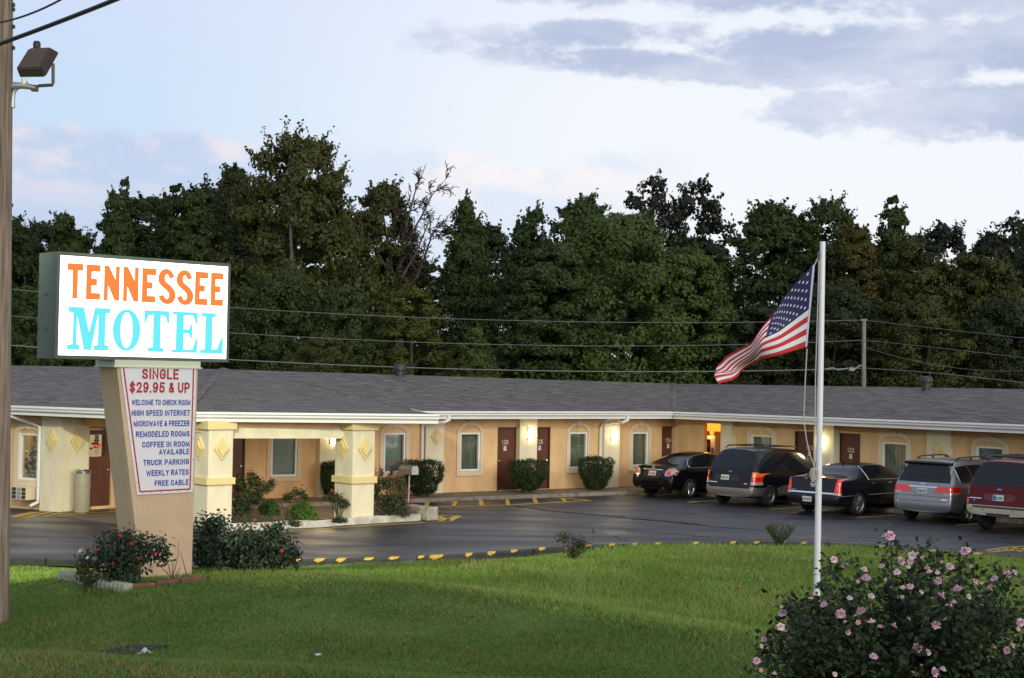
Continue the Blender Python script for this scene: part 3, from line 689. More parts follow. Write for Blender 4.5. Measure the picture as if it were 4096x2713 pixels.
# vending alcove, lit orange
def alcove():
    M = WD.mat(); mb = MB(); a0, a1, d = al0 - 1.7, al1 + .04, -1.5
    mb.add([(a0, -.2, .12), (a0, d, .12), (a0, d, alz), (a0, -.2, alz)], [(0, 1, 2, 3)], 0, M)
    mb.add([(a1, -.2, .12), (a1, d, .12), (a1, d, alz), (a1, -.2, alz)], [(0, 1, 2, 3)], 0, M)
    mb.add([(a0, d, .12), (a1, d, .12), (a1, d, alz - .62), (a0, d, alz - .62)], [(0, 1, 2, 3)], 1, M)
    mb.add([(a0, d, alz - .62), (a1, d, alz - .62), (a1, d, alz), (a0, d, alz)], [(0, 1, 2, 3)], 0, M)
    mb.add([(a0, -.2, alz), (a1, -.2, alz), (a1, d, alz), (a0, d, alz)], [(0, 1, 2, 3)], 0, M)
    mb.add([(a0, -.2, .12), (a1, -.2, .12), (a1, d, .12), (a0, d, .12)], [(0, 1, 2, 3)], 1, M)
    mb.add([(al1, -.2, .12), (a1, -.2, .12), (a1, -.2, alz), (al1, -.2, alz)], [(0, 1, 2, 3)], 1, M); mb.add([(al0, -.2, .12), (a0, -.2, .12), (a0, -.2, alz), (al0, -.2, alz)], [(0, 1, 2, 3)], 1, M)
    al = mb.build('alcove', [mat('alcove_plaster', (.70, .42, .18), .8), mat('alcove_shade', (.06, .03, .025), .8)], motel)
    n = MB()
    for k in range(10):
        a = a0 + .3 + k * .19; n.prism(rect(a, a + .182, alz - .30, alz - .01), -.72, -.70, M)
    n.build('light_panel', emat('orange_panel', (1, .38, .03), 1.5), al)
    ld = bpy.data.lights.new('alcove_lamp', 'POINT'); ld.energy = 14; ld.color = (1, .42, .10); ld.shadow_soft_size = .15
    lo = bpy.data.objects.new('alcove_lamp', ld); COL.objects.link(lo); lo.location = WD.pt((al0 + al1) / 2 - .55, alz - .42, -.42); adopt(lo, al)
    v = thing('vending_machine', WD.pt((al0 + al1) / 2 - .65, .13, -.85), 'tall vending machine with snack shelves glowing orange inside the motel alcove', 'vending machine')
    c0, c1 = al0 - .62, al1 - .62 - .06; b = MB()
    b.ring(rect(c0, c1, .13, 1.92), rect(c0 + .05, c1 - .20, .45, 1.80), -1.15, -.55, M)
    b.prism(rect(c0 + .05, c1 - .20, .45, 1.80), -1.15, -1.05, M)
    b.build('cabinet', mat('vending_cream', (.62, .50, .36), .5), v)
    s = MB()
    for z in (.7, .98, 1.26, 1.52): s.prism(rect(c0 + .05, c1 - .20, z, z + .02), -1.05, -.62, M)
    s.build('shelf', mat('vending_shelf', (.45, .32, .2), .5), v)
    pr = MB(); rnd = random.Random(8)
    for z in (.72, 1.0, 1.28, 1.54):
        a = c0 + .08
        while a < c1 - .3: w = rnd.uniform(.06, .10); pr.prism(rect(a, a + w, z, z + rnd.uniform(.12, .2)), -.85, -.68, M, mi=rnd.randrange(3)); a += w + .015
    pr.build('snacks', [mat('snack_red', (.4, .08, .04), .5), mat('snack_tan', (.4, .28, .12), .5), mat('snack_brown', (.16, .07, .03), .5)], v)
    g = MB(); g.prism(rect(c0 + .052, c1 - .202, .452, 1.798), -.585, -.575, M); g.build('glass_front', M_glass, v)
    k = MB(); k.prism(rect(c1 - .16, c1 - .05, 1.15, 1.5), -.555, -.535, M); k.build('coin_panel', mat('coin_panel', (.16, .10, .07), .5), v)
    p = MB(); p.lathe([(.09, 0), (.11, .16), (.10, .26), (.06, .28)], 16, Matrix.Translation(WD.pt((al0 + al1) / 2 - .62, 1.925, -.8)))
    tag(p.build('bucket', mat('bucket_pale', (.6, .45, .36), .6), smooth=True), 'pale rounded bucket standing on top of the vending machine', 'bucket')
alcove()

# --- office wing ------------------------------------------------------------
def office():
    a0, a1, z0, z1 = span(WA, rA, 222, 440, 382, 912); s = span(WA, rA, 160, 478, 255, 985); m0 = ((s[0] - a0) - (s[1] - a1)) / 2
    W1 = -14.0
    pa0 = WA.px(*rA(462, 700), .12)[0]
    openings_wall('wall', WA, W1, 0, -.05, 2.72, [(a0, a1, z0, z1)], M_peach)
    fr = window(WA, a0, a1, z0, z1, sur=(a0 + m0, a1 - m0, s[2], s[3]), curtain=False)
    fr['label'] = 'lit office window with flowers and a picture behind the glass'
    # lit room behind the glass
    M = WA.mat(); rm = MB(); q0, q1 = a0 - 3.0, a1 + .25; d = -2.2
    for f in ([(q0, d, 0), (q1, d, 0), (q1, d, 2.6), (q0, d, 2.6)], [(q0, -.25, 0), (q0, d, 0), (q0, d, 2.6), (q0, -.25, 2.6)], [(q1, -.25, 0), (q1, d, 0), (q1, d, 2.6), (q1, -.25, 2.6)], [(q0, -.25, 2.6), (q1, -.25, 2.6), (q1, d, 2.6), (q0, d, 2.6)], [(q0, -.25, 0), (q1, -.25, 0), (q1, d, 0), (q0, d, 0)]):
        rm.add(f, [(0, 1, 2, 3)], 0, M)
    room = rm.build('office_room', mat('room_cream', (.75, .64, .42), .8), motel)
    ld = bpy.data.lights.new('office_lamp', 'POINT'); ld.energy = 75; ld.color = (1, .86, .58); ld.shadow_soft_size = .3
    lo = bpy.data.objects.new('office_lamp', ld); COL.objects.link(lo); lo.location = WA.pt((a0 + a1) / 2 - 1.0, 2.3, -1.0); adopt(lo, room)
    pic = MB(); px0 = a0 + .62 * (a1 - a0) - 2.45; pic.prism(rect(px0 - .05, px0 + .65, 1.25, 2.15), d, d + .03, M); pf = pic.build('picture_frame', mat('gold_frame', (.5, .36, .14), .4), room)
    pc = MB(); pc.prism(rect(px0, px0 + .6, 1.3, 2.1), d + .03, d + .034, M); pc.build('painting', mat('painting', (.30, .14, .10), .6, var=.7, vscale=9, col2=(.6, .5, .42)), pf)
    # bouquet on a small stand
    v = thing('flower_vase', WA.pt((a0 + a1) / 2 - .42, .55, -.50), 'vase of pink and yellow artificial flowers inside the office window', 'flowers')
    c = WA.pt((a0 + a1) / 2 - .42, .55, -.50); T = Matrix.Translation(c)
    k = MB(); k.lathe([(.16, -.4), (.16, .0), (.05, .02), (.11, .2), (.12, .34), (.09, .42)], 14, T); k.build('vase', mat('vase_blue', (.30, .36, .42), .3), v, smooth=True)
    rnd = random.Random(3); lf = MB(); cols = [mat('petal_rose', (.60, .12, .16), .6), mat('petal_yellow', (.7, .5, .06), .6), mat('petal_lilac', (.55, .42, .6), .6)]; fb = [MB(), MB(), MB()]
    for i in range(70):
        th, rr, h = rnd.uniform(0, 6.28), rnd.uniform(.02, .30), rnd.uniform(.35, 1.0); p = c + Vector((math.cos(th) * rr, math.sin(th) * rr, h))
        if i % 2: lf.box(p, (.02, .09, .17), Matrix.Translation(p) @ Matrix.Rotation(rnd.uniform(-1, 1), 4, 'X') @ Matrix.Rotation(rnd.uniform(-1, 1), 4, 'Y') @ Matrix.Translation(-p))
        else: fb[rnd.randrange(3)].lathe([(.002, -.05), (.06, -.01), (.055, .03), (.01, .05)], 8, Matrix.Translation(p))
    lf.build('leaves', mat('plastic_leaf', (.06, .16, .05), .5), v)
    for m_, b_ in zip(cols, fb):
        if b_.v: b_.build('blossoms', m_, v, smooth=True)
    # corner pillar: two faces with a diamond each
    pil(WA, rA, 462, 682, 800, z0=0, z1=ZB + .02, t=.12, dia=(600, 468, .26, 1.6), cap=False)
    g1_ = WG.px(*rA(1003, 800))[0]
    M2 = WG.mat(); mb = MB(); mb.prism(rect(-.125, WG.px(*rA(1006, 800))[0] - .02, 0, ZB), -.04, .02, M2); fc = mb.build('corner_pillar', M_cream, motel)
    a, z = WG.px(*rA(875, 472)); diamond_on(fc, WG, a, z, .24, .33, .02)
    # office door with a glazed upper half
    d0, d1 = WG.px(*rA(1015, 800))[0], WG.px(*rA(1268, 900))[0]; zt = WG.px(*rA(1110, 338))[1]
    zg1, zg0 = WG.px(*rA(1110, 398))[1], WG.px(*rA(1110, 648))[1]; ga0 = d0 + .03; ga1 = WG.px(*rA(1207, 500))[0]
    openings_wall('wall', WG, g1_ - .02, S_end, -.05, 2.72, [(d0, d1, .08, zt)], M_peach)
    mb = MB(); mb.ring(rect(d0 + .01, d1 - .01, .10, zt - .01), rect(ga0, ga1, zg0, zg1), -.09, -.045, M2); dr = mb.build('door', M_door, motel); dr['label'] = 'brown office door with a lit upper pane'
    g = MB(); g.prism(rect(ga0 - .01, ga1 + .01, zg0 - .01, zg1 + .01), -.072, -.066, M2); g.build('pane', M_glass, dr)
    knob(dr, WG, d1 - .09, 1.08, -.045)
    b = MB(); b.prism(rect(ga0 - .02, ga1 + .3, .9, 2.3), -.62, -.60, M2); b.build('inner_wall', emat('office_glow', (.95, .62, .30), .85), dr)
    b = MB(); b.prism(rect(ga0 - .02, ga0 + .36 * (ga1 - ga0), .9, 2.3), -.60, -.585, M2); b.build('orange_curtain', emat('office_orange', (1, .27, .05), .85), dr)
    w_ = ga1 - ga0
    stroke_text('office_lettering', 'OFFICE', .075, .60 * w_, emat('office_red', (.9, .04, .04), .9), WG, ga0 + .52 * w_, zg1 - .30, -.058, dr, weight=.22)
    b = MB(); b.prism(rect(ga0 + .36 * w_, ga0 + .60 * w_, zg1 - .26, zg1 - .01), -.064, -.060, M2); nt = b.build('door_sticker', mat('sticker_dark', (.03, .04, .05), .5), dr)
    b = MB()
    for k in range(3): b.prism(rect(ga0 + .39 * w_, ga0 + .57 * w_, zg1 - .06 - .075 * k, zg1 - .03 - .075 * k), -.060, -.058, M2)
    b.build('sticker_lines', mat('sticker_pale', (.35, .40, .42), .5), nt)
    b = MB(); b.prism(rect(ga0 + .22 * w_, ga0 + .72 * w_, zg0 - .01, zg0 + .24), -.064, -.058, M2); ns = b.build('no_smoking_notice', mat('notice_tan', (.55, .48, .38), .6), dr)
    n = 18; c = [(math.cos(k * 6.2832 / n), math.sin(k * 6.2832 / n)) for k in range(n)]; zc = zg0 + .13; ac = ga0 + .48 * w_; b = MB()
    b.ring([(ac + .055 * x, zc + .075 * y) for x, y in c], [(ac + .04 * x, zc + .055 * y) for x, y in c], -.058, -.055, M2); b.prism([(ac - .04, zc + .04), (ac - .03, zc + .05), (ac + .04, zc - .04), (ac + .03, zc - .05)], -.058, -.0548, M2); b.build('no_smoking_mark', M_red, ns)
    # little tiered tree decal on the pane
    b = MB(); rnd = random.Random(5)
    for cx, cz, rw in ((.80, .70, .16), (.70, .57, .17), (.90, .50, .12), (.55, .36, .14), (.82, .36, .15)):
        for i in range(7): b.lathe([(.001, -.02), (.045, 0), (.001, .02)], 7, Matrix.Translation(WG.pt(ga0 + w_ * (cx + rnd.uniform(-.5, .5) * rw * 1.6), zg0 + (zg1 - zg0) * (cz + rnd.uniform(-.03, .03)), -.30)))
    b.tube([WG.pt(ga0 + w_ * .72, zg0 + .02, -.30), WG.pt(ga0 + w_ * .70, zg0 + .28, -.30), WG.pt(ga0 + w_ * .78, zg0 + .5, -.30)], .016, 6)
    bz = thing('potted_tree', WG.pt(ga0 + w_ * .72, zg0, -.30), 'small tiered bonsai tree seen through the office door pane', 'plant'); b.build('foliage', mat('bonsai', (.10, .12, .05), .8), bz)
    # through wall air conditioner under the window
    c0, c1, e0, e1 = span(WA, rA, 135, 300, 985, 1160, .38); b = MB(); e0 = max(e0, .28)
    b.box(((c0 + c1) / 2, .20, (e0 + e1) / 2), (c1 - c0, .38, e1 - e0), M, bev=.015); ac_ = b.build('air_conditioner', M_trim, motel)
    b = MB(); w3 = (c1 - c0) / 3
    for k in range(3):
        for j in range(3):
            b.prism(rect(c0 + .02 + k * w3, c0 + k * w3 + w3 - .02, e0 + .03 + j * (e1 - e0 - .05) / 3, e0 + .015 + (j + 1) * (e1 - e0 - .05) / 3), .392, .398, M, mi=1 if k == 1 else 0)
    b.build('grille', [mat('grille_dark', (.03, .03, .04), .5), mat('grille_grey', (.30, .30, .31), .5)], ac_)
    # downspout along the wall
    p = [EA.pt(EA.px(*rA(100, 205), -.02)[0], 2.60, -.05), WA.pt(pa0 + .05 - .5, 2.42, .22), WA.pt(pa0 - .08, 2.30, .10), WA.pt(pa0 - .08, .45, .10), WA.pt(pa0 - .08, .22, .10), WA.pt(pa0 - .22, .12, .24)]
    b = MB(); b.tube(p, .05, 10); b.build('downspout', M_white, motel, smooth=True)
    # ash bin beside the door
    a, z = WG.px(*rA(935, 1000), .40); c = WG.pt(a, 0.0, .40); t = thing('trash_can', c, 'tall beige cylindrical trash can beside the brown office door', 'trash can'); T = Matrix.Translation(c)
    b = MB(); b.lathe([(.215, 0), (.225, .02), (.225, .70), (.24, .705), (.24, .74), (.225, .745), (.225, 1.05)], 32, T); b.build('body', mat('bin_beige', (.34, .30, .22), .45), t, smooth=True)
    b = MB(); b.lathe([(.228, 1.052), (.228, 1.13), (.205, 1.145), (.205, 1.08), (.02, 1.07)], 32, T); b.build('rim', M_chrome, t, smooth=True)
S_end = WG.meet(WC)
office()

# --- canopy: columns, beam ---------------------------------------------------
def column(corner, th, wf, wl, bev=0):
    """corner = nearest corner on the ground; front face runs to the right along th, left face runs back"""
    f = Wall(corner.x, corner.y, math.cos(th), math.sin(th)); lf = Wall(corner.x, corner.y, -math.sin(th), math.cos(th)); M = f.mat()
    zc, zb0, zb1 = 2.44, 1.05, 1.22
    mb = MB(); mb.box((wf / 2, -wl / 2, zc / 2), (wf, wl, zc), M); c = mb.build('column', M_cream, motel)
    b = MB(); b.box((wf / 2, -wl / 2, (zb0 + zb1) / 2), (wf + .12, wl + .12, zb1 - zb0), M); b.build('band', M_band, c)
    b = MB(); b.box((wf / 2, -wl / 2, (zc + ZB + .02) / 2), (wf + .14, wl + .14, ZB + .02 - zc), M); b.build('capital', M_band, c)
    diamond_on(c, f, wf * .52, 1.95, wf * .31, wf * .42, 0)
    lw = Wall(corner.x - math.sin(th) * wl, corner.y + math.cos(th) * wl, math.sin(th), -math.cos(th)); diamond_on(c, lw, wl * .48, 1.95, wl * .28, wf * .42, 0)
    return f
TH = R(41)
c2 = at_z(*r3(1383, 1140), .10); c2 = Vector((c2.x, c2.y, 0))
_r = ray(*r3(262, 600)); c1 = CAM + _r * ((38.05) / _r.y); c1 = Vector((c1.x, c1.y, 0))
column(c2, TH, .70, .80); column(c1, TH, .70, .80)
def beam():
    W = Wall(c1.x, c1.y, c2.x - c1.x, c2.y - c1.y); L_ = (c2 - c1).length; M = W.mat(); b = MB()
    b.prism(rect(.15, L_ + .3, 2.20, 2.46), -.62, -.42, M); bm_ = b.build('beam', M_cream, motel)
    b = MB(); b.prism(rect(.15, L_ + .3, 2.462, ZB), -.66, -.46, M); b.build('frieze', M_peach, bm_)
    # beam running from the left column back to the office
    q = WG.pt(.6, 0); W2 = Wall(c1.x - .3, c1.y + .45, q.x - c1.x, q.y - c1.y); b = MB(); b.prism(rect(-.2, (q - c1).length, 2.35, ZB), -.1, .1, W2.mat()); b.build('beam', M_peach, motel)
beam()

# --- roofs --------------------------------------------------------------------
def fit_ridge(E, px, off):
    """height of a ridge point lying `off` behind eave E, seen at px"""
    s, z = E.px(*px, -off); return E.pt(s, z, -off)
RO = 5.0
sCD = EC.meet(ED); CDe = EC.pt(sCD, ZE + .24)
P_ap = fit_ridge(EC, (888, 1477), RO); P_cd = fit_ridge(EC, (2692, 1535), RO)
P_cd = Vector((P_cd.x, P_cd.y, P_cd.z))
P_d1 = fit_ridge(ED, (4096, 1557), RO - .4); dv = (P_d1 - P_cd); P_d2 = P_cd + dv * 2.1
P_a0 = at_d(35, 1462, P_ap.y + 2.2); P_am = P_ap + (P_a0 - P_ap) * 2.0
A_end = EA.pt(-14, ZB + .24); L_c = EA.pt(0, ZB + .24); R_c = EB.pt(6.55, ZB + .24)
V_c = EC.pt(EC.meet(EB.off(-.55)) if False else EC.px(*r3(1860, 310), 0)[0], ZE + .24)
def uvplane(o, e):
    e = e.normalized()
    def f(co, i):
        d = co - o; u = d.dot(e); w = d - e * u; return (u, w.length)
    return f
def roof_plane(name, pts, o, e, parent, th=.05):
    mb = MB(); n = len(pts); mb.add(pts, [list(range(n))]); mb.add([p - Vector((0, 0, th)) for p in pts], [list(range(n))[::-1]])
    for i in range(n): j = (i + 1) % n; mb.quad(pts[i], pts[j], pts[j] - Vector((0, 0, th)), pts[i] - Vector((0, 0, th)))
    return mb.build(name, M_roof, parent, uvs=uvplane(o, e))
C0 = EC.pt(EC.px(*r3(1500, 310), 0)[0], ZE + .24); D_end = ED.pt(26, ZE + .24)
roofs = roof_plane('roof', [C0, CDe, P_cd, P_ap], C0, EC.d, motel)
roof_plane('roof', [CDe, D_end, P_d2, P_cd], CDe, ED.d, motel)
roof_plane('roof', [A_end, L_c, P_ap, P_am], A_end, EA.d, motel)
up = Vector((0, 0, .03))
roof_plane('roof', [L_c, R_c, V_c + up, P_ap + up], L_c, EB.d, motel)
# back slopes
def backslope(a, b, E, s):
    n = -E.n * 5.2; lo = Vector((0, 0, -1.1)); roof_plane('roof', [a, b, b + n + lo, a + n + lo], a, b - a, motel)
    mb = MB(); z = Vector((0, 0, 1)); q0, q1 = a - E.n * 4.6, b - E.n * 4.6; q0.z = q1.z = 0; mb.quad(q0, q1, q1 + z * 2.7, q0 + z * 2.7); mb.build('wall', M_peach, motel)
backslope(P_ap, P_cd, EC, 1); backslope(P_cd, P_d2, ED, 1); backslope(P_am, P_ap, EA, 1)
# hip and valley caps
for a, b in ((P_ap, L_c), (P_cd, CDe), (P_ap, V_c)):
    mb = MB(); e = (b - a).normalized(); sd = e.cross(Vector((0, 0, 1))).normalized() * .13; u = Vector((0, 0, .045 if b is not V_c else .06))
    mb.quad(a + u, b + u, b + sd + u * .2, a + sd + u * .2); mb.quad(a + u, a - sd + u * .2, b - sd + u * .2, b + u); mb.quad(a + sd + u * .2, b + sd + u * .2, b - sd + u * .2, a - sd + u * .2)
    mb.build('hip_cap', M_roof, motel, uvs=uvplane(a, e) if b is L_c else uvplane(a, e))
# fascia, gutter, soffit
def eave(E, s0, s1, ze, back, bend0=0, bend1=0):
    M = E.mat(); mb = MB(); mb.prism(rect(s0, s1, ze, ze + .17), -.05, -.015, M); fa = mb.build('fascia', M_white, motel)
    prof = [(-.012, ze + .10), (.05, ze + .10), (.075, ze + .13), (.075, ze + .165), (.115, ze + .20), (.115, ze + .245), (.10, ze + .25), (-.012, ze + .25)]
    g = MB(); k = len(prof); g.add([(s0, t, z) for t, z in prof] + [(s1, t, z) for t, z in prof], [(i, i + 1, k + i + 1, k + i) for i in range(k - 1)] + [list(range(k)), [k + i for i in range(k)][::-1]], 0, M)
    g.build('gutter', M_white, motel)
    s = MB(); s.add([(s0, -.05, ze + .015), (s1, -.05, ze + .015), (s1, -back, ze + .015), (s0, -back, ze + .015)], [(0, 1, 2, 3)], 0, M); s.build('soffit', M_soffit, motel)
eave(EC, EC.px(*r3(1895, 330), 0)[0], sCD, ZE, 1.16)
eave(ED, ED.meet(EC), 26, ZE, 1.16)
eave(EA, -14, 0, ZB, 1.2)
eave(EB, 0, 6.55, ZB, 3.0)
# canopy ceiling over the drive
mb = MB(); q = [EB.pt(0, ZB + .012, -.05), EB.pt(6.5, ZB + .012, -.05), WC.pt(WC.px(*r3(1900, 500))[0], ZB + .012, .05), WC.pt(S0, ZB + .012, .05), WG.pt(.0, ZB + .012, .05)]
mb.quad(*q); mb.build('canopy_ceiling', M_soffit, motel)
# recessed light in the canopy ceiling (its reflection shows in the office window)
_cl = EB.pt(4.0, ZB - .02, -3.4); mb = MB(); mb.lathe([(.16, 0), (.16, .02), (.001, .021)], 20, Matrix.Translation(_cl)); _cl_o = mb.build('ceiling_light', emat('ceiling_glow', (1, .78, .5), 8), motel)
ld = bpy.data.lights.new('ceiling_lamp', 'POINT'); ld.energy = 95; ld.color = (1, .80, .55); ld.shadow_soft_size = .15
lo = bpy.data.objects.new('ceiling_lamp', ld); COL.objects.link(lo); lo.location = _cl - Vector((0, 0, .18)); adopt(lo, _cl_o)
# return of the gutter on the canopy's right edge and wall fill below the valley
mb = MB(); W = Wall(EB.pt(6.5, 0).x, EB.pt(6.5, 0).y, EC.pt(0, 0).x * 0 + V_c.x - EB.pt(6.5, 0).x, V_c.y - EB.pt(6.5, 0).y)
mb.prism(rect(0, (V_c - R_c).length + .4, ZB, ZB + .22), -.02, .02, W.mat()); mb.build('fascia', M_white, motel)
# downspouts
def spout(pts, r=.055): b = MB(); b.tube(pts, r, 10); b.build('downspout', M_white, motel, smooth=True)
def wc(x, y, t, f=r4, W=WC): a, z = W.px(*f(x, y), t); return W.pt(a, z, t)
e0 = EC.px(*r4(1590, 330), .02); spout([EC.pt(e0[0], ZE + .10, .03), EC.pt(e0[0], ZE - .03, .03), EC.pt(e0[0] - .12, ZE - .12, -.05), wc(1480, 368, .42), wc(1405, 385, .16), wc(1380, 405, .09), wc(1378, 440, .07), wc(1370, 850, .07)])
e0 = EC.px(*r4(190, 330), .02); spout([EC.pt(e0[0], ZE + .10, .03), EC.pt(e0[0], ZE - .02, .03), EC.pt(e0[0] - .12, ZE - .10, -.05), wc(1975, 375, .30, r3), wc(1945, 392, .12, r3), wc(1940, 420, .07, r3), wc(1932, 930, .07, r3)])
# roof vents
for px, py in ((1600, 1462), (3704, 1510)):
    d = P_ap.y + 3.5 if px < 2000 else P_d1.y + 2.2; p = at_d(px, py + 44, d); T = Matrix.Translation(p)
    k = d / 48; b = MB(); b.lathe([(.13 * k, -.25), (.13 * k, .18 * k), (.20 * k, .20 * k), (.21 * k, .30 * k), (.17 * k, .37 * k), (.02, .39 * k)], 20, T); b.build('roof_vent', mat('vent_black', (.02, .02, .024), .5), motel, smooth=True)

# --- pavement in front of the rooms, planter, painted lines --------------------
def walk():
    mb = MB(); a0 = WC.px(*r3(455, 980))[0] - 1.2; w = 1.55
    M = WC.mat(); sE = WC.off(w).meet(WD.off(w)); s1 = sW
    mb.add([(a0, 0, .12), (s1, 0, .12), (sE, w, .12), (a0, w, .12)], [(0, 1, 2, 3)], 0, M)
    k = MB(); k.add([(a0, w, .116), (sE, w, .116), (sE, w + .14, .112), (a0, w + .14, .112), (sE, w + .16, -.01), (a0, w + .16, -.01)], [(0, 1, 2, 3), (3, 2, 4, 5)], 0, M)
    M2 = WD.mat(); sE2 = WD.off(w).meet(WC.off(w))
    mb.add([(sD0, 0, .12), (24, 0, .12), (24, w, .12), (sE2, w, .12)], [(0, 1, 2, 3)], 0, M2)
    k.add([(sE2, w, .116), (24, w, .116), (24, w + .14, .112), (sE2, w + .14, .112), (24, w + .16, -.01), (sE2, w + .16, -.01)], [(0, 1, 2, 3), (3, 2, 4, 5)], 0, M2)
    tag(mb.build('sidewalk', M_conc), kind='structure'); tag(k.build('sidewalk_kerb', M_kconc), kind='structure')
walk()
def flat(name, polys, material, z=.004, kind='structure', parent=None):
    mb = MB()
    for p in polys: mb.quad(*[Vector((q.x, q.y, z)) for q in p])
    o = mb.build(name, material, parent)
    if kind: tag(o, kind=kind)
    return o
def gp(f, *pts): return [at_z(*f(*p), 0) for p in pts]
def stroke(f, a, b, w):
    p, q = at_z(*f(*a), 0), at_z(*f(*b), 0); d = (q - p).normalized(); n = Vector((-d.y, d.x, 0)) * w / 2
    return [p + n, q + n, q - n, p - n]
lines = [gp(r4, (-40, 999), (-2, 996), (-20, 1033), (-56, 1034)) if False else gp(r3, (1962, 1000), (1998, 997), (1985, 1034), (1948, 1035)),
         gp(r4, (222, 992), (256, 990), (240, 1032), (207, 1034)), gp(r4, (420, 980), (452, 979), (460, 1026), (430, 1027)), gp(r4, (628, 972), (655, 970), (667, 1018), (638, 1020)),
         gp(r4, (838, 960), (868, 958), (887, 1005), (856, 1007)), gp(r4, (1060, 965), (1092, 963), (1112, 995), (1088, 997)), gp(r4, (1515, 930), (1542, 928), (1552, 944), (1524, 946)), gp(r4, (1675, 925), (1700, 923), (1720, 938), (1692, 939)),
         stroke(r3, (1830, 1033), (1960, 1040), 0.11), stroke(r4, (-40, 1038), (640, 1022), 0.14), stroke(r4, (640, 1022), (1300, 986), 0.15), stroke(r4, (945, 953), (1300, 986), 0.14), stroke(r4, (1365, 935), (1465, 944), .07),
         stroke(r3, (830, 1231), (1550, 1180), 0.15), stroke(r3, (1550, 1180), (2150, 1147), 0.15), stroke(r4, (0, 1157), (180, 1145), .11), stroke(r4, (180, 1147), (262, 1105), .22), stroke(r4, (70, 1101), (262, 1105), .12), stroke(r4, (100, 1110), (180, 1143), .22), stroke(r4, (60, 1122), (140, 1147), .14),
         stroke(r4, (2065, 998), (2160, 992), .10), stroke(r5, (665, 1073), (1120, 1042), .10), stroke(r5, (1520, 1145), (2050, 1110), .10), stroke(r6, (615, 1230), (1025, 1205), .10), stroke(r6, (1645, 1312), (1930, 1295), .10), stroke(r6, (2100, 1280), (2352, 1265), .10),
         stroke(r3, (450, 1023), (1230, 1018), .12), stroke(r3, (1130, 1128), (1240, 1120), .10),
         # hatching at the office corner
         stroke(rA, (95, 1338), (640, 1332), .13), stroke(rA, (95, 1338), (345, 1285), .12), stroke(rA, (345, 1285), (620, 1272), .12), stroke(rA, (640, 1332), (990, 1292), .14), stroke(rA, (990, 1292), (1320, 1275), .12), stroke(rA, (620, 1272), (1000, 1292), .10),
         stroke(rA, (170, 1333), (440, 1282), .14), stroke(rA, (330, 1333), (600, 1276), .14), stroke(rA, (480, 1333), (740, 1290), .14), stroke(rA, (1180, 1246), (1320, 1240), .12)]
# curved hatching at the far right
for a, b in (((3950, 2210), (4040, 2203)), ((4040, 2203), (4130, 2200)), ((3980, 2203), (4060, 2196)), ((4060, 2196), (4150, 2193)), ((4010, 2192), (4090, 2208)), ((4050, 2190), (4130, 2205)), ((3945, 2203), (4020, 2190)), ((4020, 2190), (4150, 2184))):
    lines.append(stroke(lambda x, y: (x, y), a, b, .09))
flat('road_marking', lines, M_yel, .005)
# paler drive under the canopy
flat('driveway', [[at_z(*rA(640, 1336), 0), at_z(*rA(1345, 1425), 0), at_z(*r3(260, 1180), 0), at_z(*r3(1230, 1110), 0), at_z(*r3(1230, 1022), 0), at_z(*r3(455, 1026), 0), at_z(*rA(1330, 1282), 0)]], mat('drive_concrete', (.125, .10, .075), .7, var=.3, vscale=1.2, bump=.3), .0025)

def cracks():
    rnd = random.Random(6); polys = []
    for f, pts, w in ((r4, [(700, 1030), (1000, 1068), (1400, 1105), (1800, 1140), (2156, 1172)], .13), (r5, [(60, 1246), (400, 1270), (900, 1322), (1450, 1366)], .10), (r5, [(100, 1150), (450, 1180), (800, 1196)], .04), (r5, [(0, 1360), (400, 1395), (900, 1440)], .05), (r4, [(240, 1140), (700, 1148), (1000, 1165), (1230, 1184)], .05),
                      (r4, [(1480, 1262), (1540, 1296), (1600, 1302)], .035), (r4, [(1300, 1188), (1320, 1225), (1326, 1248)], .03), (r3, [(1150, 1352), (1500, 1338), (1850, 1330)], .03), (rA, [(660, 1340), (1000, 1372), (1340, 1422)], .04), (r6, [(300, 1430), (700, 1442), (820, 1440)], .03)):
        P = [at_z(*f(*p), 0) for p in pts]; Q = []
        for a, b in zip(P[:-1], P[1:]):
            for k in range(9): q = a.lerp(b, k / 9); q.x += rnd.uniform(-.03, .03); q.y += rnd.uniform(-.07, .07); Q.append(q)
        Q.append(P[-1])
        for a, b in zip(Q[:-1], Q[1:]):
            n = Vector((-(b - a).y, (b - a).x, 0)).normalized() * w * rnd.uniform(.3, .65); polys.append([a + n, b + n, b - n, a - n])
    for i, p in enumerate(polys):
        for q in p: q.z = 0
    mb = MB()
    for i, p in enumerate(polys): mb.quad(*[Vector((q.x, q.y, .0035 + .0003 * (i % 3))) for q in p])
    tag(mb.build('asphalt_crack', mat('crack_tar', (.005, .005, .006), .8, spec=.12)), kind='structure')
cracks()
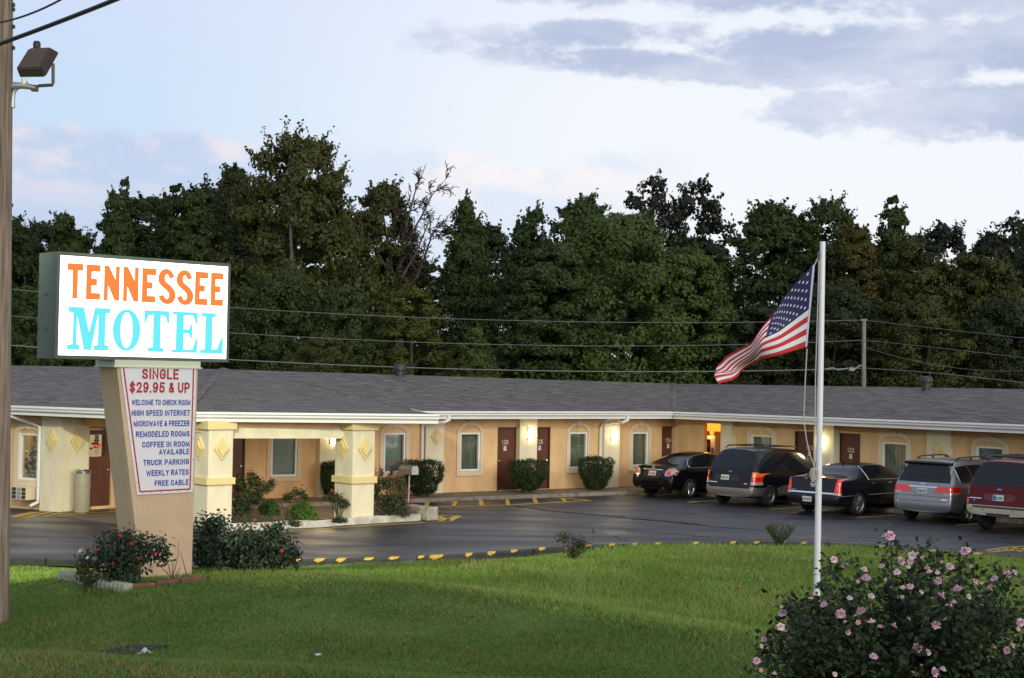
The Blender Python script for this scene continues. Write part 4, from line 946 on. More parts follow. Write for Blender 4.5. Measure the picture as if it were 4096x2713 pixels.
# ------------------------------------------------------------------ the roadside sign
_hl, _hr = 1.52, 1.52
dl = 1.52 * F / 400.5; dr = 1.52 * F / 369.5
_l = at_d(241.5, 1221, dl); _r2 = at_d(911.5, 1251, dr)
WS = Wall(_l.x, _l.y, _r2.x - _l.x, _r2.y - _l.y)
M_cab = mat('cabinet_green', (.060, .085, .070), .5, var=.2, vscale=2, stretch=(1, 1, .3))
M_face = emat('sign_face', (1, .985, .95), 3.4)
M_or = emat('sign_orange', (1, .27, .065), 1.0)
M_cy = emat('sign_cyan', (.17, .88, .97), 1.0)
M_post = mat('post_stucco', (.53, .40, .265), .85, var=.08, vscale=1.5, bump=.3, bscale=110)
M_lred = mat('lettering_red', (.36, .015, .025), .5)
M_lblue = mat('lettering_blue', (.025, .06, .33), .5)
def sign():
    M = WS.mat()
    u0, zt0 = WS.px(*r1(472, 238)); _, zb0 = WS.px(*r1(472, 1022)); u1, zt1 = WS.px(*r1(1787, 328)); _, zb1 = WS.px(*r1(1787, 1050))
    zt, zb = (zt0 + zt1) / 2, (zb0 + zb1) / 2
    b_l = WS.px(*r2(1130, 1410)); base_z = g1(*WS.pt(b_l[0], 0)[:2]) - .1
    root = thing('motel_sign', WS.pt((u0 + u1) / 2, base_z + .1, -.3), 'large backlit white roadside sign with orange and cyan lettering on a tapered stucco post', 'sign')
    D = .62
    mb = MB(); mb.ring(rect(u0 - .055, u1 + .045, zb - .055, zt + .055), rect(u0, u1, zb, zt), -D, .012, M); mb.prism(rect(u0 - .05, u1 + .04, zb - .05, zt + .05), -D - .002, -D + .02, M)
    cab = mb.build('cabinet', M_cab, root)
    f = MB(); f.prism(rect(u0 - .002, u1 + .002, zb - .002, zt + .002), -.03, 0, M); fc = f.build('lit_face', M_face, root)
    # seams and rivets on the end panel
    Me = Wall(WS.pt(u0 - .055, 0, -D).x, WS.pt(u0 - .055, 0, -D).y, WS.n.x, WS.n.y).mat()
    for k in range(9):
        for x in (.03, D - .03): s = MB(); s.box((x, .003, zb + .08 + k * (zt - zb - .16) / 8), (.018, .012, .018), Me); s.build('rivet', M_cab, cab)
    for x, z in ((D * .45, zb + .95), (D * .5, zb + .42)): s = MB(); s.box((x, .003, z), (.17, .008, .008), Me); s.build('seam', M_cab, cab)
    H = zt - zb
    def letter(poly_list, x0, x1, z0, z1, material, name):
        """polys in a unit cell; a poly with a hole is given as (outer, inner)"""
        l = MB()
        for p in poly_list:
            g = lambda q: [(x0 + a * (x1 - x0), z0 + b * (z1 - z0)) for a, b in q]
            if isinstance(p, tuple): l.ring(g(p[0]), g(p[1]), .0, .006, M)
            else: l.prism(g(p), .0, .006, M)
        l.build('letter', material, fc)
    def S(n=14):
        c = []
        # centre line of an S with its flared, cut ends
        P = [(.80, .74), (.66, .87), (.47, .92), (.27, .87), (.17, .74), (.22, .61), (.42, .52), (.63, .44), (.80, .33), (.82, .20), (.70, .10), (.50, .07), (.30, .11), (.15, .24)]
        out = []
        for i in range(len(P) - 1):
            for k in range(4):
                t = k / 4; p0 = P[max(i - 1, 0)]; p1 = P[i]; p2 = P[i + 1]; p3 = P[min(i + 2, len(P) - 1)]
                out.append(tuple(.5 * (2 * p1[j] + (p2[j] - p0[j]) * t + (2 * p0[j] - 5 * p1[j] + 4 * p2[j] - p3[j]) * t * t + (3 * p1[j] - p0[j] - 3 * p2[j] + p3[j]) * t ** 3) for j in (0, 1)))
        out.append(P[-1]); lft, rgt = [], []
        for i, p in enumerate(out):
            a, b = out[max(i - 1, 0)], out[min(i + 1, len(out) - 1)]; dx, dy = (b[0] - a[0]) * 1, (b[1] - a[1]) * 2.4; l = math.hypot(dx, dy)
            w = .155 + .05 * math.sin(math.pi * i / (len(out) - 1)); nx, ny = -dy / l, dx / l
            lft.append((p[0] + nx * w, p[1] + ny * w / 2.4)); rgt.append((p[0] - nx * w, p[1] - ny * w / 2.4))
        return [[lft[i], lft[i + 1], rgt[i + 1], rgt[i]] for i in range(len(out) - 1)]
    Tt = [[(0, .80), (1, .80), (1, 1), (0, 1)], [(.34, 0), (.68, 0), (.68, .80), (.34, .80)]]
    E = [[(0, 0), (.38, 0), (.38, 1), (0, 1)], [(.38, 0), (1, 0), (1, .195), (.38, .195)], [(.38, .40), (.76, .40), (.76, .60), (.38, .60)], [(.38, .80), (1, .80), (1, 1), (.38, 1)]]
    N_ = [[(0, 0), (.26, 0), (.26, 1), (0, 1)], [(.74, 0), (1, 0), (1, 1), (.74, 1)], [(.26, .44), (.26, 1), (.29, 1), (.74, .60), (.74, 0), (.70, 0)]]
    rows = [(Tt, 525, 650), (E, 675, 787), (N_, 815, 937), (N_, 966, 1086), (E, 1113, 1222), ('S', 1252, 1365), ('S', 1395, 1505), (E, 1528, 1630), (E, 1652, 1750)]
    for L_, x0, x1 in rows:
        ym = 440 + (x0 - 525) * .06; a, b = WS.px(*r1(x0, ym))[0], WS.px(*r1(x1, ym))[0]
        z1, z0 = zt - .073 * H, zt - .430 * H
        if L_ == 'S': z1 += .01 * H; z0 -= .008 * H; letter(S(), a - .02, b + .02, z0, z1, M_or, 'S')
        else: letter(L_, a, b, z0, z1, M_or, 'L')
    circ = lambda rx, ry, n=36: [(.5 + rx * math.cos(2 * math.pi * k / n), .5 + ry * math.sin(2 * math.pi * k / n)) for k in range(n)]
    Mm = [[(0, 0), (.30, 0), (.30, .11), (.22, .14), (.13, .14), (0, .11)], [(.13, .14), (.22, .14), (.22, .80), (.13, .86)], [(.02, .88), (.13, .86), (.22, .80), (.38, 1), (.02, 1)],
          [(.22, .80), (.40, 0), (.56, 0), (.51, .42), (.38, 1)], [(.51, .42), (.56, 0), (.72, .86), (.635, 1)], [(.635, 1), (.72, .86), (.90, .87), (1, .89), (1, 1)], [(.72, .14), (.89, .14), (.90, .87), (.72, .86)], [(.62, 0), (.985, 0), (.985, .11), (.89, .14), (.72, .14), (.62, .11)]]
    Oo = [(circ(.5, .5), circ(.22, .42))]
    T2 = [[(0, .70), (.07, .70), (.16, .86), (.36, .90), (.36, 1), (0, 1)], [(.36, .90), (.66, .90), (.66, 1), (.36, 1)], [(1, .70), (.93, .70), (.84, .86), (.66, .90), (.66, 1), (1, 1)], [(.36, .10), (.66, .10), (.66, .90), (.36, .90)], [(.16, 0), (.80, 0), (.80, .09), (.66, .12), (.36, .12), (.16, .09)]]
    E2 = [[(.16, .08), (.46, .08), (.46, .92), (.16, .92)], [(.02, .92), (1, .92), (1, 1), (.02, 1)], [(0, 0), (1, 0), (1, .08), (0, .08)], [(.80, .92), (.93, .73), (1, .73), (1, .92)], [(.80, .08), (.94, .36), (1, .36), (1, .08)], [(.46, .90), (.80, .92), (.46, .92)],
          [(.46, .47), (.66, .47), (.74, .36), (.80, .36), (.80, .70), (.74, .70), (.66, .57), (.46, .57)]]
    Ll = [[(.20, .08), (.52, .08), (.52, .90), (.20, .90)], [(.04, .90), (.66, .90), (.66, 1), (.04, 1)], [(0, 0), (1, 0), (1, .09), (0, .09)], [(.52, .09), (.74, .12), (.90, .39), (1, .39), (1, .09)]]
    for L_, x0, x1 in ((Mm, 527, 860), (Oo, 883, 1100), (T2, 1128, 1325), (E2, 1347, 1548), (Ll, 1572, 1750)):
        ym = 820; a, b = WS.px(*r1(x0, ym))[0], WS.px(*r1(x1, ym))[0]; letter(L_, a, b, zt - .945 * H, zt - .510 * H, M_cy, 'M')
    # post: front face tapers on the left, near vertical on the right
    tl = WS.px(*r1(912, 1080)); tr = WS.px(*r1(1556, 1080)); br = WS.px(*r2(1505, 1370)); bl = WS.px(*r2(1125, 1412)); ztop = zb - .05
    P = [(bl[0] - .02, base_z), (br[0], base_z), (tr[0], ztop), (tl[0], ztop)]
    p = MB(); p.prism(P, -D, -.015, M); post = p.build('post', M_post, root)
    c = MB(); c.prism(rect(tl[0] - .03, tr[0] + .03, ztop - .105, ztop - .002), -D - .03, .015, M); c.prism(rect(tl[0] - .05, tr[0] + .05, ztop - .12, ztop - .10), -D - .05, .035, M); c.build('flashing', mat('flashing', (.50, .54, .44), .35, .3), post)
    # raised corner fillet along the left edge of the end
    # price panel
    q = [WS.px(*r2(1075, 745)), WS.px(*r2(1507, 722)), WS.px(*r1(1537, 1098)), WS.px(*r1(938, 1088))]
    pn = MB(); pn.prism(q, -.016, .012, M); panel = pn.build('price_panel', mat('panel_white', (.66, .66, .72), .45), root)
    ctr = (sum(a for a, _ in q) / 4, sum(z for _, z in q) / 4)
    def inset(d):
        out = []
        for i in range(4):
            a, b, c_ = Vector(q[i - 1]), Vector(q[i]), Vector(q[(i + 1) % 4]); e1 = (a - b).normalized(); e2 = (c_ - b).normalized(); k = (e1 + e2).normalized(); sn = abs(e1.x * k.y - e1.y * k.x); out.append(tuple(b + k * (d / sn)))
        return out
    bd = MB(); bd.ring(inset(.038), inset(.062), .011, .0145, M); bd.build('red_border', M_lred, panel)
    rows = [('SINGLE', (1113, 1400), 1170, r1, 82, M_lred), ('$29.95 & UP', (1015, 1488), 1275, r1, 84, M_lred), ('WELCOME TO CHECK ROOM', (1032, 1492), 20, r2, 44, M_lblue), ('HIGH SPEED INTERNET', (1031, 1490), 102, r2, 46, M_lblue), ('MICROWAVE & FREEZER', (1047, 1487), 185, r2, 46, M_lblue),
            ('REMODELED ROOMS', (1065, 1486), 267, r2, 46, M_lblue), ('COFFEE IN ROOM', (1114, 1485), 348, r2, 46, M_lblue), ('AVAILABLE', (1247, 1483), 406, r2, 44, M_lblue), ('TRUCK PARKING', (1123, 1481), 488, r2, 46, M_lblue), ('WEEKLY RATES', (1147, 1479), 570, r2, 46, M_lblue), ('FREE CABLE', (1213, 1478), 649, r2, 44, M_lblue)]
    for s_, (x0, x1), y, f_, hh, mt in rows:
        a, b = WS.px(*f_(x0, y), .0122)[0], WS.px(*f_(x1, y), .0122)[0]; z = WS.px(*f_((x0 + x1) / 2, y), .0122)[1]; zz = WS.px(*f_((x0 + x1) / 2, y + hh), .0122)[1]
        stroke_text('lettering', s_, z - zz, b - a, mt, WS, (a + b) / 2, z, .0125, panel, weight=.20)
    sc = MB()
    for i in range(4):
        for k in range(6):
            a = Vector(q[i]).lerp(Vector(q[(i + 1) % 4]), (k + .5) / 6); a = a.lerp(Vector(ctr), .025); sc = MB(); sc.box((a.x, .013, a.y), (.014, .006, .014), M); sc.build('screw', M_chrome, panel)
    # planting bed, edging
    zg = lambda x, y: g1(x, y)
    def on(px, py): # lands on the lawn
        d = 23.
        for _ in range(12):
            p_ = at_d(*dd(px, py), d); d -= (p_.z - zg(p_.x, p_.y)) * -9.0 * -1 * .6 if False else 0
            e = p_.z - zg(p_.x, p_.y); d += e * 4.0
        return at_d(*dd(px, py), d)
    bed = [(150, 1338), (215, 1352), (258, 1366), (300, 1368), (430, 1350), (560, 1335), (690, 1325), (660, 1300), (440, 1310), (300, 1312), (170, 1322)]
    pts = []
    for x, y in bed: p_ = on(x, y); p_.z = zg(p_.x, p_.y) + .035; pts.append(p_)
    mb = MB(); c_ = sum(pts, Vector()) / len(pts); n = len(pts)
    for i in range(n): mb.quad(c_ + Vector((0, 0, .04)), pts[i], pts[(i + 1) % n])
    tag(mb.build('mulch_bed', mat('mulch', (.075, .022, .012), .95, var=.7, vscale=22, bump=1, bscale=60)), kind='structure')
    return root, on
SIGN, on_lawn = sign()
def edging():
    t = thing('garden_edging', on_lawn(200, 1345), 'weathered scalloped concrete edging in front of the rose bush beside the sign', 'edging'); rnd = random.Random(2); b = MB(); M_s = mat('edging_stone', (.33, .34, .28), .9, var=.3, vscale=14, bump=.5)
    a, c = on_lawn(146, 1338), on_lawn(294, 1369); n = 17
    for i in range(n):
        k = i / (n - 1); p = a.lerp(c, k); p.z = g1(p.x, p.y); T = Matrix.Translation(p)
        b = MB(); b.lathe([(.085, -.05), (.09, .05), (.085, .10 + rnd.uniform(-.015, .02)), (.06, .125), (.02, .13)], 10, T); b.build('stone', M_s, t, smooth=True)
    b = MB(); a, c = on_lawn(300, 1368), on_lawn(470, 1346); d = (c - a); d.z = 0; l = d.length; d.normalize(); W = Wall(a.x, a.y, d.x, d.y)
    for k in range(3):
        s0 = k * l / 3 + .01; s1 = (k + 1) * l / 3 - .01; p = W.pt((s0 + s1) / 2, 0); z = g1(p.x, p.y); b.box(((s0 + s1) / 2, 0, z + .02), (s1 - s0, .11, .13), W.mat(), bev=.012)
    o = b.build('brick_edging', mat('edging_brick', (.17, .075, .05), .9, var=.35, vscale=9, bump=.4)); tag(o, 'low red brown brick edging along the mulch bed below the sign post', 'edging')
edging()

# ------------------------------------------------------------------ utility pole with floodlight, cables
M_wood = mat('pole_wood', (.20, .155, .12), .9, var=.55, vscale=3, stretch=(9, 9, .35), bump=.6, bscale=8)
def pole():
    d = 22.0; b0 = at_d(-20, 2490, d); tp = at_d(2, -260, d); base = Vector((b0.x, b0.y, g1(b0.x, b0.y) - .1))
    t = thing('utility_pole', (b0.x, b0.y, g1(b0.x, b0.y)), 'weathered wooden utility pole with a floodlight at the left edge of the lawn', 'utility pole')
    b = MB(); pts = [base.lerp(tp, k / 12) for k in range(13)]; b.tube(pts, [.20 - .017 * k / 12 for k in range(13)], 20); b.build('pole', M_wood, t, smooth=True)
    s = MB()
    for py in (38, 240 / 2.24, 430 / 2.24, 20): p = at_d(52, py, d); s.box(p, (.05, .05, .05))
    s.build('bolts', mat('bolt_dark', (.03, .025, .022), .6), t)
    # floodlight: tilted box on a bracket arm
    fl = thing('floodlight', at_d(150, 330, d - .05), 'brown box floodlight tilted down on a bent bracket arm of the utility pole', 'floodlight')
    q = lambda x, y, dz=0: at_d(x / 2.24, y / 2.24, d + dz)
    m = MB(); m.tube([q(98, 775), q(130, 775), q(185, 768), q(250, 775), q(322, 792)], [.043, .064, .048, .043, .040], 10); m.tube([q(112, 965), q(114, 900), q(122, 830), q(150, 790), q(190, 770)], [.043, .031, .031, .031, .035], 8); m.build('bracket', mat('galvanised', (.40, .42, .40), .45, .6), fl, smooth=True)
    m = MB(); m.box(q(312, 792), (.09, .07, .09)); m.tube([q(345, 770), q(470, 762), q(476, 740), q(476, 570)], .025, 8); m.build('yoke', mat('flood_brown', (.075, .055, .048), .5), fl)
    # body: front plate towards lower right and away, back towards us
    C_ = q(335, 565, .02); ax = (q(415, 690) - q(535, 470)); ax.normalize()
    bk = [(142, 618), (258, 432), (452, 424), (360, 612)]; bq = [q(x, y, -.14) for x, y in bk]
    fr = [(172, 695), (300, 470), (532, 470), (408, 692)]; fq = [q(x, y, .37) for x, y in fr]
    m = MB(); m.add(bq + fq, [(0, 1, 2, 3), (4, 5, 6, 7), (0, 1, 5, 4), (1, 2, 6, 5), (2, 3, 7, 6), (3, 0, 4, 7)])
    bm = bmesh.new(); vs = [bm.verts.new(v) for v in m.v]; [bm.faces.new([vs[i] for i in f]) for f in m.f]; bmesh.ops.recalc_face_normals(bm, faces=bm.faces); bmesh.ops.bevel(bm, geom=bm.edges[:], offset=.018, segments=2, affect='EDGES')
    m = MB().frombm(bm); m.build('housing', mat('flood_brown', (.075, .055, .048), .5), fl)
    cen = sum(fq, Vector()) / 4; nrm = (fq[1] - fq[0]).cross(fq[3] - fq[0]).normalized(); nrm = nrm if nrm.y > 0 else -nrm
    lens = [cen + (p - cen) * .86 + nrm * .012 for p in fq]
    m = MB(); m.quad(*lens); m.quad(*[p + nrm * .006 for p in lens]); m.build('lens', emat('flood_lens', (.93, 1, .72), 25), fl)
    m = MB(); m.tube([q(215, 760), q(215, 705)], .04, 8); m.build('swivel', mat('swivel_pale', (.75, .78, .62), .4), fl)
    m = MB(); m.lathe([(.055, 0), (.055, .07), (.042, .1), (.005, .105)], 12, Matrix.Translation(q(330, 432, .05))); m.build('photocell', mat('bolt_dark', (.03, .025, .022), .6), fl)
    m = MB(); m.tube([q(228, 700), q(235, 730), q(270, 770)], .006, 6); m.build('wire', mat('wire_black', (.015, .015, .016), .6), fl)
    ld = bpy.data.lights.new('flood_lamp', 'SPOT'); ld.energy = 7500; ld.color = (.95, 1, .66); ld.spot_size = R(105); ld.spot_blend = .7; ld.shadow_soft_size = .18
    lo = bpy.data.objects.new('flood_lamp', ld); COL.objects.link(lo); lo.location = cen + nrm * .10
    tgt = Vector((-7.0, 34, 1.0)); lo.rotation_euler = (tgt - lo.location).to_track_quat('-Z', 'Y').to_euler(); adopt(lo, fl)
pole()
M_wire = mat('wire_black', (.015, .015, .016), .6)
def cable(name, pts, r, label, cat='cable', group=None, material=None):
    b = MB(); b.tube(pts, r, 6); return tag(b.build(name, material or M_wire, smooth=True), label, cat, group)
def sag(a, b, s, n=24): return [a.lerp(b, k / n) - Vector((0, 0, s * 4 * (k / n) * (1 - k / n))) for k in range(n + 1)]
cable('overhead_cable', sag(at_d(-40, 190, 21.7), at_d(900, -185, 17), .03), .030, 'thick black cable rising from the wooden pole towards the upper right')
cable('overhead_cable', sag(at_d(-40, 96, 21.7), at_d(420, -115, 18), .12), .014, 'thin black cable above the thick one near the top of the pole')

# ------------------------------------------------------------------ flag pole and flag
def flagpole():
    d = 26.0; b = at_d(3266, 2440, d); z0 = g1(b.x, b.y); tp = at_d(3291, 967, d)
    t = thing('flagpole', (b.x, b.y, z0), 'white painted metal flagpole standing in the lawn', 'flagpole')
    m = MB(); m.tube([Vector((b.x, b.y, z0 - .1)).lerp(tp, k / 8) for k in range(9)], [.057 - .010 * k / 8 for k in range(9)], 20); m.build('pole', mat('pole_white', (.72, .74, .80), .35), t, smooth=True)
    m = MB(); m.box(at_d(3273, 1020, d - .05), (.03, .05, .12)); m.box(at_d(3303, 1002, d), (.05, .015, .015)); m.build('pulley', mat('pulley_dark', (.06, .05, .045), .6), t)
    M_rope = mat('rope', (.42, .40, .38), .9)
    q = lambda x, y, e=-.06: at_d(x, y, d + e)
    m = MB(); m.tube([q(3273, 1030), q(3262, 1052), q(3258, 1060)], .011, 6); m.tube([q(3276, 1040), q(3270, 1250), q(3262, 1500), q(3260, 1700), q(3258, 1880)], .010, 6)
    m.tube([q(3228, 1395), q(3222, 1500), q(3216, 1640), q(3218, 1700), q(3226, 1760), q(3240, 1820), q(3258, 1868)], .011, 6); m.build('halyard', M_rope, t, smooth=True)
    m = MB(); rnd = random.Random(1)
    for k in range(9):
        x0 = rnd.uniform(-6, 6); w = rnd.uniform(6, 14); h = rnd.uniform(36, 52); pts = [q(3258 + x0 + w * math.cos(a), 1895 + h * .5 * math.sin(a) + (1 - abs(math.cos(a))) * 4, -.07 - .02 * rnd.random()) for a in np.linspace(0, 2 * math.pi, 15)]; m.tube(pts, .009, 5)
    m.build('coil', M_rope, t, smooth=True)
    # the flag: two edge curves, ripples in depth
    f = lambda x, y: (2700 + x / 1.96, 900 + y / 1.96)
    top = [(1098, 300), (985, 410), (895, 515), (815, 625), (740, 735), (660, 850), (585, 930), (470, 1005), (380, 1055), (316, 1098)]
    bot = [(1036, 955), (945, 985), (850, 1012), (760, 1038), (665, 1060), (610, 1085), (565, 1128), (500, 1180), (440, 1215), (345, 1232)]
    nu, rows = 54, 13 * 4
    top = [(np.interp(k / nu * 9, range(10), [p[0] for p in top]), np.interp(k / nu * 9, range(10), [p[1] for p in top])) for k in range(nu + 1)]
    bot = [(np.interp(k / nu * 9, range(10), [p[0] for p in bot]), np.interp(k / nu * 9, range(10), [p[1] for p in bot])) for k in range(nu + 1)]
    def P(u, v):
        k = min(int(u * nu), nu - 1); e = u * nu - k; a = [top[k][j] * (1 - e) + top[k + 1][j] * e for j in (0, 1)]; c = [bot[k][j] * (1 - e) + bot[k + 1][j] * e for j in (0, 1)]
        s = v + .05 * math.sin(math.pi * v) * math.sin(u * 9) * min(1, u * 3); x = a[0] * (1 - s) + c[0] * s; y = a[1] * (1 - s) + c[1] * s
        amp = .28 * min(1, u * 1.6); dep = amp * math.sin(u * 8.5 + v * 2.2) + .10 * min(1, u * 2) * math.sin(v * 5 + u * 3) + u * .35
        x += 12 * min(1, u * 2) * math.sin(u * 21 + v * 3) * (.4 + u) + 26 * max(0, u - .55) * math.sin(v * 11 + u * 9); y += 60 * max(0, u - .5) ** 1.2 * math.sin(v * 7 + 1.3 + u * 5)
        return at_d(*f(x, y), d - .06 + dep)
    V = []; Fc = []; mi = []
    for i in range(nu + 1):
        for j in range(rows + 1): V.append(P(i / nu, j / rows))
    for i in range(nu):
        for j in range(rows):
            a = i * (rows + 1) + j; Fc.append((a, a + 1, a + rows + 2, a + rows + 1)); u, v = (i + .5) / nu, (j + .5) / rows; st = int(v * 13)
            mi.append(3 if i == 0 else 2 if (u < .42 and st < 7) else (0 if st % 2 == 0 else 1))
    fr = thing('flag', at_d(3261, 1056, d - .06), 'american flag with stars and stripes drooping from the white flagpole', 'flag')
    m = MB(); m.v = V; m.f = [list(x) for x in Fc]; m.m = mi
    stb = MB()
    for r_ in range(9):
        for c_ in range(6 if r_ % 2 == 0 else 5):
            u = .022 + (.398) * ((c_ * 2 + (1 if r_ % 2 == 0 else 2)) / 12); v = 7 / 13 * (r_ + 1) / 10
            for sgn in (1, -1):
                vs = []
                for k in range(10):
                    a = math.pi / 2 + k * math.pi / 5; rr = .0225 if k % 2 == 0 else .0095
                    uu, vv = u + rr * .62 * math.cos(a), v - rr * math.sin(a) * .98; p = P(max(uu, .001), vv); e1 = P(uu + .01, vv) - P(uu - .01 if uu > .011 else uu, vv); e2 = P(uu, vv + .01) - P(uu, vv - .01); n = e1.cross(e2).normalized(); vs.append(p + n * .006 * sgn)
                ctr = sum(vs, Vector()) / 10; b0 = len(stb.v); stb.v += [ctr] + vs
                for k in range(10): stb.f.append([b0, b0 + 1 + k, b0 + 1 + (k + 1) % 10]); stb.m.append(4)
    nb = len(m.v); m.v += stb.v; m.f += [[nb + i for i in f_] for f_ in stb.f]; m.m += stb.m
    o = m.build('cloth', [mat('flag_red', (.44, .012, .018), .7), mat('flag_white', (.66, .64, .68), .7), mat('flag_blue', (.013, .015, .085), .7), mat('flag_header', (.45, .45, .62), .7), mat('flag_star', (.75, .75, .78), .7)], fr, smooth='all')
    so = o.modifiers.new('thickness', 'SOLIDIFY'); so.thickness = .004; so.offset = 0
flagpole()

# ------------------------------------------------------------------ wires behind the motel
def back_lines():
    d = 64; pb = at_d(3458, 1560, d); tp = at_d(3456, 1281, d)
    t = thing('utility_pole', (pb.x, pb.y, 0), 'slim grey utility pole rising behind the right wing of the motel', 'utility pole')
    m = MB(); m.tube([(pb.x, pb.y, -.1), tp], [.115, .08], 14); m.box(tp, (.26, .10, .10)); m.build('pole', mat('grey_pole', (.20, .185, .175), .9, var=.4, vscale=3, stretch=(8, 8, .4)), t)
    lw = mat('wire_grey', (.16, .16, .165), .6)
    L = dict(d=58)
    rows = [((20, 1155), (925, 1229), (1955, 1283), (2600, 1288), (3456, 1281), 'uppermost', .011), ((20, 1262), (925, 1331), (1955, 1380), (2600, 1382), (3456, 1361), 'middle', .011), ((20, 1380), (925, 1439), (1955, 1480), (2600, 1487), (3456, 1473), 'lowest', .020)]
    for a, b, c, e, p, w, r_ in rows:
        pts = []; q = [a, b, c, e, p]; xs = [i[0] for i in q]; co = np.polyfit(xs, [i[1] for i in q], 3)
        for k in range(41):
            x = -120 + (3456 + 120) * k / 40; y = float(np.polyval(co, x)) if k < 40 else p[1]; pts.append(at_d(x if k < 40 else p[0], y, 57 + 7 * k / 40))
        cable('power_line', pts, r_, f'{w} of three grey power lines running left behind the sign to the rear pole', 'power line', 'power lines behind the motel', lw)
    for p, c, e, w, r_ in (((3456, 1281), (3780, 1318), (4130, 1357), 'uppermost', .011), ((3456, 1361), (3780, 1395), (4130, 1436), 'upper middle', .011), ((3456, 1388), (3640, 1440), (4130, 1482), 'slack lower middle', .009), ((3456, 1473), (3780, 1497), (4130, 1537), 'lowest', .018)):
        co = np.polyfit([p[0], c[0], e[0]], [p[1], c[1], e[1]], 2); pts = [at_d(x, float(np.polyval(co, x)), 64 - 6 * (x - 3456) / 674) for x in np.linspace(3456, 4300, 26)]
        cable('power_line', pts, r_, f'{w} of the grey power lines running right from the rear pole', 'power line', 'power lines right of the rear pole', lw)
    b = MB(); c = at_d(3406, 1478, 63.7); b.box(c, (.24, .16, .16), bev=.04); b.tube([at_d(3300, 1478, 63), at_d(3330, 1472, 63), at_d(3350, 1480, 63), at_d(3390, 1474, 63.5)], .03, 6); b.tube([at_d(3415, 1480, 63.8), at_d(3440, 1462, 63.9), at_d(3456, 1466, 64)], .03, 6)
    tag(b.build('splice_box', mat('splice_grey', (.22, .23, .26), .5)), 'small grey splice box hanging on the lowest power line beside the rear pole', 'splice box')
back_lines()
# ------------------------------------------------------------------ vegetation
def leaf_cloud(rng, C, Nn, size, aspect=.55, up=.5, jitter=.35):
    """diamond leaves around centres C with preferred normals Nn"""
    n = len(C); nr = Nn + rng.normal(0, jitter, (n, 3)); nr[:, 2] += up * .4; nr /= np.linalg.norm(nr, axis=1, keepdims=True)
    t = rng.normal(0, 1, (n, 3)); t -= nr * (t * nr).sum(1, keepdims=True); t /= np.linalg.norm(t, axis=1, keepdims=True); b = np.cross(nr, t)
    L = size * rng.uniform(.6, 1.25, (n, 1)); W = L * aspect
    V = np.stack([C - t * L * .5, C + b * W * .5 + nr * L * .06, C + t * L * .5, C - b * W * .5 + nr * L * .06], 1).reshape(-1, 3)
    return V, np.arange(4 * n).reshape(n, 4)
def sphere(rng, n): v = rng.normal(0, 1, (n, 3)); return v / np.linalg.norm(v, axis=1, keepdims=True)
def crown_arrays(seed, W, H, style, nclump, per, leaf, sparse=0):
    rng = np.random.default_rng(seed); Cs, Ns = [], []
    lobes = [(rng.uniform(-.28, .28) * W, rng.uniform(-.28, .28) * W, rng.uniform(.62, 1.0) * H) for _ in range(4)]
    for i in range(nclump):
        h = rng.uniform(.02, 1) ** .9
        if style == 'round': r = math.sqrt(max(0, 1 - ((h - .45) / .56) ** 2)) if h > .45 else .80 + .20 * math.sin(h / .45 * math.pi / 2)
        elif style == 'spire': r = (1 - h) ** .62 * 1.05 + .04 if h > .2 else .86
        else: r = (1 - ((h - .4) / .62) ** 2) ** .55 if h > .4 else .75 + .25 * h / .4
        a = rng.uniform(0, 2 * math.pi); k = rng.uniform(.35, 1.0) ** .5; R_ = W / 2 * r * k * rng.uniform(.82, 1.12)
        c = np.array([math.cos(a) * R_, math.sin(a) * R_, h * H])
        if style == 'lobed':
            lx, ly, lz = lobes[i % 4]; w = min(1, max(0, h - .45) * 1.8); c[0] = c[0] * (1 - .35 * w) + lx * w * .8; c[1] = c[1] * (1 - .35 * w) + ly * w * .8; c[2] *= lz / H * .25 + .75
        if style == 'spire' and h > .55:
            q = i % 5; c[0] += math.cos(q * 1.26) * W * .17 * (h - .4); c[1] += math.sin(q * 1.26) * W * .17 * (h - .4); c[2] *= .86 + .035 * q
        cr = (W * .65 + .16) * rng.uniform(.085, .15) * (1.15 - .45 * h)
        n = int(per * 1.7 * rng.uniform(.6, 1.4)); d = sphere(rng, n); rr = rng.uniform(.45, 1.05, (n, 1)) ** .6
        p = c + d * rr * cr * np.array([1.15, 1.15, .78]); ok = d[:, 2] > -.75
        out = c.copy(); out[2] = 0; out = out / (np.linalg.norm(out) + .01)
        Cs.append(p[ok]); Ns.append((d * .8 + out * .35)[ok])
        if style != 'round' or i % 3 == 0:                # leafy shoots poking out of the outline
            m = per // 4; l = rng.uniform(.5, 1.15, (m, 1)) * cr * 2.0; sh = (out * .5 + np.array([0, 0, .9 if style == 'spire' else .55]) + rng.normal(0, .25, 3)); sh /= np.linalg.norm(sh)
            Cs.append(c + sh * l * rng.uniform(.3, 1, (m, 1)) + rng.normal(0, .13, (m, 3)) * cr); Ns.append(sphere(rng, m))
    C = np.concatenate(Cs); N_ = np.concatenate(Ns); return leaf_cloud(rng, C, N_, leaf, .62)
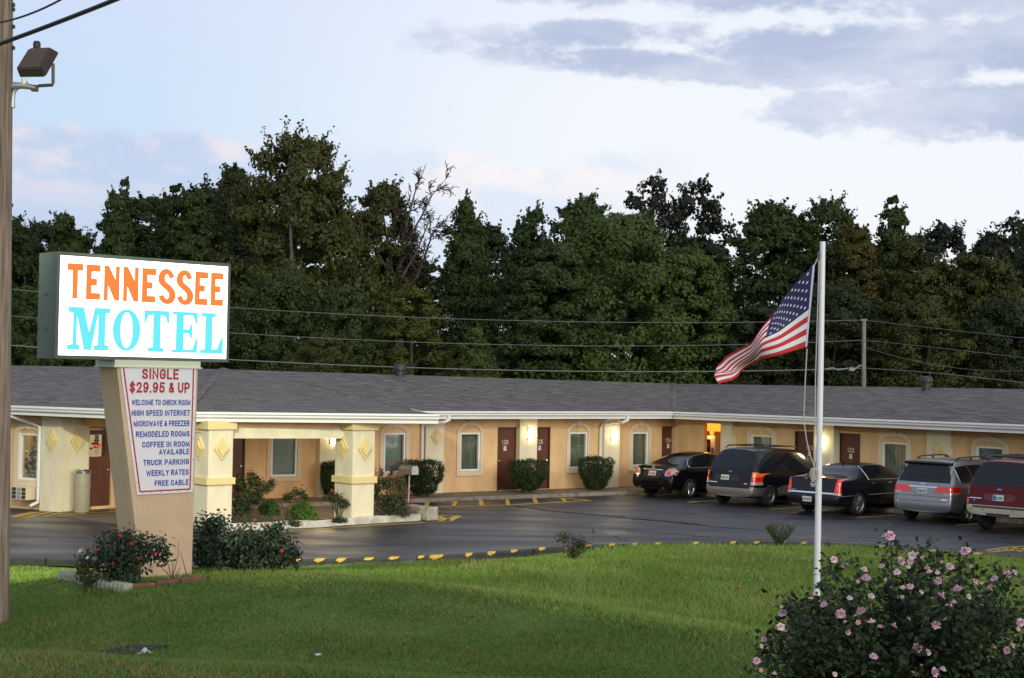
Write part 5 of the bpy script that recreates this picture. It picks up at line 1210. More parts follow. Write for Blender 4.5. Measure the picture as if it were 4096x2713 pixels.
def trunk_mb(seed, H, r, W, limbs=7):
    rnd = random.Random(seed); mb = MB(); lean = (rnd.uniform(-.06, .06), rnd.uniform(-.06, .06))
    ax = lambda k: Vector((lean[0] * H * k + .12 * math.sin(k * 5 + seed), lean[1] * H * k + .12 * math.cos(k * 4), H * k))
    mb.tube([ax(k / 9) - Vector((0, 0, .2 if k == 0 else 0)) for k in range(10)], [r * (1 - .85 * k / 9) + .02 for k in range(10)], 10)
    for i in range(limbs):
        k = rnd.uniform(.25, .75); a = rnd.uniform(0, 6.28); l = W * rnd.uniform(.25, .45); s = ax(k); pts = [s + Vector((math.cos(a) * l * q, math.sin(a) * l * q, l * .8 * q ** .8 + .1 * math.sin(q * 7))) for q in (0, .3, .6, 1)]; mb.tube(pts, [r * (.5 - .3 * k), r * .28, r * .17, .02], 7)
    return mb
M_bark = mat('bark', (.060, .048, .038), .95, var=.5, vscale=5, stretch=(5, 5, .5), bump=.6)
M_bark2 = mat('pale_bark', (.20, .185, .16), .95, var=.5, vscale=3, stretch=(3, 3, .6), bump=.5)
LG = leafmat('leaf_dark', (.011, .020, .006), (.043, .062, .016), .25)
LM = leafmat('leaf_mid', (.018, .035, .009), (.068, .100, .023), .28)
LB = leafmat('leaf_bright', (.028, .057, .012), (.096, .142, .030), .32)
LO = leafmat('leaf_olive', (.027, .036, .008), (.096, .104, .023), .28, c3=(.14, .12, .02))
LY = leafmat('leaf_yellowing', (.036, .052, .010), (.120, .120, .020), .28, c3=(.20, .10, .012))
LA = leafmat('leaf_autumn', (.036, .040, .009), (.105, .090, .016), .28, c3=(.15, .06, .02))
LS = leafmat('leaf_grey', (.010, .014, .010), (.038, .046, .030), .2)
SPEC = {'round': (11, 'round', 190, 150), 'round_b': (12, 'round', 170, 150), 'spire': (13, 'spire', 150, 120), 'lobed': (14, 'lobed', 165, 135), 'lobed_b': (15, 'lobed', 150, 135), 'sparse': (16, 'oval', 80, 62), 'oval': (18, 'oval', 165, 130), 'oval_b': (19, 'oval', 150, 130), 'bush': (17, 'oval', 110, 110)}
MESHES = {}
def tree(px, ty, wpx, d, kind, lm, label, group='trees behind the motel', rot=0, base=.08, bark=None, name='tree', trunk_r=None, leafk=1):
    c = at_d(*dd(px, ty), d); W = wpx * 1.7297 / F * d; H = c.z
    t = thing(name, (c.x, c.y, -.05), label, 'tree', group, rz=rot)
    z0 = H * base; CH = H - z0; asp = max(.3, round(W / CH * 5) / 5); key = (kind, lm.name, asp)
    if key not in MESHES:
        sd, st, nc, per = SPEC[kind]; nc = int(nc * (.75 + .5 * min(1.4, 1 / asp) * .6))
        V, Fq = crown_arrays(sd + int(asp * 50), asp, 1, st, nc, per, .0185 * leafk)
        o = rawmesh('crown', V, Fq, lm); MESHES[key] = o.data; cr = o
    else: cr = bpy.data.objects.new('crown', MESHES[key]); COL.objects.link(cr)
    k = W / asp / 1.0; cr.scale = (k, k, CH * .95); cr.location = (c.x, c.y, z0); cr.rotation_euler = (0, 0, rot)
    adopt(cr, t)
    mb = trunk_mb(int(px), H * .74, trunk_r or max(.14, H * .017), W * .8); o = mb.build('trunk', bark or M_bark, origin=(0, 0, 0), smooth=True); o.location = (c.x, c.y, -.05); adopt(o, t)
    return t
# the back row, far and dark
for i, (px, ty, w, d, k, lm, r_) in enumerate([(-60, 470, 260, 96, 'lobed', LG, 1), (120, 500, 230, 98, 'round', LG, 2), (330, 440, 240, 97, 'lobed_b', LG, 3), (520, 380, 230, 94, 'lobed', LG, .4), (700, 420, 260, 99, 'round_b', LG, 1.4),
        (930, 560, 200, 100, 'round', LG, .8), (1150, 500, 250, 98, 'lobed_b', LG, 2.2), (1400, 500, 260, 99, 'round', LG, .1), (1640, 520, 230, 97, 'lobed', LG, 1.9), (1840, 500, 250, 98, 'round_b', LG, 2.9), (2080, 520, 250, 99, 'lobed', LG, .7), (2300, 520, 260, 97, 'lobed_b', LG, 1.2), (2520, 500, 260, 95, 'round', LG, 2)]):
    tree(px, ty, w, d, k, lm, ['dark tree filling the back row at the far left of the wood', 'dark rounded tree in the back row left of the sign', 'dark tree in the back row above the sign', 'dark blue green tree peeking out behind the tallest tree', 'dark broad tree in the back row behind the tallest tree', 'dark low tree in the gap behind the bare dead tree',
         'dark tree in the back row behind the spiky dark tree', 'dark tree in the back row behind the broad rounded green tree', 'dark tree in the back row left of the flag', 'dark tree in the back row right above the flag', 'dark tree in the back row above the rear pole', 'dark tree in the back row at the far right', 'dark tree in the back row beyond the right picture edge'][i], rot=r_)
# the front rows
tree(60, 492, 190, 84, 'lobed', LG, 'low dark tree beside the wooden pole at the far left', rot=2)
tree(165, 478, 150, 82, 'lobed_b', LM, 'small rounded tree left of the twin tall narrow trees', rot=.5)
tree(275, 393, 115, 80, 'spire', LM, 'tall narrow tree with spiky top, first left of the sign top', rot=1.3)
tree(392, 405, 150, 79, 'spire', LG, 'tall narrow tree with spiky top directly above the sign', rot=2.4)
tree(465, 418, 160, 78, 'oval', LM, 'dense green tree between the spiky narrow trees and the tallest tree', rot=.2)
tree(690, 303, 350, 76, 'oval', LO, 'tallest tree, olive brown crown right above the sign', rot=.9, bark=M_bark2, base=.10, trunk_r=.26)
tree(560, 345, 140, 86, 'lobed', LG, 'dark tree close behind the left shoulder of the tallest tree', rot=1.1)
tree(885, 410, 190, 80, 'oval_b', LO, 'olive tree entangled with the bare dead tree', rot=2.1)
tree(1085, 425, 190, 78, 'spire', LM, 'dark green spiky tree right of the bare dead tree', rot=.3)
tree(1225, 448, 170, 82, 'spire', LM, 'spiky dark green tree second to the right of the dead tree', rot=1.7)
tree(1345, 440, 200, 80, 'oval_b', LM, 'green tree behind the left side of the broad rounded tree', rot=2.6)
tree(1500, 390, 190, 88, 'sparse', LS, 'thin see through tree, left of the two tall ones above the broad rounded tree', rot=.6, leafk=1.15)
tree(1615, 395, 190, 88, 'sparse', LS, 'thin see through tree, right of the two tall ones above the broad rounded tree', rot=2.0, leafk=1.15)
tree(1430, 485, 440, 70, 'round', LB, 'broad rounded light green tree in the middle of the wood', rot=.4, base=.02)
tree(1290, 545, 250, 68, 'round_b', LM, 'rounded dull green tree in front of the broad rounded tree', rot=1.2, base=.02)
tree(1590, 560, 230, 69, 'round', LB, 'bright green rounded tree at the right flank of the broad rounded tree', rot=2.2, base=.02)
tree(1790, 460, 240, 80, 'oval', LM, 'green tree directly behind the flag', rot=1.5)
tree(1920, 448, 180, 79, 'oval_b', LM, 'green tree with feathery top right behind the flagpole', rot=.8)
tree(2065, 432, 150, 80, 'spire', LM, 'tall spiky green tree above the rear utility pole', rot=2.7)
tree(1995, 490, 160, 74, 'lobed', LA, 'tree turning orange and yellow right of the flagpole', rot=.9)
tree(2130, 540, 200, 72, 'lobed_b', LO, 'olive tree to the right of the orange tree', rot=.1)
tree(2190, 500, 150, 84, 'sparse', LS, 'thin grey green tree near the right end of the wood', rot=1.9)
tree(2330, 487, 190, 82, 'sparse', LS, 'thin dark tree at the right picture edge', rot=.2)
tree(2290, 560, 200, 72, 'lobed', LO, 'low olive tree at the right picture edge', rot=2.3)
tree(2440, 500, 220, 76, 'lobed_b', LM, 'green tree just beyond the right picture edge', rot=1.3)
tree(-80, 500, 200, 78, 'lobed', LM, 'green tree just beyond the left picture edge', rot=2.8)
tree(640, 600, 240, 66, 'lobed', LM, 'rounded dark green tree right beside the sign face', rot=1.8, base=.02)
tree(820, 640, 250, 65, 'lobed_b', LM, 'green tree with yellow tinge behind the canopy roof', rot=2.9, base=.02)
tree(955, 655, 190, 64, 'bush', LY, 'yellowing young tree below the bare dead tree', rot=.5, base=.02)
tree(1105, 735, 160, 62, 'spire', LB, 'low bright green sapling above the middle roof ridge', rot=.5, base=.02)
tree(750, 760, 190, 62, 'bush', LO, 'low olive thicket tree right of the sign above the roof', rot=1.5, base=.02)
tree(110, 640, 220, 66, 'lobed', LM, 'green tree directly left of the sign cabinet', rot=.2, base=.02)
tree(1760, 700, 230, 68, 'round_b', LG, 'dark low tree behind the flag tip', rot=.2, base=.02)
tree(1930, 640, 260, 68, 'round', LG, 'dark low tree behind the white flagpole', rot=1.2, base=.02)
tree(2140, 690, 260, 66, 'round_b', LO, 'low olive tree right behind the rear utility pole', rot=2.0, base=.02)
tree(2330, 680, 240, 66, 'round', LG, 'dark low tree above the right wing at the picture edge', rot=2.6, base=.02)
tree(420, 650, 260, 68, 'round_b', LG, 'dark low tree hidden behind the lit sign', rot=2.6, base=.02)
tree(-60, 640, 200, 66, 'round', LG, 'dark low tree beyond the wooden pole', rot=.6, base=.02)
def dead_tree():
    d = 79; base = at_d(*dd(925, 880), d); t = thing('dead_tree', (base.x, base.y, 0), 'bare dead tree with crooked grey limbs against the sky', 'tree'); mb = MB(); rnd = random.Random(12)
    q = lambda x, y, e=0: at_d(*dd(x, y), d + e)
    def limb(pts, r0, r1, depth=0):
        n = len(pts); P = [q(x, y, rnd.uniform(-.6, .6)) for x, y in pts]; mb.tube(P, [r0 + (r1 - r0) * k / (n - 1) for k in range(n)], 8)
        if depth < 3:
            for k in range(n - 1):
                for _ in range(3 if depth < 2 else 1):
                    e = rnd.random(); x = pts[k][0] * (1 - e) + pts[k + 1][0] * e; y = pts[k][1] * (1 - e) + pts[k + 1][1] * e; a = math.atan2(pts[k + 1][1] - pts[k][1], pts[k + 1][0] - pts[k][0]) + rnd.choice((-1, 1)) * rnd.uniform(.4, .9); l = rnd.uniform(16, 40) / (depth + 1)
                    limb([(x, y), (x + math.cos(a) * l * .5, y + math.sin(a) * l * .5), (x + math.cos(a + .2) * l, y + math.sin(a + .2) * l)], max(.022, (r0 + (r1 - r0) * k / n) * .4), .012, depth + 1)
    mb.tube([(base.x, base.y, -.1), q(925, 760), q(918, 700)], [.24, .2, .16], 10)
    limb([(918, 700), (925, 620), (930, 560), (945, 500), (958, 450), (985, 380)], .11, .016); limb([(925, 620), (940, 560), (975, 500), (1000, 450), (1035, 410)], .075, .014)
    limb([(918, 700), (905, 620), (895, 540), (880, 470)], .085, .03); limb([(930, 640), (960, 590), (985, 530), (1010, 525)], .07, .016); limb([(905, 640), (870, 580), (830, 540), (810, 525)], .07, .02); limb([(930, 680), (965, 640), (990, 570), (1000, 540)], .075, .03)
    limb([(1000, 655), (1040, 640), (1080, 630), (1115, 618)], .07, .015, 1); limb([(985, 665), (1030, 650), (1090, 610)], .05, .012, 1)
    mb.build('trunk', mat('dead_bark', (.075, .065, .055), .95, var=.4, vscale=3, stretch=(3, 3, .6)), t, smooth=True)
dead_tree()

# ---- shrubs -----------------------------------------------------------------
def blossom_mesh(name, r, mats_, petals=7, layers=2, seed=0):
    mb = MB(); rnd = random.Random(seed)
    for l in range(layers):
        k = 1 - .38 * l
        for i in range(petals):
            a = 2 * math.pi * (i + .5 * l) / petals + rnd.uniform(-.15, .15); c, s = math.cos(a), math.sin(a); w = r * .52 * k; up = r * (.25 + .35 * l)
            P = [(0, 0, 0), (c * r * .55 * k - s * w, s * r * .55 * k + c * w, up * .7), (c * r * k, s * r * k, up + rnd.uniform(-.1, .15) * r), (c * r * .55 * k + s * w, s * r * .55 * k - c * w, up * .7)]
            mb.add(P, [(0, 1, 2, 3)])
    mb.lathe([(r * .18, 0), (r * .25, r * .2), (r * .05, r * .45)], 6, mi=0)
    o = mb.build(name, mats_, origin=(0, 0, 0)); return o
M_stem = mat('shrub_stem', (.055, .045, .022), .9)
def shrub(name, base, pts_fn, nleaf, leaf, lm, label, cat, tips, group=None, flowers=None, stem_r=.012, seed=1, fs=(.55, 1.05), aspect=.6):
    """pts_fn(rng, n) -> leaf centres relative to the base; tips = stem end points"""
    rng = np.random.default_rng(seed); t = thing(name, base, label, cat, group)
    C, Nn = pts_fn(rng, nleaf); V, Fq = leaf_cloud(rng, C, Nn, leaf, aspect, .6, .5); rawmesh('foliage', V, Fq, lm, t, base)
    if len(tips):
        mb = MB(); rnd = random.Random(seed)
        for p in tips:
            p = Vector(p); k = Vector((rnd.uniform(-.06, .06), rnd.uniform(-.06, .06), 0)); b = Vector(base)
            mb.tube([b + k - Vector((0, 0, .05)), b + k * .5 + p * .35 + Vector((0, 0, .12 * p.length)), b + p * .72 + Vector((0, 0, .06 * p.length)), b + p], [stem_r, stem_r * .8, stem_r * .6, stem_r * .35], 6)
        mb.build('stems', M_stem, t, smooth=True)
    if flowers:
        fm, pts = flowers; rnd = random.Random(seed + 5)
        for i, p in enumerate(pts):
            src = fm[i % len(fm)]; o = bpy.data.objects.new('flower', src.data); COL.objects.link(o)
            o.location = Vector(base) + Vector(p); o.rotation_euler = (rnd.uniform(-.2, 1.3), rnd.uniform(-.6, .6), rnd.uniform(-.8, .8) ); s = rnd.uniform(*fs); o.scale = (s, s, s); adopt(o, t)
    return t
def blob(ells, fill=.5, up=.3):
    """leaves in the outer part of several ellipsoids (cx,cy,cz,rx,ry,rz,weight)"""
    def f(rng, n):
        w = np.array([e[6] if len(e) > 6 else e[3] * e[5] for e in ells]); w = w / w.sum(); idx = rng.choice(len(ells), n, p=w); E = np.array([e[:6] for e in ells])[idx]
        d = sphere(rng, n); r = (fill + (1 - fill) * rng.random((n, 1))) * rng.uniform(.85, 1.12, (n, 1))
        # clump the leaves a little
        k = rng.integers(0, 60, n); off = rng.normal(0, .12, (60, 3))[k]; d = d + off; 
        C = E[:, :3] + d * r * E[:, 3:]; C[:, 2] = np.maximum(C[:, 2], .03 + .05 * rng.random(n)); return C, d + np.array([0, -.15, up])
    return f
M_petal = mat('rose_red', (.52, .015, .045), .6, var=.3, vscale=8)
M_petal2 = mat('rose_pink', (.60, .06, .14), .6, var=.3, vscale=8)
M_pale = mat('rose_white', (.72, .68, .58), .6)
FR = [blossom_mesh('flower', .040, M_petal, 7, 2, 1), blossom_mesh('flower', .032, M_petal2, 6, 2, 2)]
FW = [blossom_mesh('flower', .045, M_pale, 7, 2, 3)]
LR = leafmat('leaf_rose', (.010, .024, .012), (.040, .070, .034), .2, c3=(.10, .05, .02), scale=3)
LRB = leafmat('leaf_rose_young', (.022, .034, .010), (.075, .085, .030), .25, c3=(.13, .05, .025), scale=3)
LH = leafmat('leaf_hedge', (.007, .018, .006), (.034, .062, .016), .15, scale=4)
LBX = leafmat('leaf_box', (.030, .080, .010), (.115, .195, .026), .25, scale=3)
def px_at(x, y, d): p = at_d(*dd(x, y), d); return p
def rel(base, d0, pts): return [tuple(px_at(x, y, d0 + e) - Vector(base)) for x, y, e in pts]
# rose bush left of the sign post
b = px_at(290, 1352, 22.9); b.z = g1(b.x, b.y) + .02; k = 22.9 / 3500
E1 = [(-.25, 0, .46, .42, .36, .36), (.15, .0, .52, .40, .36, .34), (.50, 0, .50, .26, .26, .28, .06), (-.1, 0, .25, .5, .35, .25), (-.05, 0, .70, .45, .3, .14, .06), (.02, -.1, .15, .35, .3, .18), (-.62, 0, .30, .16, .16, .22, .025)]
shrub('rose_bush', b, blob(E1, .25), 3000, .075, LR, 'dark leafy rose bush with red roses at the left foot of the sign post', 'rose bush', [(x, y, z) for x, y, z in ((-.5, 0, .6), (-.3, .1, .78), (0, 0, .8), (.25, 0, .75), (.5, 0, .74), (.62, 0, .55), (.35, -.1, .5), (-.2, -.2, .6))],
      flowers=(FR, rel(b, 22.55, [(278, 1240, 0), (313, 1255, 0), (305, 1258, .1), (340, 1235, .1), (375, 1253, .2), (362, 1241, .3), (317, 1291, -.1), (238, 1307, 0), (262, 1303, -.1), (361, 1282, .1), (367, 1310, 0), (227, 1272, .2), (270, 1290, .3)])), seed=3)
b2 = px_at(205, 1335, 22.8); b2.z = g1(b2.x, b2.y)
shrub('rose_bush', b2, blob([(-.10, 0, .32, .16, .14, .26), (0, 0, .15, .16, .14, .14)], .1), 330, .065, LRB, 'small pale rose with white and peach blooms left of the dark rose bush', 'rose bush', [(-.15, 0, .5), (0, 0, .42), (.1, 0, .4), (-.05, 0, .55)],
      flowers=(FW, rel(b2, 22.7, [(186, 1276, 0), (191, 1270, 0), (203, 1291, 0)])), seed=4)
# rose bushes right of the post
b = px_at(560, 1322, 25.2); b.z = g1(b.x, b.y)
E2 = [(.05, 0, .50, .55, .42, .42), (.50, 0, .45, .38, .35, .42), (-.25, 0, .42, .40, .36, .36), (.2, 0, .22, .75, .4, .22), (.55, 0, .78, .22, .22, .16, .03), (.82, -.05, .35, .2, .2, .3, .05)]
shrub('rose_bush', b, blob(E2, .25), 4600, .078, LR, 'large dense rose bush with a few red roses right of the sign post', 'rose bush', [(-.4, 0, .6), (0, 0, .85), (.3, 0, .8), (.6, 0, .85), (.8, 0, .5), (-.1, 0, .9)],
      flowers=(FR, rel(b, 24.75, [(520, 1180, .3), (590, 1203, 0), (615, 1216, 0), (598, 1224, 0), (652, 1273, 0), (570, 1215, .1), (560, 1230, .1)])), seed=6)
b = px_at(478, 1312, 26.2); b.z = g1(b.x, b.y)
shrub('rose_bush', b, blob([(0, 0, .55, .38, .35, .45), (.1, 0, .85, .34, .3, .2), (0, 0, .25, .4, .35, .25)], .25), 2600, .075, LR, 'tall rose bush with pink blooms close behind the right edge of the sign post', 'rose bush', [(-.2, 0, .9), (.1, 0, 1.05), (.3, 0, 1.0), (0, 0, .8)],
      flowers=(FR, rel(b, 25.9, [(467, 1182, 0), (488, 1188, 0), (505, 1180, 0), (510, 1186, 0), (500, 1192, .1)])), seed=7)
# bare twigs against the post
b = px_at(398, 1338, 23.4); b.z = g1(b.x, b.y) + .03; t = thing('bare_twigs', b, 'leafless thin brown twigs in front of the sign post', 'twigs'); mb = MB()
for P in ([(398, 1338), (406, 1310), (412, 1280), (413, 1250)], [(396, 1338), (390, 1310), (384, 1290)], [(398, 1336), (400, 1312), (398, 1295)], [(432, 1334), (424, 1300), (416, 1275)], [(400, 1338), (412, 1322), (418, 1312)], [(394, 1336), (384, 1322), (374, 1316)], [(396, 1337), (386, 1326), (380, 1318)]):
    mb.tube([px_at(x, y, 23.3) for x, y in P], [.009, .006, .004, .003][:len(P)], 5)
mb.build('stems', mat('twig', (.15, .075, .05), .9), t)
# planter in front of the canopy: kerb, soil, plants
def planter():
    f = lambda *p: [at_z(*r3(x, y), 0) for x, y in p]
    front = f((300, 1235), (500, 1225), (700, 1215), (820, 1208), (960, 1200), (1120, 1196), (1300, 1180), (1540, 1165), (1720, 1153), (1925, 1142)); n = len(front)
    mb = MB(); prof = [(-.02, -.02), (0, .15), (.04, .18), (.18, .18), (.22, .15), (.24, -.02)]; rnd = random.Random(3)
    for i, p in enumerate(front):
        dv = (front[min(i + 1, n - 1)] - front[max(i - 1, 0)]); dv.z = 0; dv.normalize(); nn = Vector((-dv.y, dv.x, 0)); h = rnd.uniform(.88, 1.08)
        mb.v += [p + nn * a + Vector((0, 0, z * h)) for a, z in prof]
    k = len(prof)
    for i in range(n - 1):
        for j in range(k - 1): mb.f.append([i * k + j, (i + 1) * k + j, (i + 1) * k + j + 1, i * k + j + 1]); mb.m.append(0)
    mb.f += [list(range(k)), [(n - 1) * k + j for j in range(k)]]; mb.m += [0, 0]
    tag(mb.build('planter_kerb', mat('kerb_white', (.56, .52, .46), .85, var=.35, vscale=3, bump=.5)), 'white painted concrete kerb curving along the flower bed below the canopy', 'kerb')
    back = [p + Vector((.5, 1.5, 0)) for p in front]; back[-1] = front[-1] + Vector((.1, .5, 0)); back[-2] = front[-2] + Vector((.3, 1.1, 0)); mb = MB()
    for i in range(n - 1): mb.quad(*[Vector((q.x, q.y, .10)) for q in (front[i], front[i + 1], back[i + 1], back[i])])
    tag(mb.build('flower_bed_soil', mat('mulch', (.075, .022, .012), .95)), kind='structure')
    a, b_, c = at_z(*r3(1885, 1125), 0), at_z(*r3(1978, 1146), 0), at_z(*r3(2065, 1140), 0); W = Wall(b_.x, b_.y, c.x - b_.x, c.y - b_.y); w = (c - b_).length
    mb = MB(); mb.box((w / 2, -.55, .18), (w, 1.1, .36), W.mat(), bev=.035); tag(mb.build('concrete_block', mat('block_concrete', (.34, .32, .27), .9, var=.35, vscale=4, bump=.5)), 'grey concrete block at the end of the white planter kerb', 'concrete block')
planter()
def p3(x, y, z=.1): p = at_z(*r3(x, y), z); return p
def bushpx(name, x, y, label, cat, ells, nleaf, leaf, lm, tips, fl=None, fm=None, seed=1, stem_r=.012, z=.1):
    b = p3(x, y, z); k = b.y / F / 1.96        # metres per pixel of that enlargement
    E_ = [((cx - x) * k, cy, max((y - cz) * k, .02), rx * k, ry * k, rz * k) + tuple(w) for cx, cz, rx, rz, cy, ry, *w in ells]
    tp = [((tx - x) * k, 0, (y - ty) * k) for tx, ty in tips]
    fp = [((fx - x) * k, -.15 * abs(math.sin(fx)), (y - fy) * k) for fx, fy in (fl or [])]
    return shrub(name, b, blob(E_, .15), nleaf, leaf, lm, label, cat, tp, flowers=(fm or FR, fp) if fl else None, seed=seed, stem_r=stem_r)
bushpx('rose_bush', 570, 1130, 'tall loose rose bush between the two canopy columns, left of the window', 'rose bush', [(540, 960, 90, 120, 0, 80), (520, 1040, 80, 80, 0, 70), (610, 840, 70, 60, 0, 50), (690, 880, 75, 55, 0, 45), (745, 850, 45, 38, 0, 32, .012), (590, 790, 55, 50, 0, 35, .014), (500, 850, 50, 80, 0, 45), (640, 960, 60, 70, 0, 50)], 4600, .078, LRB,
       [(590, 780), (700, 830), (770, 850), (520, 830), (640, 900)], [(567, 765), (590, 770), (640, 800), (712, 762), (755, 830), (775, 850), (478, 858), (676, 997), (745, 812)], seed=11)
bushpx('boxwood', 745, 1110, 'rounded bright green boxwood, left of the pair in the canopy flower bed', 'shrub', [(745, 1045, 82, 68, 0, 60), (790, 1080, 42, 45, 0, 40), (700, 1055, 52, 65, 0, 50)], 2600, .062, LBX, [(745, 1040)], seed=12)
bushpx('boxwood', 995, 1155, 'rounded bright green boxwood, right of the pair in the canopy flower bed', 'shrub', [(990, 1072, 110, 92, 0, 80), (1060, 1115, 75, 55, 0, 60)], 4200, .062, LBX, [(990, 1040)], [(1018, 1085), (908, 993)], seed=13)
bushpx('rose_bush', 880, 1120, 'thin straggly rose with few leaves behind the boxwoods', 'rose bush', [(950, 920, 60, 40, 0, 40), (880, 960, 60, 40, 0, 40), (1000, 930, 30, 40, 0, 30, .01), (1020, 960, 30, 25, 0, 25, .01)], 620, .07, LRB, [(950, 880), (1000, 860), (800, 960), (1020, 950), (870, 900), (920, 890)], [(995, 860), (960, 890)], seed=14)
bushpx('rose_bush', 1270, 1130, 'thin straggly rose in front of the right canopy column', 'rose bush', [(1260, 960, 70, 50, -.2, 40), (1330, 1000, 50, 40, -.2, 40), (1190, 960, 40, 30, -.2, 30, .008), (1390, 970, 18, 15, -.2, 15, .006)], 760, .07, LRB, [(1200, 930), (1270, 900), (1330, 960), (1395, 970), (1180, 960), (1300, 920), (1240, 950)], [(1225, 905), (1170, 945)], seed=15)
bushpx('flower_clump', 960, 1185, 'low purple flowering clump spilling over the white kerb', 'flowers', [(950, 1150, 85, 35, -.3, 40), (970, 1180, 50, 25, -.45, 30)], 700, .05, LRB, [], [(885, 1140), (920, 1135), (975, 1165), (940, 1150), (1060, 1148)], [blossom_mesh('flower', .028, mat('petal_purple', (.30, .05, .32), .6), 6, 1, 9)], seed=16)
bushpx('flower_clump', 1300, 1160, 'low dark clump of foliage at the foot of the right canopy column', 'flowers', [(1300, 1130, 75, 30, -.35, 40)], 800, .05, LR, [], [(1235, 1105), (1280, 1110)], [blossom_mesh('flower', .025, M_petal2, 6, 1, 9)], seed=17)
bushpx('rose_bush', 1690, 1120, 'tall dense rose bush with many red blooms right of the canopy columns', 'rose bush', [(1660, 1000, 105, 120, 0, 90), (1760, 1000, 90, 120, 0, 90), (1650, 850, 90, 80, 0, 70), (1760, 860, 80, 70, 0, 70), (1690, 760, 30, 60, 0, 30, .012), (1800, 1070, 60, 50, -.1, 60), (1580, 900, 40, 150, 0, 60), (1610, 770, 30, 40, 0, 30, .01)], 4200, .065, LRB,
       [(1690, 690), (1720, 690), (1600, 720), (1790, 790), (1740, 760)], [(1687, 687), (1710, 684), (1733, 680), (1733, 745), (1645, 762), (1712, 775), (1693, 795), (1691, 835), (1795, 778), (1672, 820), (1690, 915), (1633, 843), (1722, 812), (1795, 820), (1607, 765), (1690, 705), (1845, 870), (1855, 958), (1850, 985), (1880, 1025), (1880, 1105), (1850, 920), (1820, 1022), (1862, 1080), (1800, 1060), (1600, 712), (1785, 845)], seed=18, stem_r=.014)
# clipped hedges along the walk
def hedge(fx, box, base, label, seed, trunk=True, name='hedge_bush'):
    x0, x1, y0, y1 = box; bx, by = base; b = at_z(*fx(bx, by), .05); sc = {r3: 1.96, r4: 1.96, r5: 2.6133, r6: 2.6133}[fx]; k = b.y / F / sc
    cx, cz, hw, hh = ((x0 + x1) / 2 - bx) * k, (by - (y0 + y1) / 2) * k, (x1 - x0) / 2 * k, (y1 - y0) / 2 * k
    def f(rng, n):
        d = sphere(rng, n); p = 8.0; q = (np.abs(d) ** p).sum(1, keepdims=True) ** (1 / p); s = d / q; u = rng.uniform(.82, 1.03, (n, 1)); m = rng.random(n) < .25; u[m] = rng.uniform(.3, .9, (m.sum(), 1))
        C = s * u; tz = (C[:, 2] + 1) / 2; taper = .58 + .42 * np.clip(tz * 1.7, 0, 1); C = C * np.stack([hw * taper, .62 * hw * taper + .1, np.full(n, hh)], 1)
        bmp = 1 + .045 * np.sin(C[:, :1] * 9 + seed) * np.sin(C[:, 2:] * 8 + 1) + .03 * np.sin(C[:, :1] * 17 + C[:, 2:] * 13); C = C * bmp + rng.normal(0, .028, (n, 3)); C += np.array([cx, 0, cz]); return C, s + rng.normal(0, .3, (n, 3))
    tips = [(cx + hw * a, c_, cz - hh * .3) for a, c_ in ((-.5, .1), (-.2, -.1), (.15, .1), (.4, 0), (0, 0))]
    return shrub(name, b, f, 11000, .056, LH, label, 'hedge', tips if trunk else [], 'clipped bushes along the motel walk', seed=seed, stem_r=.035)
hedge(r3, (1148, 1262, 688, 940), (1205, 990), 'tall clipped bush half hidden behind the right canopy column', 21)
hedge(r3, (1790, 2095, 675, 925), (1895, 968), 'clipped square bush with a thick leaning stem behind the mailbox', 22)
hedge(r4, (655, 955, 672, 895), (755, 940), 'clipped square bush between the two brown room doors with numbers', 23)
hedge(r4, (1205, 1468, 650, 885), (1325, 918), 'clipped square bush on a short stem left of the black sedan', 24)
hedge(r5, (165, 300, 612, 800), (230, 900), 'clipped bush half hidden behind the black sedan', 25)
hedge(r5, (900, 1020, 585, 760), (960, 870), 'clipped bush peeking out between the sedan and the dark minivan', 26)
hedge(r6, (940, 1060, 765, 900), (1000, 990), 'clipped bush mostly hidden between the black saloon and the silver minivan', 27)
# mailbox
def mailbox():
    c = p3(1828, 1030, .0); c.z = 0; d = c.y; t = thing('mailbox', c, 'large grey metal mailbox on a thin white post beside the red rose bush', 'mailbox'); q = lambda x, y, e=0: at_d(*r3(x, y), d + e)
    b = MB(); b.tube([c, q(1838, 785)], .020, 8); b.build('post', mat('post_white', (.6, .6, .6), .5), t)
    a0, a1 = q(1778, 760, .35), q(1880, 785, -.15); W = Wall(a0.x, a0.y, a1.x - a0.x, a1.y - a0.y); L_ = math.hypot(a1.x - a0.x, a1.y - a0.y); zb = (a0.z + a1.z) / 2 - .02; w, h = .24, .27
    pr = [(-w / 2, 0), (w / 2, 0), (w / 2, h * .55)] + [(w / 2 * math.cos(k), h * .55 + h * .45 * math.sin(k)) for k in np.linspace(0, math.pi, 9)[1:-1]] + [(-w / 2, h * .55)]
    b = MB(); vs = [(s, y, zb + z) for s in (0, L_) for y, z in pr]; n = len(pr); b.add(vs, [(i, n + i, n + (i + 1) % n, (i + 1) % n) for i in range(n)] + [list(range(n)), [n + i for i in range(n)]], 0, W.mat()); bx = b.build('box', mat('mailbox_grey', (.36, .38, .38), .4, .5), t)
    b = MB(); b.add([(L_ + s, y * 1.03, zb + z * 1.02) for s in (.0, .015) for y, z in pr], [(i, n + i, n + (i + 1) % n, (i + 1) % n) for i in range(n)] + [list(range(n)), [n + i for i in range(n)]], 0, W.mat()); dr = b.build('door', mat('mailbox_pale', (.58, .60, .64), .4, .2), t)
    b = MB(); b.box((L_ + .02, 0, zb + h), (.03, .03, .05), W.mat()); b.box((L_ + .02, .03, zb + .09), (.012, .07, .014), W.mat()); b.box((L_ - .12, w / 2 + .004, zb + .14), (.07, .006, .02), W.mat()); b.build('latch', mat('latch_dark', (.06, .06, .06), .5), bx)
mailbox()
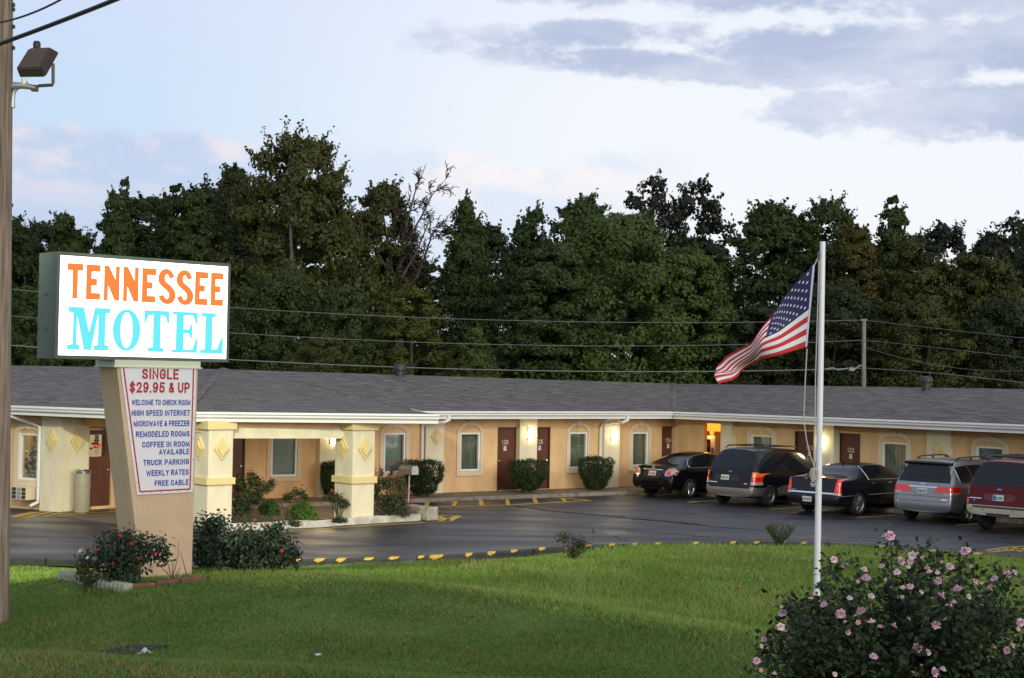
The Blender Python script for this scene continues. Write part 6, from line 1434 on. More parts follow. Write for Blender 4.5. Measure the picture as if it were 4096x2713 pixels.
# small plants in the lawn
b = px_at(1327, 1300, 31); b.z = g1(b.x, b.y)
shrub('rose_bush', b, blob([(-.22, 0, .50, .24, .2, .18), (.10, 0, .36, .32, .2, .22), (-.02, 0, .16, .2, .14, .18)], .1), 900, .055, LRB, 'small straggly rose with tiny red blooms standing alone in the lawn', 'rose bush', [(-.2, 0, .45), (.2, 0, .35), (.3, 0, .3), (0, 0, .4)], flowers=(FR, [(.26, -.15, .32), (-.16, -.15, .28)]), seed=31)
b = at_z(*dd(1797, 1254), .13); b.y -= .35; b.z = g1(b.x, b.y)
def juniper(rng, n):
    k = rng.integers(0, 26, n); a = rng.uniform(-1, 1, 26)[k]; c = rng.uniform(-.5, .5, 26)[k]; l = rng.random(n) ** .8; h = .54 * l * (1 - .25 * a * a)
    C = np.stack([a * .42 * l, c * .36 * l, .04 + h], 1) + rng.normal(0, .018, (n, 3)); return C, np.stack([a, c - .5, np.full(n, .6)], 1)
shrub('juniper', b, juniper, 1900, .055, leafmat('leaf_juniper', (.022, .040, .008), (.070, .095, .020), .2, scale=4), 'small fan shaped green shrub on the lawn edge left of the flagpole', 'shrub', [(-.25, 0, .35), (0, 0, .4), (.25, 0, .38), (.12, 0, .4), (-.12, 0, .36)], seed=32, aspect=.3)
# rose of sharon in the foreground
M_mal = [mat('mallow_pink', (.60, .38, .48), .7, var=.25, vscale=20), mat('mallow_pale', (.70, .55, .58), .7, var=.2, vscale=20)]
FM = [blossom_mesh('flower', .040, M_mal[0], 7, 3, 21), blossom_mesh('flower', .032, M_mal[1], 6, 3, 22), blossom_mesh('flower', .022, mat('mallow_bud', (.62, .36, .36), .7), 5, 2, 23)]
LMA = leafmat('leaf_mallow', (.010, .020, .008), (.044, .070, .026), .2, scale=3)
def mallow(cx, cy, lefts, label, seed, n, fl, tipsn, base_z=None, group=None):
    b = Vector((cx, cy, base_z if base_z is not None else g1(cx, cy))); rnd = random.Random(seed); tips = lefts
    def f(rng, m):
        T = np.array(tips); k = rng.integers(0, len(T), m); u = rng.random(m) ** .55; base0 = rng.normal(0, .10, (len(T), 3)); base0[:, 2] = 0
        C = base0[k] * (1 - u)[:, None] + T[k] * u[:, None]; C[:, 2] = T[k, 2] * (u ** .85); sp = (.05 + .13 * (1 - u))[:, None]; C += rng.normal(0, 1, (m, 3)) * sp; C[:, 2] = np.maximum(C[:, 2], .02); return C, rng.normal(0, .4, (m, 3)) + np.array([0, -.3, .5])
    return shrub('rose_of_sharon', b, f, n, .052, LMA, label, 'flowering shrub', tips, group, flowers=(FM, fl), seed=seed, stem_r=.010, aspect=.62, fs=(.55, 1.0))
D0 = 10.6; cx, cy = px_at(2075, 1500, D0).x, D0
def ml(x, y, e=0): p = px_at(x, y, D0 + e); return (p.x - cx, p.y - cy, p.z - g1(cx, cy))
rnd = random.Random(77); TIPS = []
for x, y in ((2060, 1245), (2135, 1265), (2175, 1275), (2245, 1270), (1930, 1295), (1985, 1320), (2050, 1330), (2110, 1320), (2175, 1330), (2250, 1320), (1905, 1340), (2320, 1330), (2345, 1325), (1880, 1380), (1810, 1410), (1960, 1380), (2030, 1400), (2100, 1390), (2190, 1390), (2290, 1380), (1770, 1470), (1850, 1450), (1760, 1500), (1750, 1540), (1820, 1530), (1920, 1450), (2330, 1420), (2380, 1400), (2400, 1450)):
    TIPS.append(ml(x, y, rnd.uniform(-.55, .6)))
for _ in range(46): TIPS.append(ml(rnd.uniform(1800, 2400), rnd.uniform(1390, 1560), rnd.uniform(-.7, .7)))
FL = []
for x, y in ((2058, 1240), (2047, 1243), (2092, 1282), (2083, 1298), (2110, 1285), (2122, 1280), (2106, 1300), (2100, 1312), (2134, 1290), (2145, 1315), (2150, 1325), (2178, 1300), (2196, 1312), (2168, 1325), (2190, 1335), (2170, 1345), (2240, 1272), (2247, 1310), (2232, 1276), (1928, 1295), (1924, 1305), (1955, 1310), (1998, 1320), (1985, 1345), (2003, 1340), (2045, 1345), (2088, 1360), (2105, 1358), (2083, 1385), (2060, 1360), (2140, 1395), (2130, 1370), (2155, 1385), (2198, 1405), (2205, 1395), (2190, 1400), (2175, 1380), (2255, 1345), (2270, 1350), (2290, 1360), (2345, 1325), (2355, 1335), (2330, 1330), (1883, 1378), (1875, 1385), (1906, 1400), (1965, 1385), (1978, 1425), (1992, 1415), (1955, 1440), (1985, 1440), (1960, 1462), (2015, 1440), (2035, 1450), (2065, 1450), (2100, 1432), (2145, 1430), (2165, 1445), (2185, 1430), (1808, 1405), (1810, 1420), (1805, 1450), (1815, 1460), (1768, 1480), (1760, 1495), (1775, 1500), (1750, 1530), (1790, 1560), (1760, 1550), (2120, 1500), (2145, 1510), (2130, 1540), (2160, 1555), (2180, 1550), (2300, 1500), (2330, 1505), (2340, 1495), (2110, 1555), (2020, 1520), (1930, 1560), (2355, 1455), (2360, 1440), (2240, 1380), (2300, 1400), (2215, 1365), (2015, 1380), (1940, 1350), (1945, 1420), (2300, 1340), (2270, 1400), (2040, 1310), (2075, 1325)):
    FL.append(ml(x, y, rnd.uniform(-.75, -.35)))
mallow(cx, cy, TIPS, 'large rose of sharon shrub full of pale pink blooms in the lower right foreground', 41, 21000, FL[:100], 0)
# the lawn's grass blades
def grass():
    rng = np.random.default_rng(9); n = 760000
    # distribute by view distance so blades stay about a pixel wide, over the whole lawn
    y = 5.5 + (36 - 5.5) * rng.random(n) ** 1.5; x = rng.uniform(-1, 1, n) * (5.5 + y * .48) + y * .02; ky = kerb_y(x); ok = y < ky - .10; x, y, ky = x[ok], y[ok], ky[ok]
    z = np.concatenate([gz(x[i:i + 20000], y[i:i + 20000]) for i in range(0, len(x), 20000)]) + .02 * np.sin(x * 2.1) * np.sin(y * 1.7 + x)
    pn = np.sin(x * .9 + 1.3 * np.sin(y * .7)) + np.sin(y * 1.3 + .8 * np.sin(x * 1.7 + 2)) + .6 * np.sin(x * 3.1 + y * 2.3); tall = 1 + .35 * np.clip(pn, -1, 2) + .9 * np.clip(1 - (ky - y) / 1.4, 0, 1) * rng.random(len(x)) * (x > 2) + .6 * ((y > 23) & (x > -3))
    tall = tall * (1 - .65 * np.clip(1 - (ky - y) / .9, 0, 1) * (x < 1.5)); lu = lush_lit(x, y) > rng.random(len(x)); tall = tall * np.where(lu, 1.15, .9)
    h = .044 * tall * rng.uniform(.5, 1.4, len(x)); w = (.0035 + .00035 * y) * rng.uniform(.7, 1.3, len(x)); a = rng.uniform(0, 2 * math.pi, len(x)); l = rng.normal(0, .5, (len(x), 2)) * h[:, None]
    B = np.stack([x, y, z + .004], 1); dx = np.stack([np.cos(a) * w, np.sin(a) * w, np.zeros(len(x))], 1); T = B + np.stack([l[:, 0], l[:, 1], h], 1)
    V = np.stack([B - dx, B + dx, T], 1).reshape(-1, 3); Fq = np.arange(len(V)).reshape(-1, 3)
    m = leafmat('grass_blade', (.070, .142, .022), (.172, .245, .058), .35, c3=(.19, .18, .07), rough=.6, scale=.55)
    m3 = leafmat('grass_lush_lit', (.130, .23, .034), (.29, .375, .09), .35, c3=(.34, .30, .12), rough=.6, scale=.55)  # longer far blades, their colour raised to look lit
    m2 = leafmat('grass_dry', (.13, .125, .035), (.24, .20, .085), .3, rough=.7, scale=.8)
    pr = .06 + .55 * np.clip((10.6 - y) / 1.2, 0, 1) * (x < 1) + .35 * np.clip(np.sin(x * .55 + 2) * np.sin(y * .5 + x * .3) - .45, 0, 1) + .5 * np.exp(-((x + 5.4) ** 2 + (y - 18.2) ** 2) / .6)
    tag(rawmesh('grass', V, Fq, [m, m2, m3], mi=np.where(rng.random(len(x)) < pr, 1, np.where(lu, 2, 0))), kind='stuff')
grass()
# storm drain, litter
def drain():
    c = on_lawn(262, 1519) if False else at_d(*dd(255, 1520), 17.5); c.z = g1(c.x, c.y); t = thing('storm_drain', c, 'dark rectangular iron storm drain grate set in the grass dip at lower left', 'drain'); nz = Vector((-(g1(c.x + .4, c.y) - g1(c.x - .4, c.y)) / .8, -(g1(c.x, c.y + .4) - g1(c.x, c.y - .4)) / .8, 1)).normalized(); Mx = Matrix.Translation(c + Vector((0, 0, -.002))) @ nz.to_track_quat('Z', 'Y').to_matrix().to_4x4() @ Matrix.Rotation(R(-20), 4, 'Z')
    b = MB(); b.box((0, 0, -.05), (1.05, .62, .06), Mx); b.build('pit', mat('pit_black', (.004, .004, .004), .9), t)
    b = MB()
    for s in (-1, 1): b.box((0, s * .31, .01), (1.11, .05, .07), Mx); b.box((s * .53, 0, .009), (.05, .57, .068), Mx)
    b.build('frame', mat('iron_rust', (.030, .024, .021), .8, var=.4, vscale=8), t)
    b = MB()
    for k in range(10): b.box((-.45 + k * .10, 0, .015), (.035, .57, .05), Mx)
    b.box((0, 0, .004), (1.0, .03, .05), Mx); b.build('bars', mat('iron_rust', (.030, .024, .021), .8), t)
    p = at_d(*dd(337, 1530), 17.0); p.z = g1(p.x, p.y) + .02; b = MB(); rnd = random.Random(2); n = 7
    V = [[p + Vector((i * .024 - .08 + rnd.uniform(-.01, .01), j * .018 - .05 + rnd.uniform(-.01, .01), rnd.uniform(0, .10) * (1 - abs(i - 3) / 4))) for j in range(n)] for i in range(n)]
    for i in range(n - 1):
        for j in range(n - 1): b.quad(V[i][j], V[i + 1][j], V[i + 1][j + 1], V[i][j + 1])
    tag(b.build('crumpled_paper', mat('paper', (.62, .64, .68), .8)), 'crumpled white paper lying in the grass by the storm drain', 'litter')
    p = at_d(*dd(735, 1531), 15.6); p.z = g1(p.x, p.y) + .02; b = MB(); b.box(p, (.06, .035, .015), Matrix.Translation(p) @ Matrix.Rotation(.6, 4, 'Z') @ Matrix.Translation(-p)); tag(b.build('paper_scrap', mat('paper', (.62, .64, .68), .8)), 'tiny white paper scrap in the grass right of the storm drain', 'litter')
    p = at_d(*dd(1703, 1364), 27.4); p.z = g1(p.x, p.y) + .03; b = MB(); V = [p + Vector((math.cos(a) * .08, math.sin(a) * .05, .02 * math.sin(3 * a))) for a in np.linspace(0, 6.283, 9)[:-1]]; b.quad(*V); tag(b.build('fallen_leaf', mat('leaf_brown', (.25, .10, .02), .8)), 'single orange brown fallen leaf in the lawn left of the flagpole', 'leaf')
drain()

far_wood()
# ------------------------------------------------------------------ parked cars
def paint(name, c, rough=.28, metal=.3): return mat(name, c, rough, metal, coat=.5, spec=.1)
M_tint = mat('tinted_glass', (.008, .010, .016),   .04, 0, spec=.35)
M_rubber = mat('tyre_rubber', (.014, .014, .015), .8)
M_alloy = mat('alloy', (.42, .43, .46), .25, .9)
M_under = mat('underbody', (.008, .008, .009), .9)
M_lred_ = mat('lens_red', (.72, .012, .008), .12, coat=1)
M_lamb = mat('lens_amber', (.60, .16, .03), .15, coat=1)
M_lclr = mat('lens_clear', (.34, .34, .36), .12, coat=1)
M_pltw = mat('plate_pale', (.52, .60, .56), .5)
M_pltr = mat('plate_pinkish', (.62, .52, .50), .5)
M_trim2 = mat('chrome_trim', (.70, .71, .74), .18, .9)
M_blackp = mat('black_plastic', (.012, .012, .013), .5)
def interp(k, x): return float(np.interp(x, [a for a, _ in k], [b for _, b in k]))
class Car:
    def __init__(s, name, label, cat, cfg):
        s.c = cfg; s.root = thing(name, (0, 0, 0), label, cat, 'cars parked along the right wing'); s.loft()
    def loft(s):
        c = s.c; L, W = c['L'], c['W']; V = []; ST = c.get('st') or [0, .035, .12, .30, .55, .85, 1.2, 1.6, 2.0, 2.5, 3.0, 3.4, 3.8, 4.2, L - .45, L - .16, L - .04, L]
        n = 12; rings = []
        for x in ST:
            zt = interp(c['top'], x); zbelt = min(interp(c['belt'], x), zt - .045); zb = interp(c.get('bot', [(0, .30), (.4, .24), (L - .4, .22), (L, .30)]), x)
            pl = interp([(0, .895), (.035, .93), (.12, .962), (.35, .99), (.9, 1), (L - .9, 1), (L - .4, .95), (L - .16, .86), (L - .04, .76), (L, .70)], x); w = W / 2 * pl
            gh = max(0, min(1, (zt - zbelt) / .48)); wt = W / 2 * (c['roofw'] * gh + .90 * (1 - gh)) * (pl ** .6); zm = .5 * (zb + zbelt) + .06; sh = c.get('shoulder', .955)
            P = [(0, zb), (w * .80, zb), (w * .965, zb + .05), (w * .995, zb + .2), (w, zm), (w * .985, zbelt - .05), (w * sh, zbelt + .008), None, (wt, zt - .12 * gh - .012), (wt * .90, zt - .035 * gh - .004), (wt * .5, zt - .004), (0, zt)]
            a, b = P[6], P[8]; P[7] = (a[0] * .5 + b[0] * .5 + .018 * gh, a[1] * .48 + b[1] * .52)
            ring = []
            for y, z in P:
                q = x
                if x < 1.4: q = x + interp(c['tail'], z) * (1 - x / 1.4)
                # rounded corners in plan at the tail
                if x < .2: q += .07 * (abs(y) / (W / 2)) ** 3
                ring.append((q, y, z))
            rings.append(ring)
        for r in rings: V += r + [(x, -y, z) for x, y, z in r[1:-1]]
        m = 2 * n - 2
        order = lambda i: [i * m + k for k in range(n)] + [i * m + n + k for k in reversed(range(n - 2))]
        Fc = []
        for i in range(len(ST) - 1):
            a, b = order(i), order(i + 1)
            for k in range(m): Fc.append((a[k], a[(k + 1) % m], b[(k + 1) % m], b[k]))
        for i in (0, len(ST) - 1):
            R_ = [i * m + k for k in range(n)]; L_ = [R_[0]] + [i * m + n + k for k in range(n - 2)] + [R_[-1]]
            for k in range(n - 1): Fc.append([q for j, q in enumerate((R_[k], R_[k + 1], L_[k + 1], L_[k])) if not (j == 3 and L_[k] == R_[k]) and not (j == 2 and L_[k + 1] == R_[k + 1])])
        me = bpy.data.meshes.new('body'); me.from_pydata(V, [], Fc); bm = bmesh.new(); bm.from_mesh(me); bmesh.ops.recalc_face_normals(bm, faces=bm.faces); bm.to_mesh(me); bm.free()
        o = bpy.data.objects.new('body', me); COL.objects.link(o); o.modifiers.new('s', 'SUBSURF').levels = 2; o.modifiers['s'].render_levels = 2
        R_ = c['wr']; s.ax = (c['ra'], c['fa']); cut = []
        for x in s.ax:
            b = MB(); rr = R_ + .055; prof = [(rr, -W), (rr, W)]; b.lathe(prof, 40, Matrix.Translation((x, 0, R_)) @ Matrix.Rotation(R(90), 4, 'X'))
            # keep a web in the middle of the car
            for sgn in (1, -1):
                b2 = MB(); b2.lathe([(rr, .0), (rr, .6)], 40, Matrix.Translation((x, sgn * (W / 2 - .30), R_)) @ Matrix.Rotation(R(-90 * sgn), 4, 'X')); k = b2.build('cutter', M_under); cut.append(k)
        for k in cut: md = o.modifiers.new('b', 'BOOLEAN'); md.object = k; md.operation = 'DIFFERENCE'; md.solver = 'EXACT'
        dg = bpy.context.evaluated_depsgraph_get(); ev = bpy.data.meshes.new_from_object(o.evaluated_get(dg)); o.modifiers.clear(); o.data = ev; ev.name = 'body'
        for k in cut: bpy.data.objects.remove(k)
        ev.materials.clear(); mats_ = [c['paint'], M_under] + ([c['low']] if 'low' in c else [])
        for m_ in mats_: ev.materials.append(m_)
        for p in ev.polygons:
            q = p.center; p.use_smooth = True; inw = any((q.x - x) ** 2 + (q.z - R_) ** 2 < (R_ + .057) ** 2 for x in s.ax) and abs(q.y) > W / 2 - .33 and abs(p.normal.y) < .9
            inw = inw or (any((q.x - x) ** 2 + (q.z - R_) ** 2 < (R_ + .05) ** 2 for x in s.ax) and abs(abs(q.y) - (W / 2 - .30)) < .02)
            p.material_index = 1 if inw or p.normal.z < -.85 else (2 if 'low' in c and c['lowf'](q) else 0)
        ev.set_sharp_from_angle(angle=R(38)); s.body = o; adopt(o, s.root); s.bvh = BVHTree.FromPolygons([v.co.copy() for v in ev.vertices], [list(p.vertices) for p in ev.polygons])
        for x in s.ax:
            for sgn in (1, -1): s.wheel(x, sgn)
    def wheel(s, x, sgn):
        c = s.c; R_, W = c['wr'], c['W']; y = sgn * (W / 2 - .115); rr = c['rim']; T = Matrix.Translation((x, y, R_)) @ Matrix.Rotation(R(-90 * sgn), 4, 'X')   # +z of the lathe points outwards
        b = MB(); b.lathe([(rr, -.08), (rr, .055), (rr + .012, .085), (rr - .005, .092), (rr - .02, .075), (rr - .03, .03), (.02, .01)], 36, T); k = c['spokes']
        for i in range(k):
            a = 2 * math.pi * i / k; Q = T @ Matrix.Rotation(a, 4, 'Z')
            if c.get('split'):
                for e in (-.028, .028): b.box((rr * .5, e * 1.5, .062), (rr * .92, .024, .03), Q)
            else: b.add([(.03, -.045, .055), (rr - .01, -.028, .060), (rr - .01, .028, .060), (.03, .045, .055), (.03, -.03, .085), (rr - .01, -.016, .082), (rr - .01, .016, .082), (.03, .03, .085)], [(4, 5, 6, 7), (0, 1, 5, 4), (1, 2, 6, 5), (2, 3, 7, 6), (3, 0, 4, 7)], 0, Q)
        b.lathe([(.06, .06), (.06, .09), (.03, .098), (.001, .10)], 16, T)
        w = b.build('wheel', M_alloy, s.root, smooth=True)
        b = MB(); b.lathe([(rr - .01, -.10), (R_ - .03, -.11), (R_, -.085), (R_, .075), (R_ - .02, .10), (R_ - .05, .108), (rr + .005, .088), (rr - .01, .07)], 40, T); b.build('tyre', M_rubber, w, smooth=True)
        b = MB(); b.lathe([(.001, .012), (rr - .02, .012)], 30, T); b.build('brake_disc', M_under, w)
    def patch(s, name, poly, view, material, parent=None, off=.006, both=False, label=None, round_=0, maxe=.07, fallback=None):
        poly = [tuple(p) for p in poly]
        for _ in range(round_):
            q = []
            for i, p in enumerate(poly):
                a = poly[(i + 1) % len(poly)]; q += [(p[0] * .82 + a[0] * .18, p[1] * .82 + a[1] * .18), (p[0] * .18 + a[0] * .82, p[1] * .18 + a[1] * .82)]
            poly = q
        outs = []
        for sgn in ((1, -1) if both else ((-1,) if view == 'side' else (1,))):
            bm = bmesh.new(); vs = [bm.verts.new((p[0], p[1], 0)) for p in poly]; f = bm.faces.new(vs)
            bmesh.ops.triangulate(bm, faces=[f])
            for _ in range(6):
                es = [e for e in bm.edges if e.calc_length() > maxe]
                if not es: break
                bmesh.ops.subdivide_edges(bm, edges=es, cuts=1, use_grid_fill=False); bmesh.ops.triangulate(bm, faces=bm.faces[:])
            bm.verts.index_update(); P2 = [v.co.copy() for v in bm.verts]; Fs = [[v.index for v in f.verts] for f in bm.faces]; be = [[v.index for v in e.verts] for e in bm.edges if e.is_boundary]; bm.free()
            if view == 'rear': O = lambda p: (Vector((-1, p.x * sgn, p.y)), Vector((1, 0, 0)))
            elif view == 'side': O = lambda p: (Vector((p.x, sgn * 3, p.y)), Vector((0, -sgn, 0)))
            else: O = lambda p: (Vector((p.x, p.y * sgn, 3)), Vector((0, 0, -1)))
            out, inn = [], []
            for p in P2:
                o, d = O(p); h = s.bvh.ray_cast(o, d)
                if view == 'side':                        # stay on the flank where the tail curves away
                    for _ in range(30):
                        if h[0] is not None and abs(h[0].y) > s.c['W'] * .34 and abs(h[1].y) > .25: break
                        o.x += .015 if p.x < 2.5 else -.015; h = s.bvh.ray_cast(o, d)
                if h[0] is None: nr = s.bvh.find_nearest(o + d * (1.1 if view == 'rear' else 2.1)); loc, n = nr[0], nr[1]
                else: loc, n = h[0], h[1]
                if n.dot(d) > 0: n = -n
                out.append(loc + n * off); inn.append(loc - n * .012)
            k = len(out); mb = MB(); mb.v = out + inn; mb.f = [list(f) for f in Fs] + [[a, b, b + k, a + k] for a, b in be]; mb.m = [0] * len(mb.f)
            # consistent outward facing is restored by build()
            ob = mb.build(name, material, parent or s.root, smooth=True); outs.append(ob)
            if label: ob['label'] = label
        return outs[0] if len(outs) == 1 else outs
    def hit(s, view, p):
        o, d = (Vector((-1, p[0], p[1])), Vector((1, 0, 0))) if view == 'rear' else (Vector((p[0], -3, p[1])), Vector((0, 1, 0)))
        h = s.bvh.ray_cast(o, d); return h[0], (h[1] if h[1].dot(d) < 0 else -h[1])
    def rear_matrix(s, y, z, off, flat=False):
        loc, n = s.hit('rear', (y, z)); n = Vector((-1, 0, 0)) if flat else Vector((n.x, 0, n.z)).normalized(); up = Vector((-n.z if n.x < 0 else n.z, 0, abs(n.x))); up = (Vector((0, 0, 1)) - n * n.z).normalized(); a = Vector((0, -1, 0))
        p = loc + n * off; return Matrix(((a.x, n.x, up.x, p.x), (a.y, n.y, up.y, p.y), (a.z, n.z, up.z, p.z), (0, 0, 0, 1)))
    def plate(s, y, z, txt, material, tm, extra=None):
        M = s.rear_matrix(y, z, .012); b = MB(); b.box((0, .004, 0), (.305, .008, .155), M, bev=.003); pl = b.build('number_plate', material, s.root)
        stroke_text('plate_number', txt, .075, .25, tm, None, 0, -.006, .009, pl, weight=.2, M=M)
        if extra: extra(pl, M)
        return pl
    def bar(s, name, pts, r, material, parent=None): b = MB(); b.tube(pts, r, 8); return b.build(name, material, parent or s.root, smooth=True)
    def place(s, px, py, phi):
        """contact of the right rear tyre at picture point px, py; heading phi right of the view axis"""
        c = s.c; p = at_z(px, py, 0); th = R(90) - phi; rx, ry = c['ra'], -(c['W'] / 2 - .11); co, si = math.cos(th), math.sin(th)
        s.root.location = (p.x - (rx * co - ry * si), p.y - (rx * si + ry * co), .005); s.root.rotation_euler = (0, 0, th)
def mirror(poly): return [(-a, b) for a, b in poly]
M_ptx = mat('plate_text', (.05, .09, .10), .5); M_ptr = mat('plate_text_red', (.35, .05, .05), .5)

# --- black sedan ---------------------------------------------------------------
def sedan():
    blk = paint('paint_black', (.006, .006, .009))
    c = Car('parked_car', 'black sedan with round red tail lamps and chrome boot strip, nearest the vending alcove', 'car', dict(L=4.82, W=1.80, roofw=.63, wr=.325, rim=.215, spokes=7, ra=1.02, fa=3.80, paint=blk,
        tail=[(.2, .10), (.36, .02), (.5, 0), (.66, .03), (.72, .06), (.95, .13), (1.05, .20), (1.5, .2)], belt=[(0, .93), (1, .955), (3.6, .88), (4.8, .70)],
        top=[(0, 1.035), (.035, 1.05), (.30, 1.06), (.62, 1.075), (.85, 1.15), (1.2, 1.28), (1.6, 1.395), (2.0, 1.46), (2.5, 1.475), (3.0, 1.42), (3.4, 1.23), (3.8, 1.04), (4.2, .95), (4.6, .82), (4.82, .66)]))
    c.patch('rear_window', [(-.62, 1.085), (.62, 1.085), (.56, 1.25), (.46, 1.405), (-.46, 1.405), (-.56, 1.25)], 'rear', M_tint, round_=1)
    c.patch('side_window', [(1.02, 1.0), (1.18, 1.17), (1.5, 1.30), (1.95, 1.375), (2.08, 1.38), (2.12, .975), (1.20, .99)], 'side', M_tint, both=True); c.patch('side_window', [(2.18, .975), (2.16, 1.38), (2.6, 1.385), (3.0, 1.31), (3.38, 1.10), (3.42, .965)], 'side', M_tint, both=True)
    c.patch('windscreen', [(2.95, -.5), (2.95, .5), (3.7, .66), (3.7, -.66)], 'top', M_tint)
    A = [(1.20, .985), (.985, 1.0), (1.14, 1.19), (1.48, 1.325), (1.95, 1.40), (2.5, 1.412), (3.0, 1.34), (3.42, 1.11)]
    for sg in (-1, 1):
        pts = []
        for x, z in A:
            h = c.bvh.ray_cast(Vector((x, 3 * sg, z)), Vector((0, -sg, 0))); pts.append(h[0] + Vector((0, .008 * sg, 0)))
        for k in range(3): pts = [pts[0]] + [q for a, b in zip(pts[:-1], pts[1:]) for q in (a.lerp(b, .25), a.lerp(b, .75))] + [pts[-1]] if k < 2 else pts
        c.bar('window_trim', pts, .013, M_trim2); h0 = [c.bvh.ray_cast(Vector((x, 3 * sg, .98 - .005 * (x - 1.2))), Vector((0, -sg, 0)))[0] + Vector((0, .008 * sg, 0)) for x in np.linspace(1.2, 3.45, 12)]; c.bar('window_trim', h0, .013, M_trim2)
    # tail lamp clusters: clear housing, amber top, round red lamp
    for sg in (1, -1):
        h = [(.50, .74), (.56, .92), (.66, .985), (.80, .98), (.86, .90), (.84, .80), (.70, .72)]; t = c.patch('tail_light', h if sg > 0 else mirror(h), 'rear', M_lclr, round_=1, maxe=.04)
        a = [(.62, .90), (.67, .965), (.80, .962), (.83, .91)]; c.patch('indicator', a if sg > 0 else mirror(a), 'rear', M_lamb, t, off=.012, maxe=.04)
        n = 16; r_ = [(.675 + .075 * math.cos(k * 6.283 / n), .815 + .078 * math.sin(k * 6.283 / n)) for k in range(n)]; c.patch('round_lamp', r_ if sg > 0 else mirror(r_), 'rear', M_lred_, t, off=.014, maxe=.04)
        z = [(.985 - .02, .80), (1.16, .94), (1.19, .915), (1.05, .79), (.98, .77)]
    sd = [(.22, .975), (.40, .93), (.46, .895), (.34, .80), (.22, .75)]; c.patch('tail_light', sd, 'side', M_lclr, both=True, round_=1, maxe=.04); sd = [(.24, .85), (.42, .885), (.34, .815), (.24, .80)]; c.patch('tail_light', sd, 'side', M_lred_, both=True, off=.012, maxe=.04)
    c.patch('boot_strip', [(-.42, .905), (.42, .905), (.42, .945), (-.42, .945)], 'rear', M_trim2, off=.014, round_=1, maxe=.05)
    c.patch('plate_recess', [(-.38, .66), (.38, .66), (.40, .90), (-.40, .90)], 'rear', M_blackp, off=.003, round_=1)
    c.plate(0, .80, 'TWJ 8880', M_pltr, M_ptr)
    Mx = c.rear_matrix(0, .995, .006); b = MB(); n = 24; ci = [(math.cos(k * 6.283 / n), math.sin(k * 6.283 / n)) for k in range(n)]; b.ring([(.055 * x, .05 * y) for x, y in ci], [(.042 * x, .038 * y) for x, y in ci], 0, .012, Mx); b.box((0, .006, 0), (.12, .012, .018), Mx); b.build('emblem', M_trim2, c.root)
    text_mesh('badge', '2.5 S', .05, M_trim2, c.rear_matrix(-.52, .86, .006), c.root, width=.16); 
    for y in (-.5, .5): c.patch('exhaust', [(y - .05, .30), (y + .05, .30), (y + .05, .36), (y - .05, .36)], 'rear', M_trim2, round_=2, maxe=.05)
    c.patch('bumper_seam', [(-.86, .635), (.86, .635), (.86, .645), (-.86, .645)], 'rear', M_under, off=.002, maxe=.1)
    for x in (2.14,): c.patch('door_seam', [(x, .35), (x + .012, .35), (x + .012, .97), (x, .97)], 'side', M_under, both=True, off=.002, maxe=.1)
    for x in (1.42, 2.42): c.patch('door_handle', [(x, .86), (x + .18, .86), (x + .18, .89), (x, .89)], 'side', blk, both=True, off=.03, round_=1, maxe=.06)
    return c
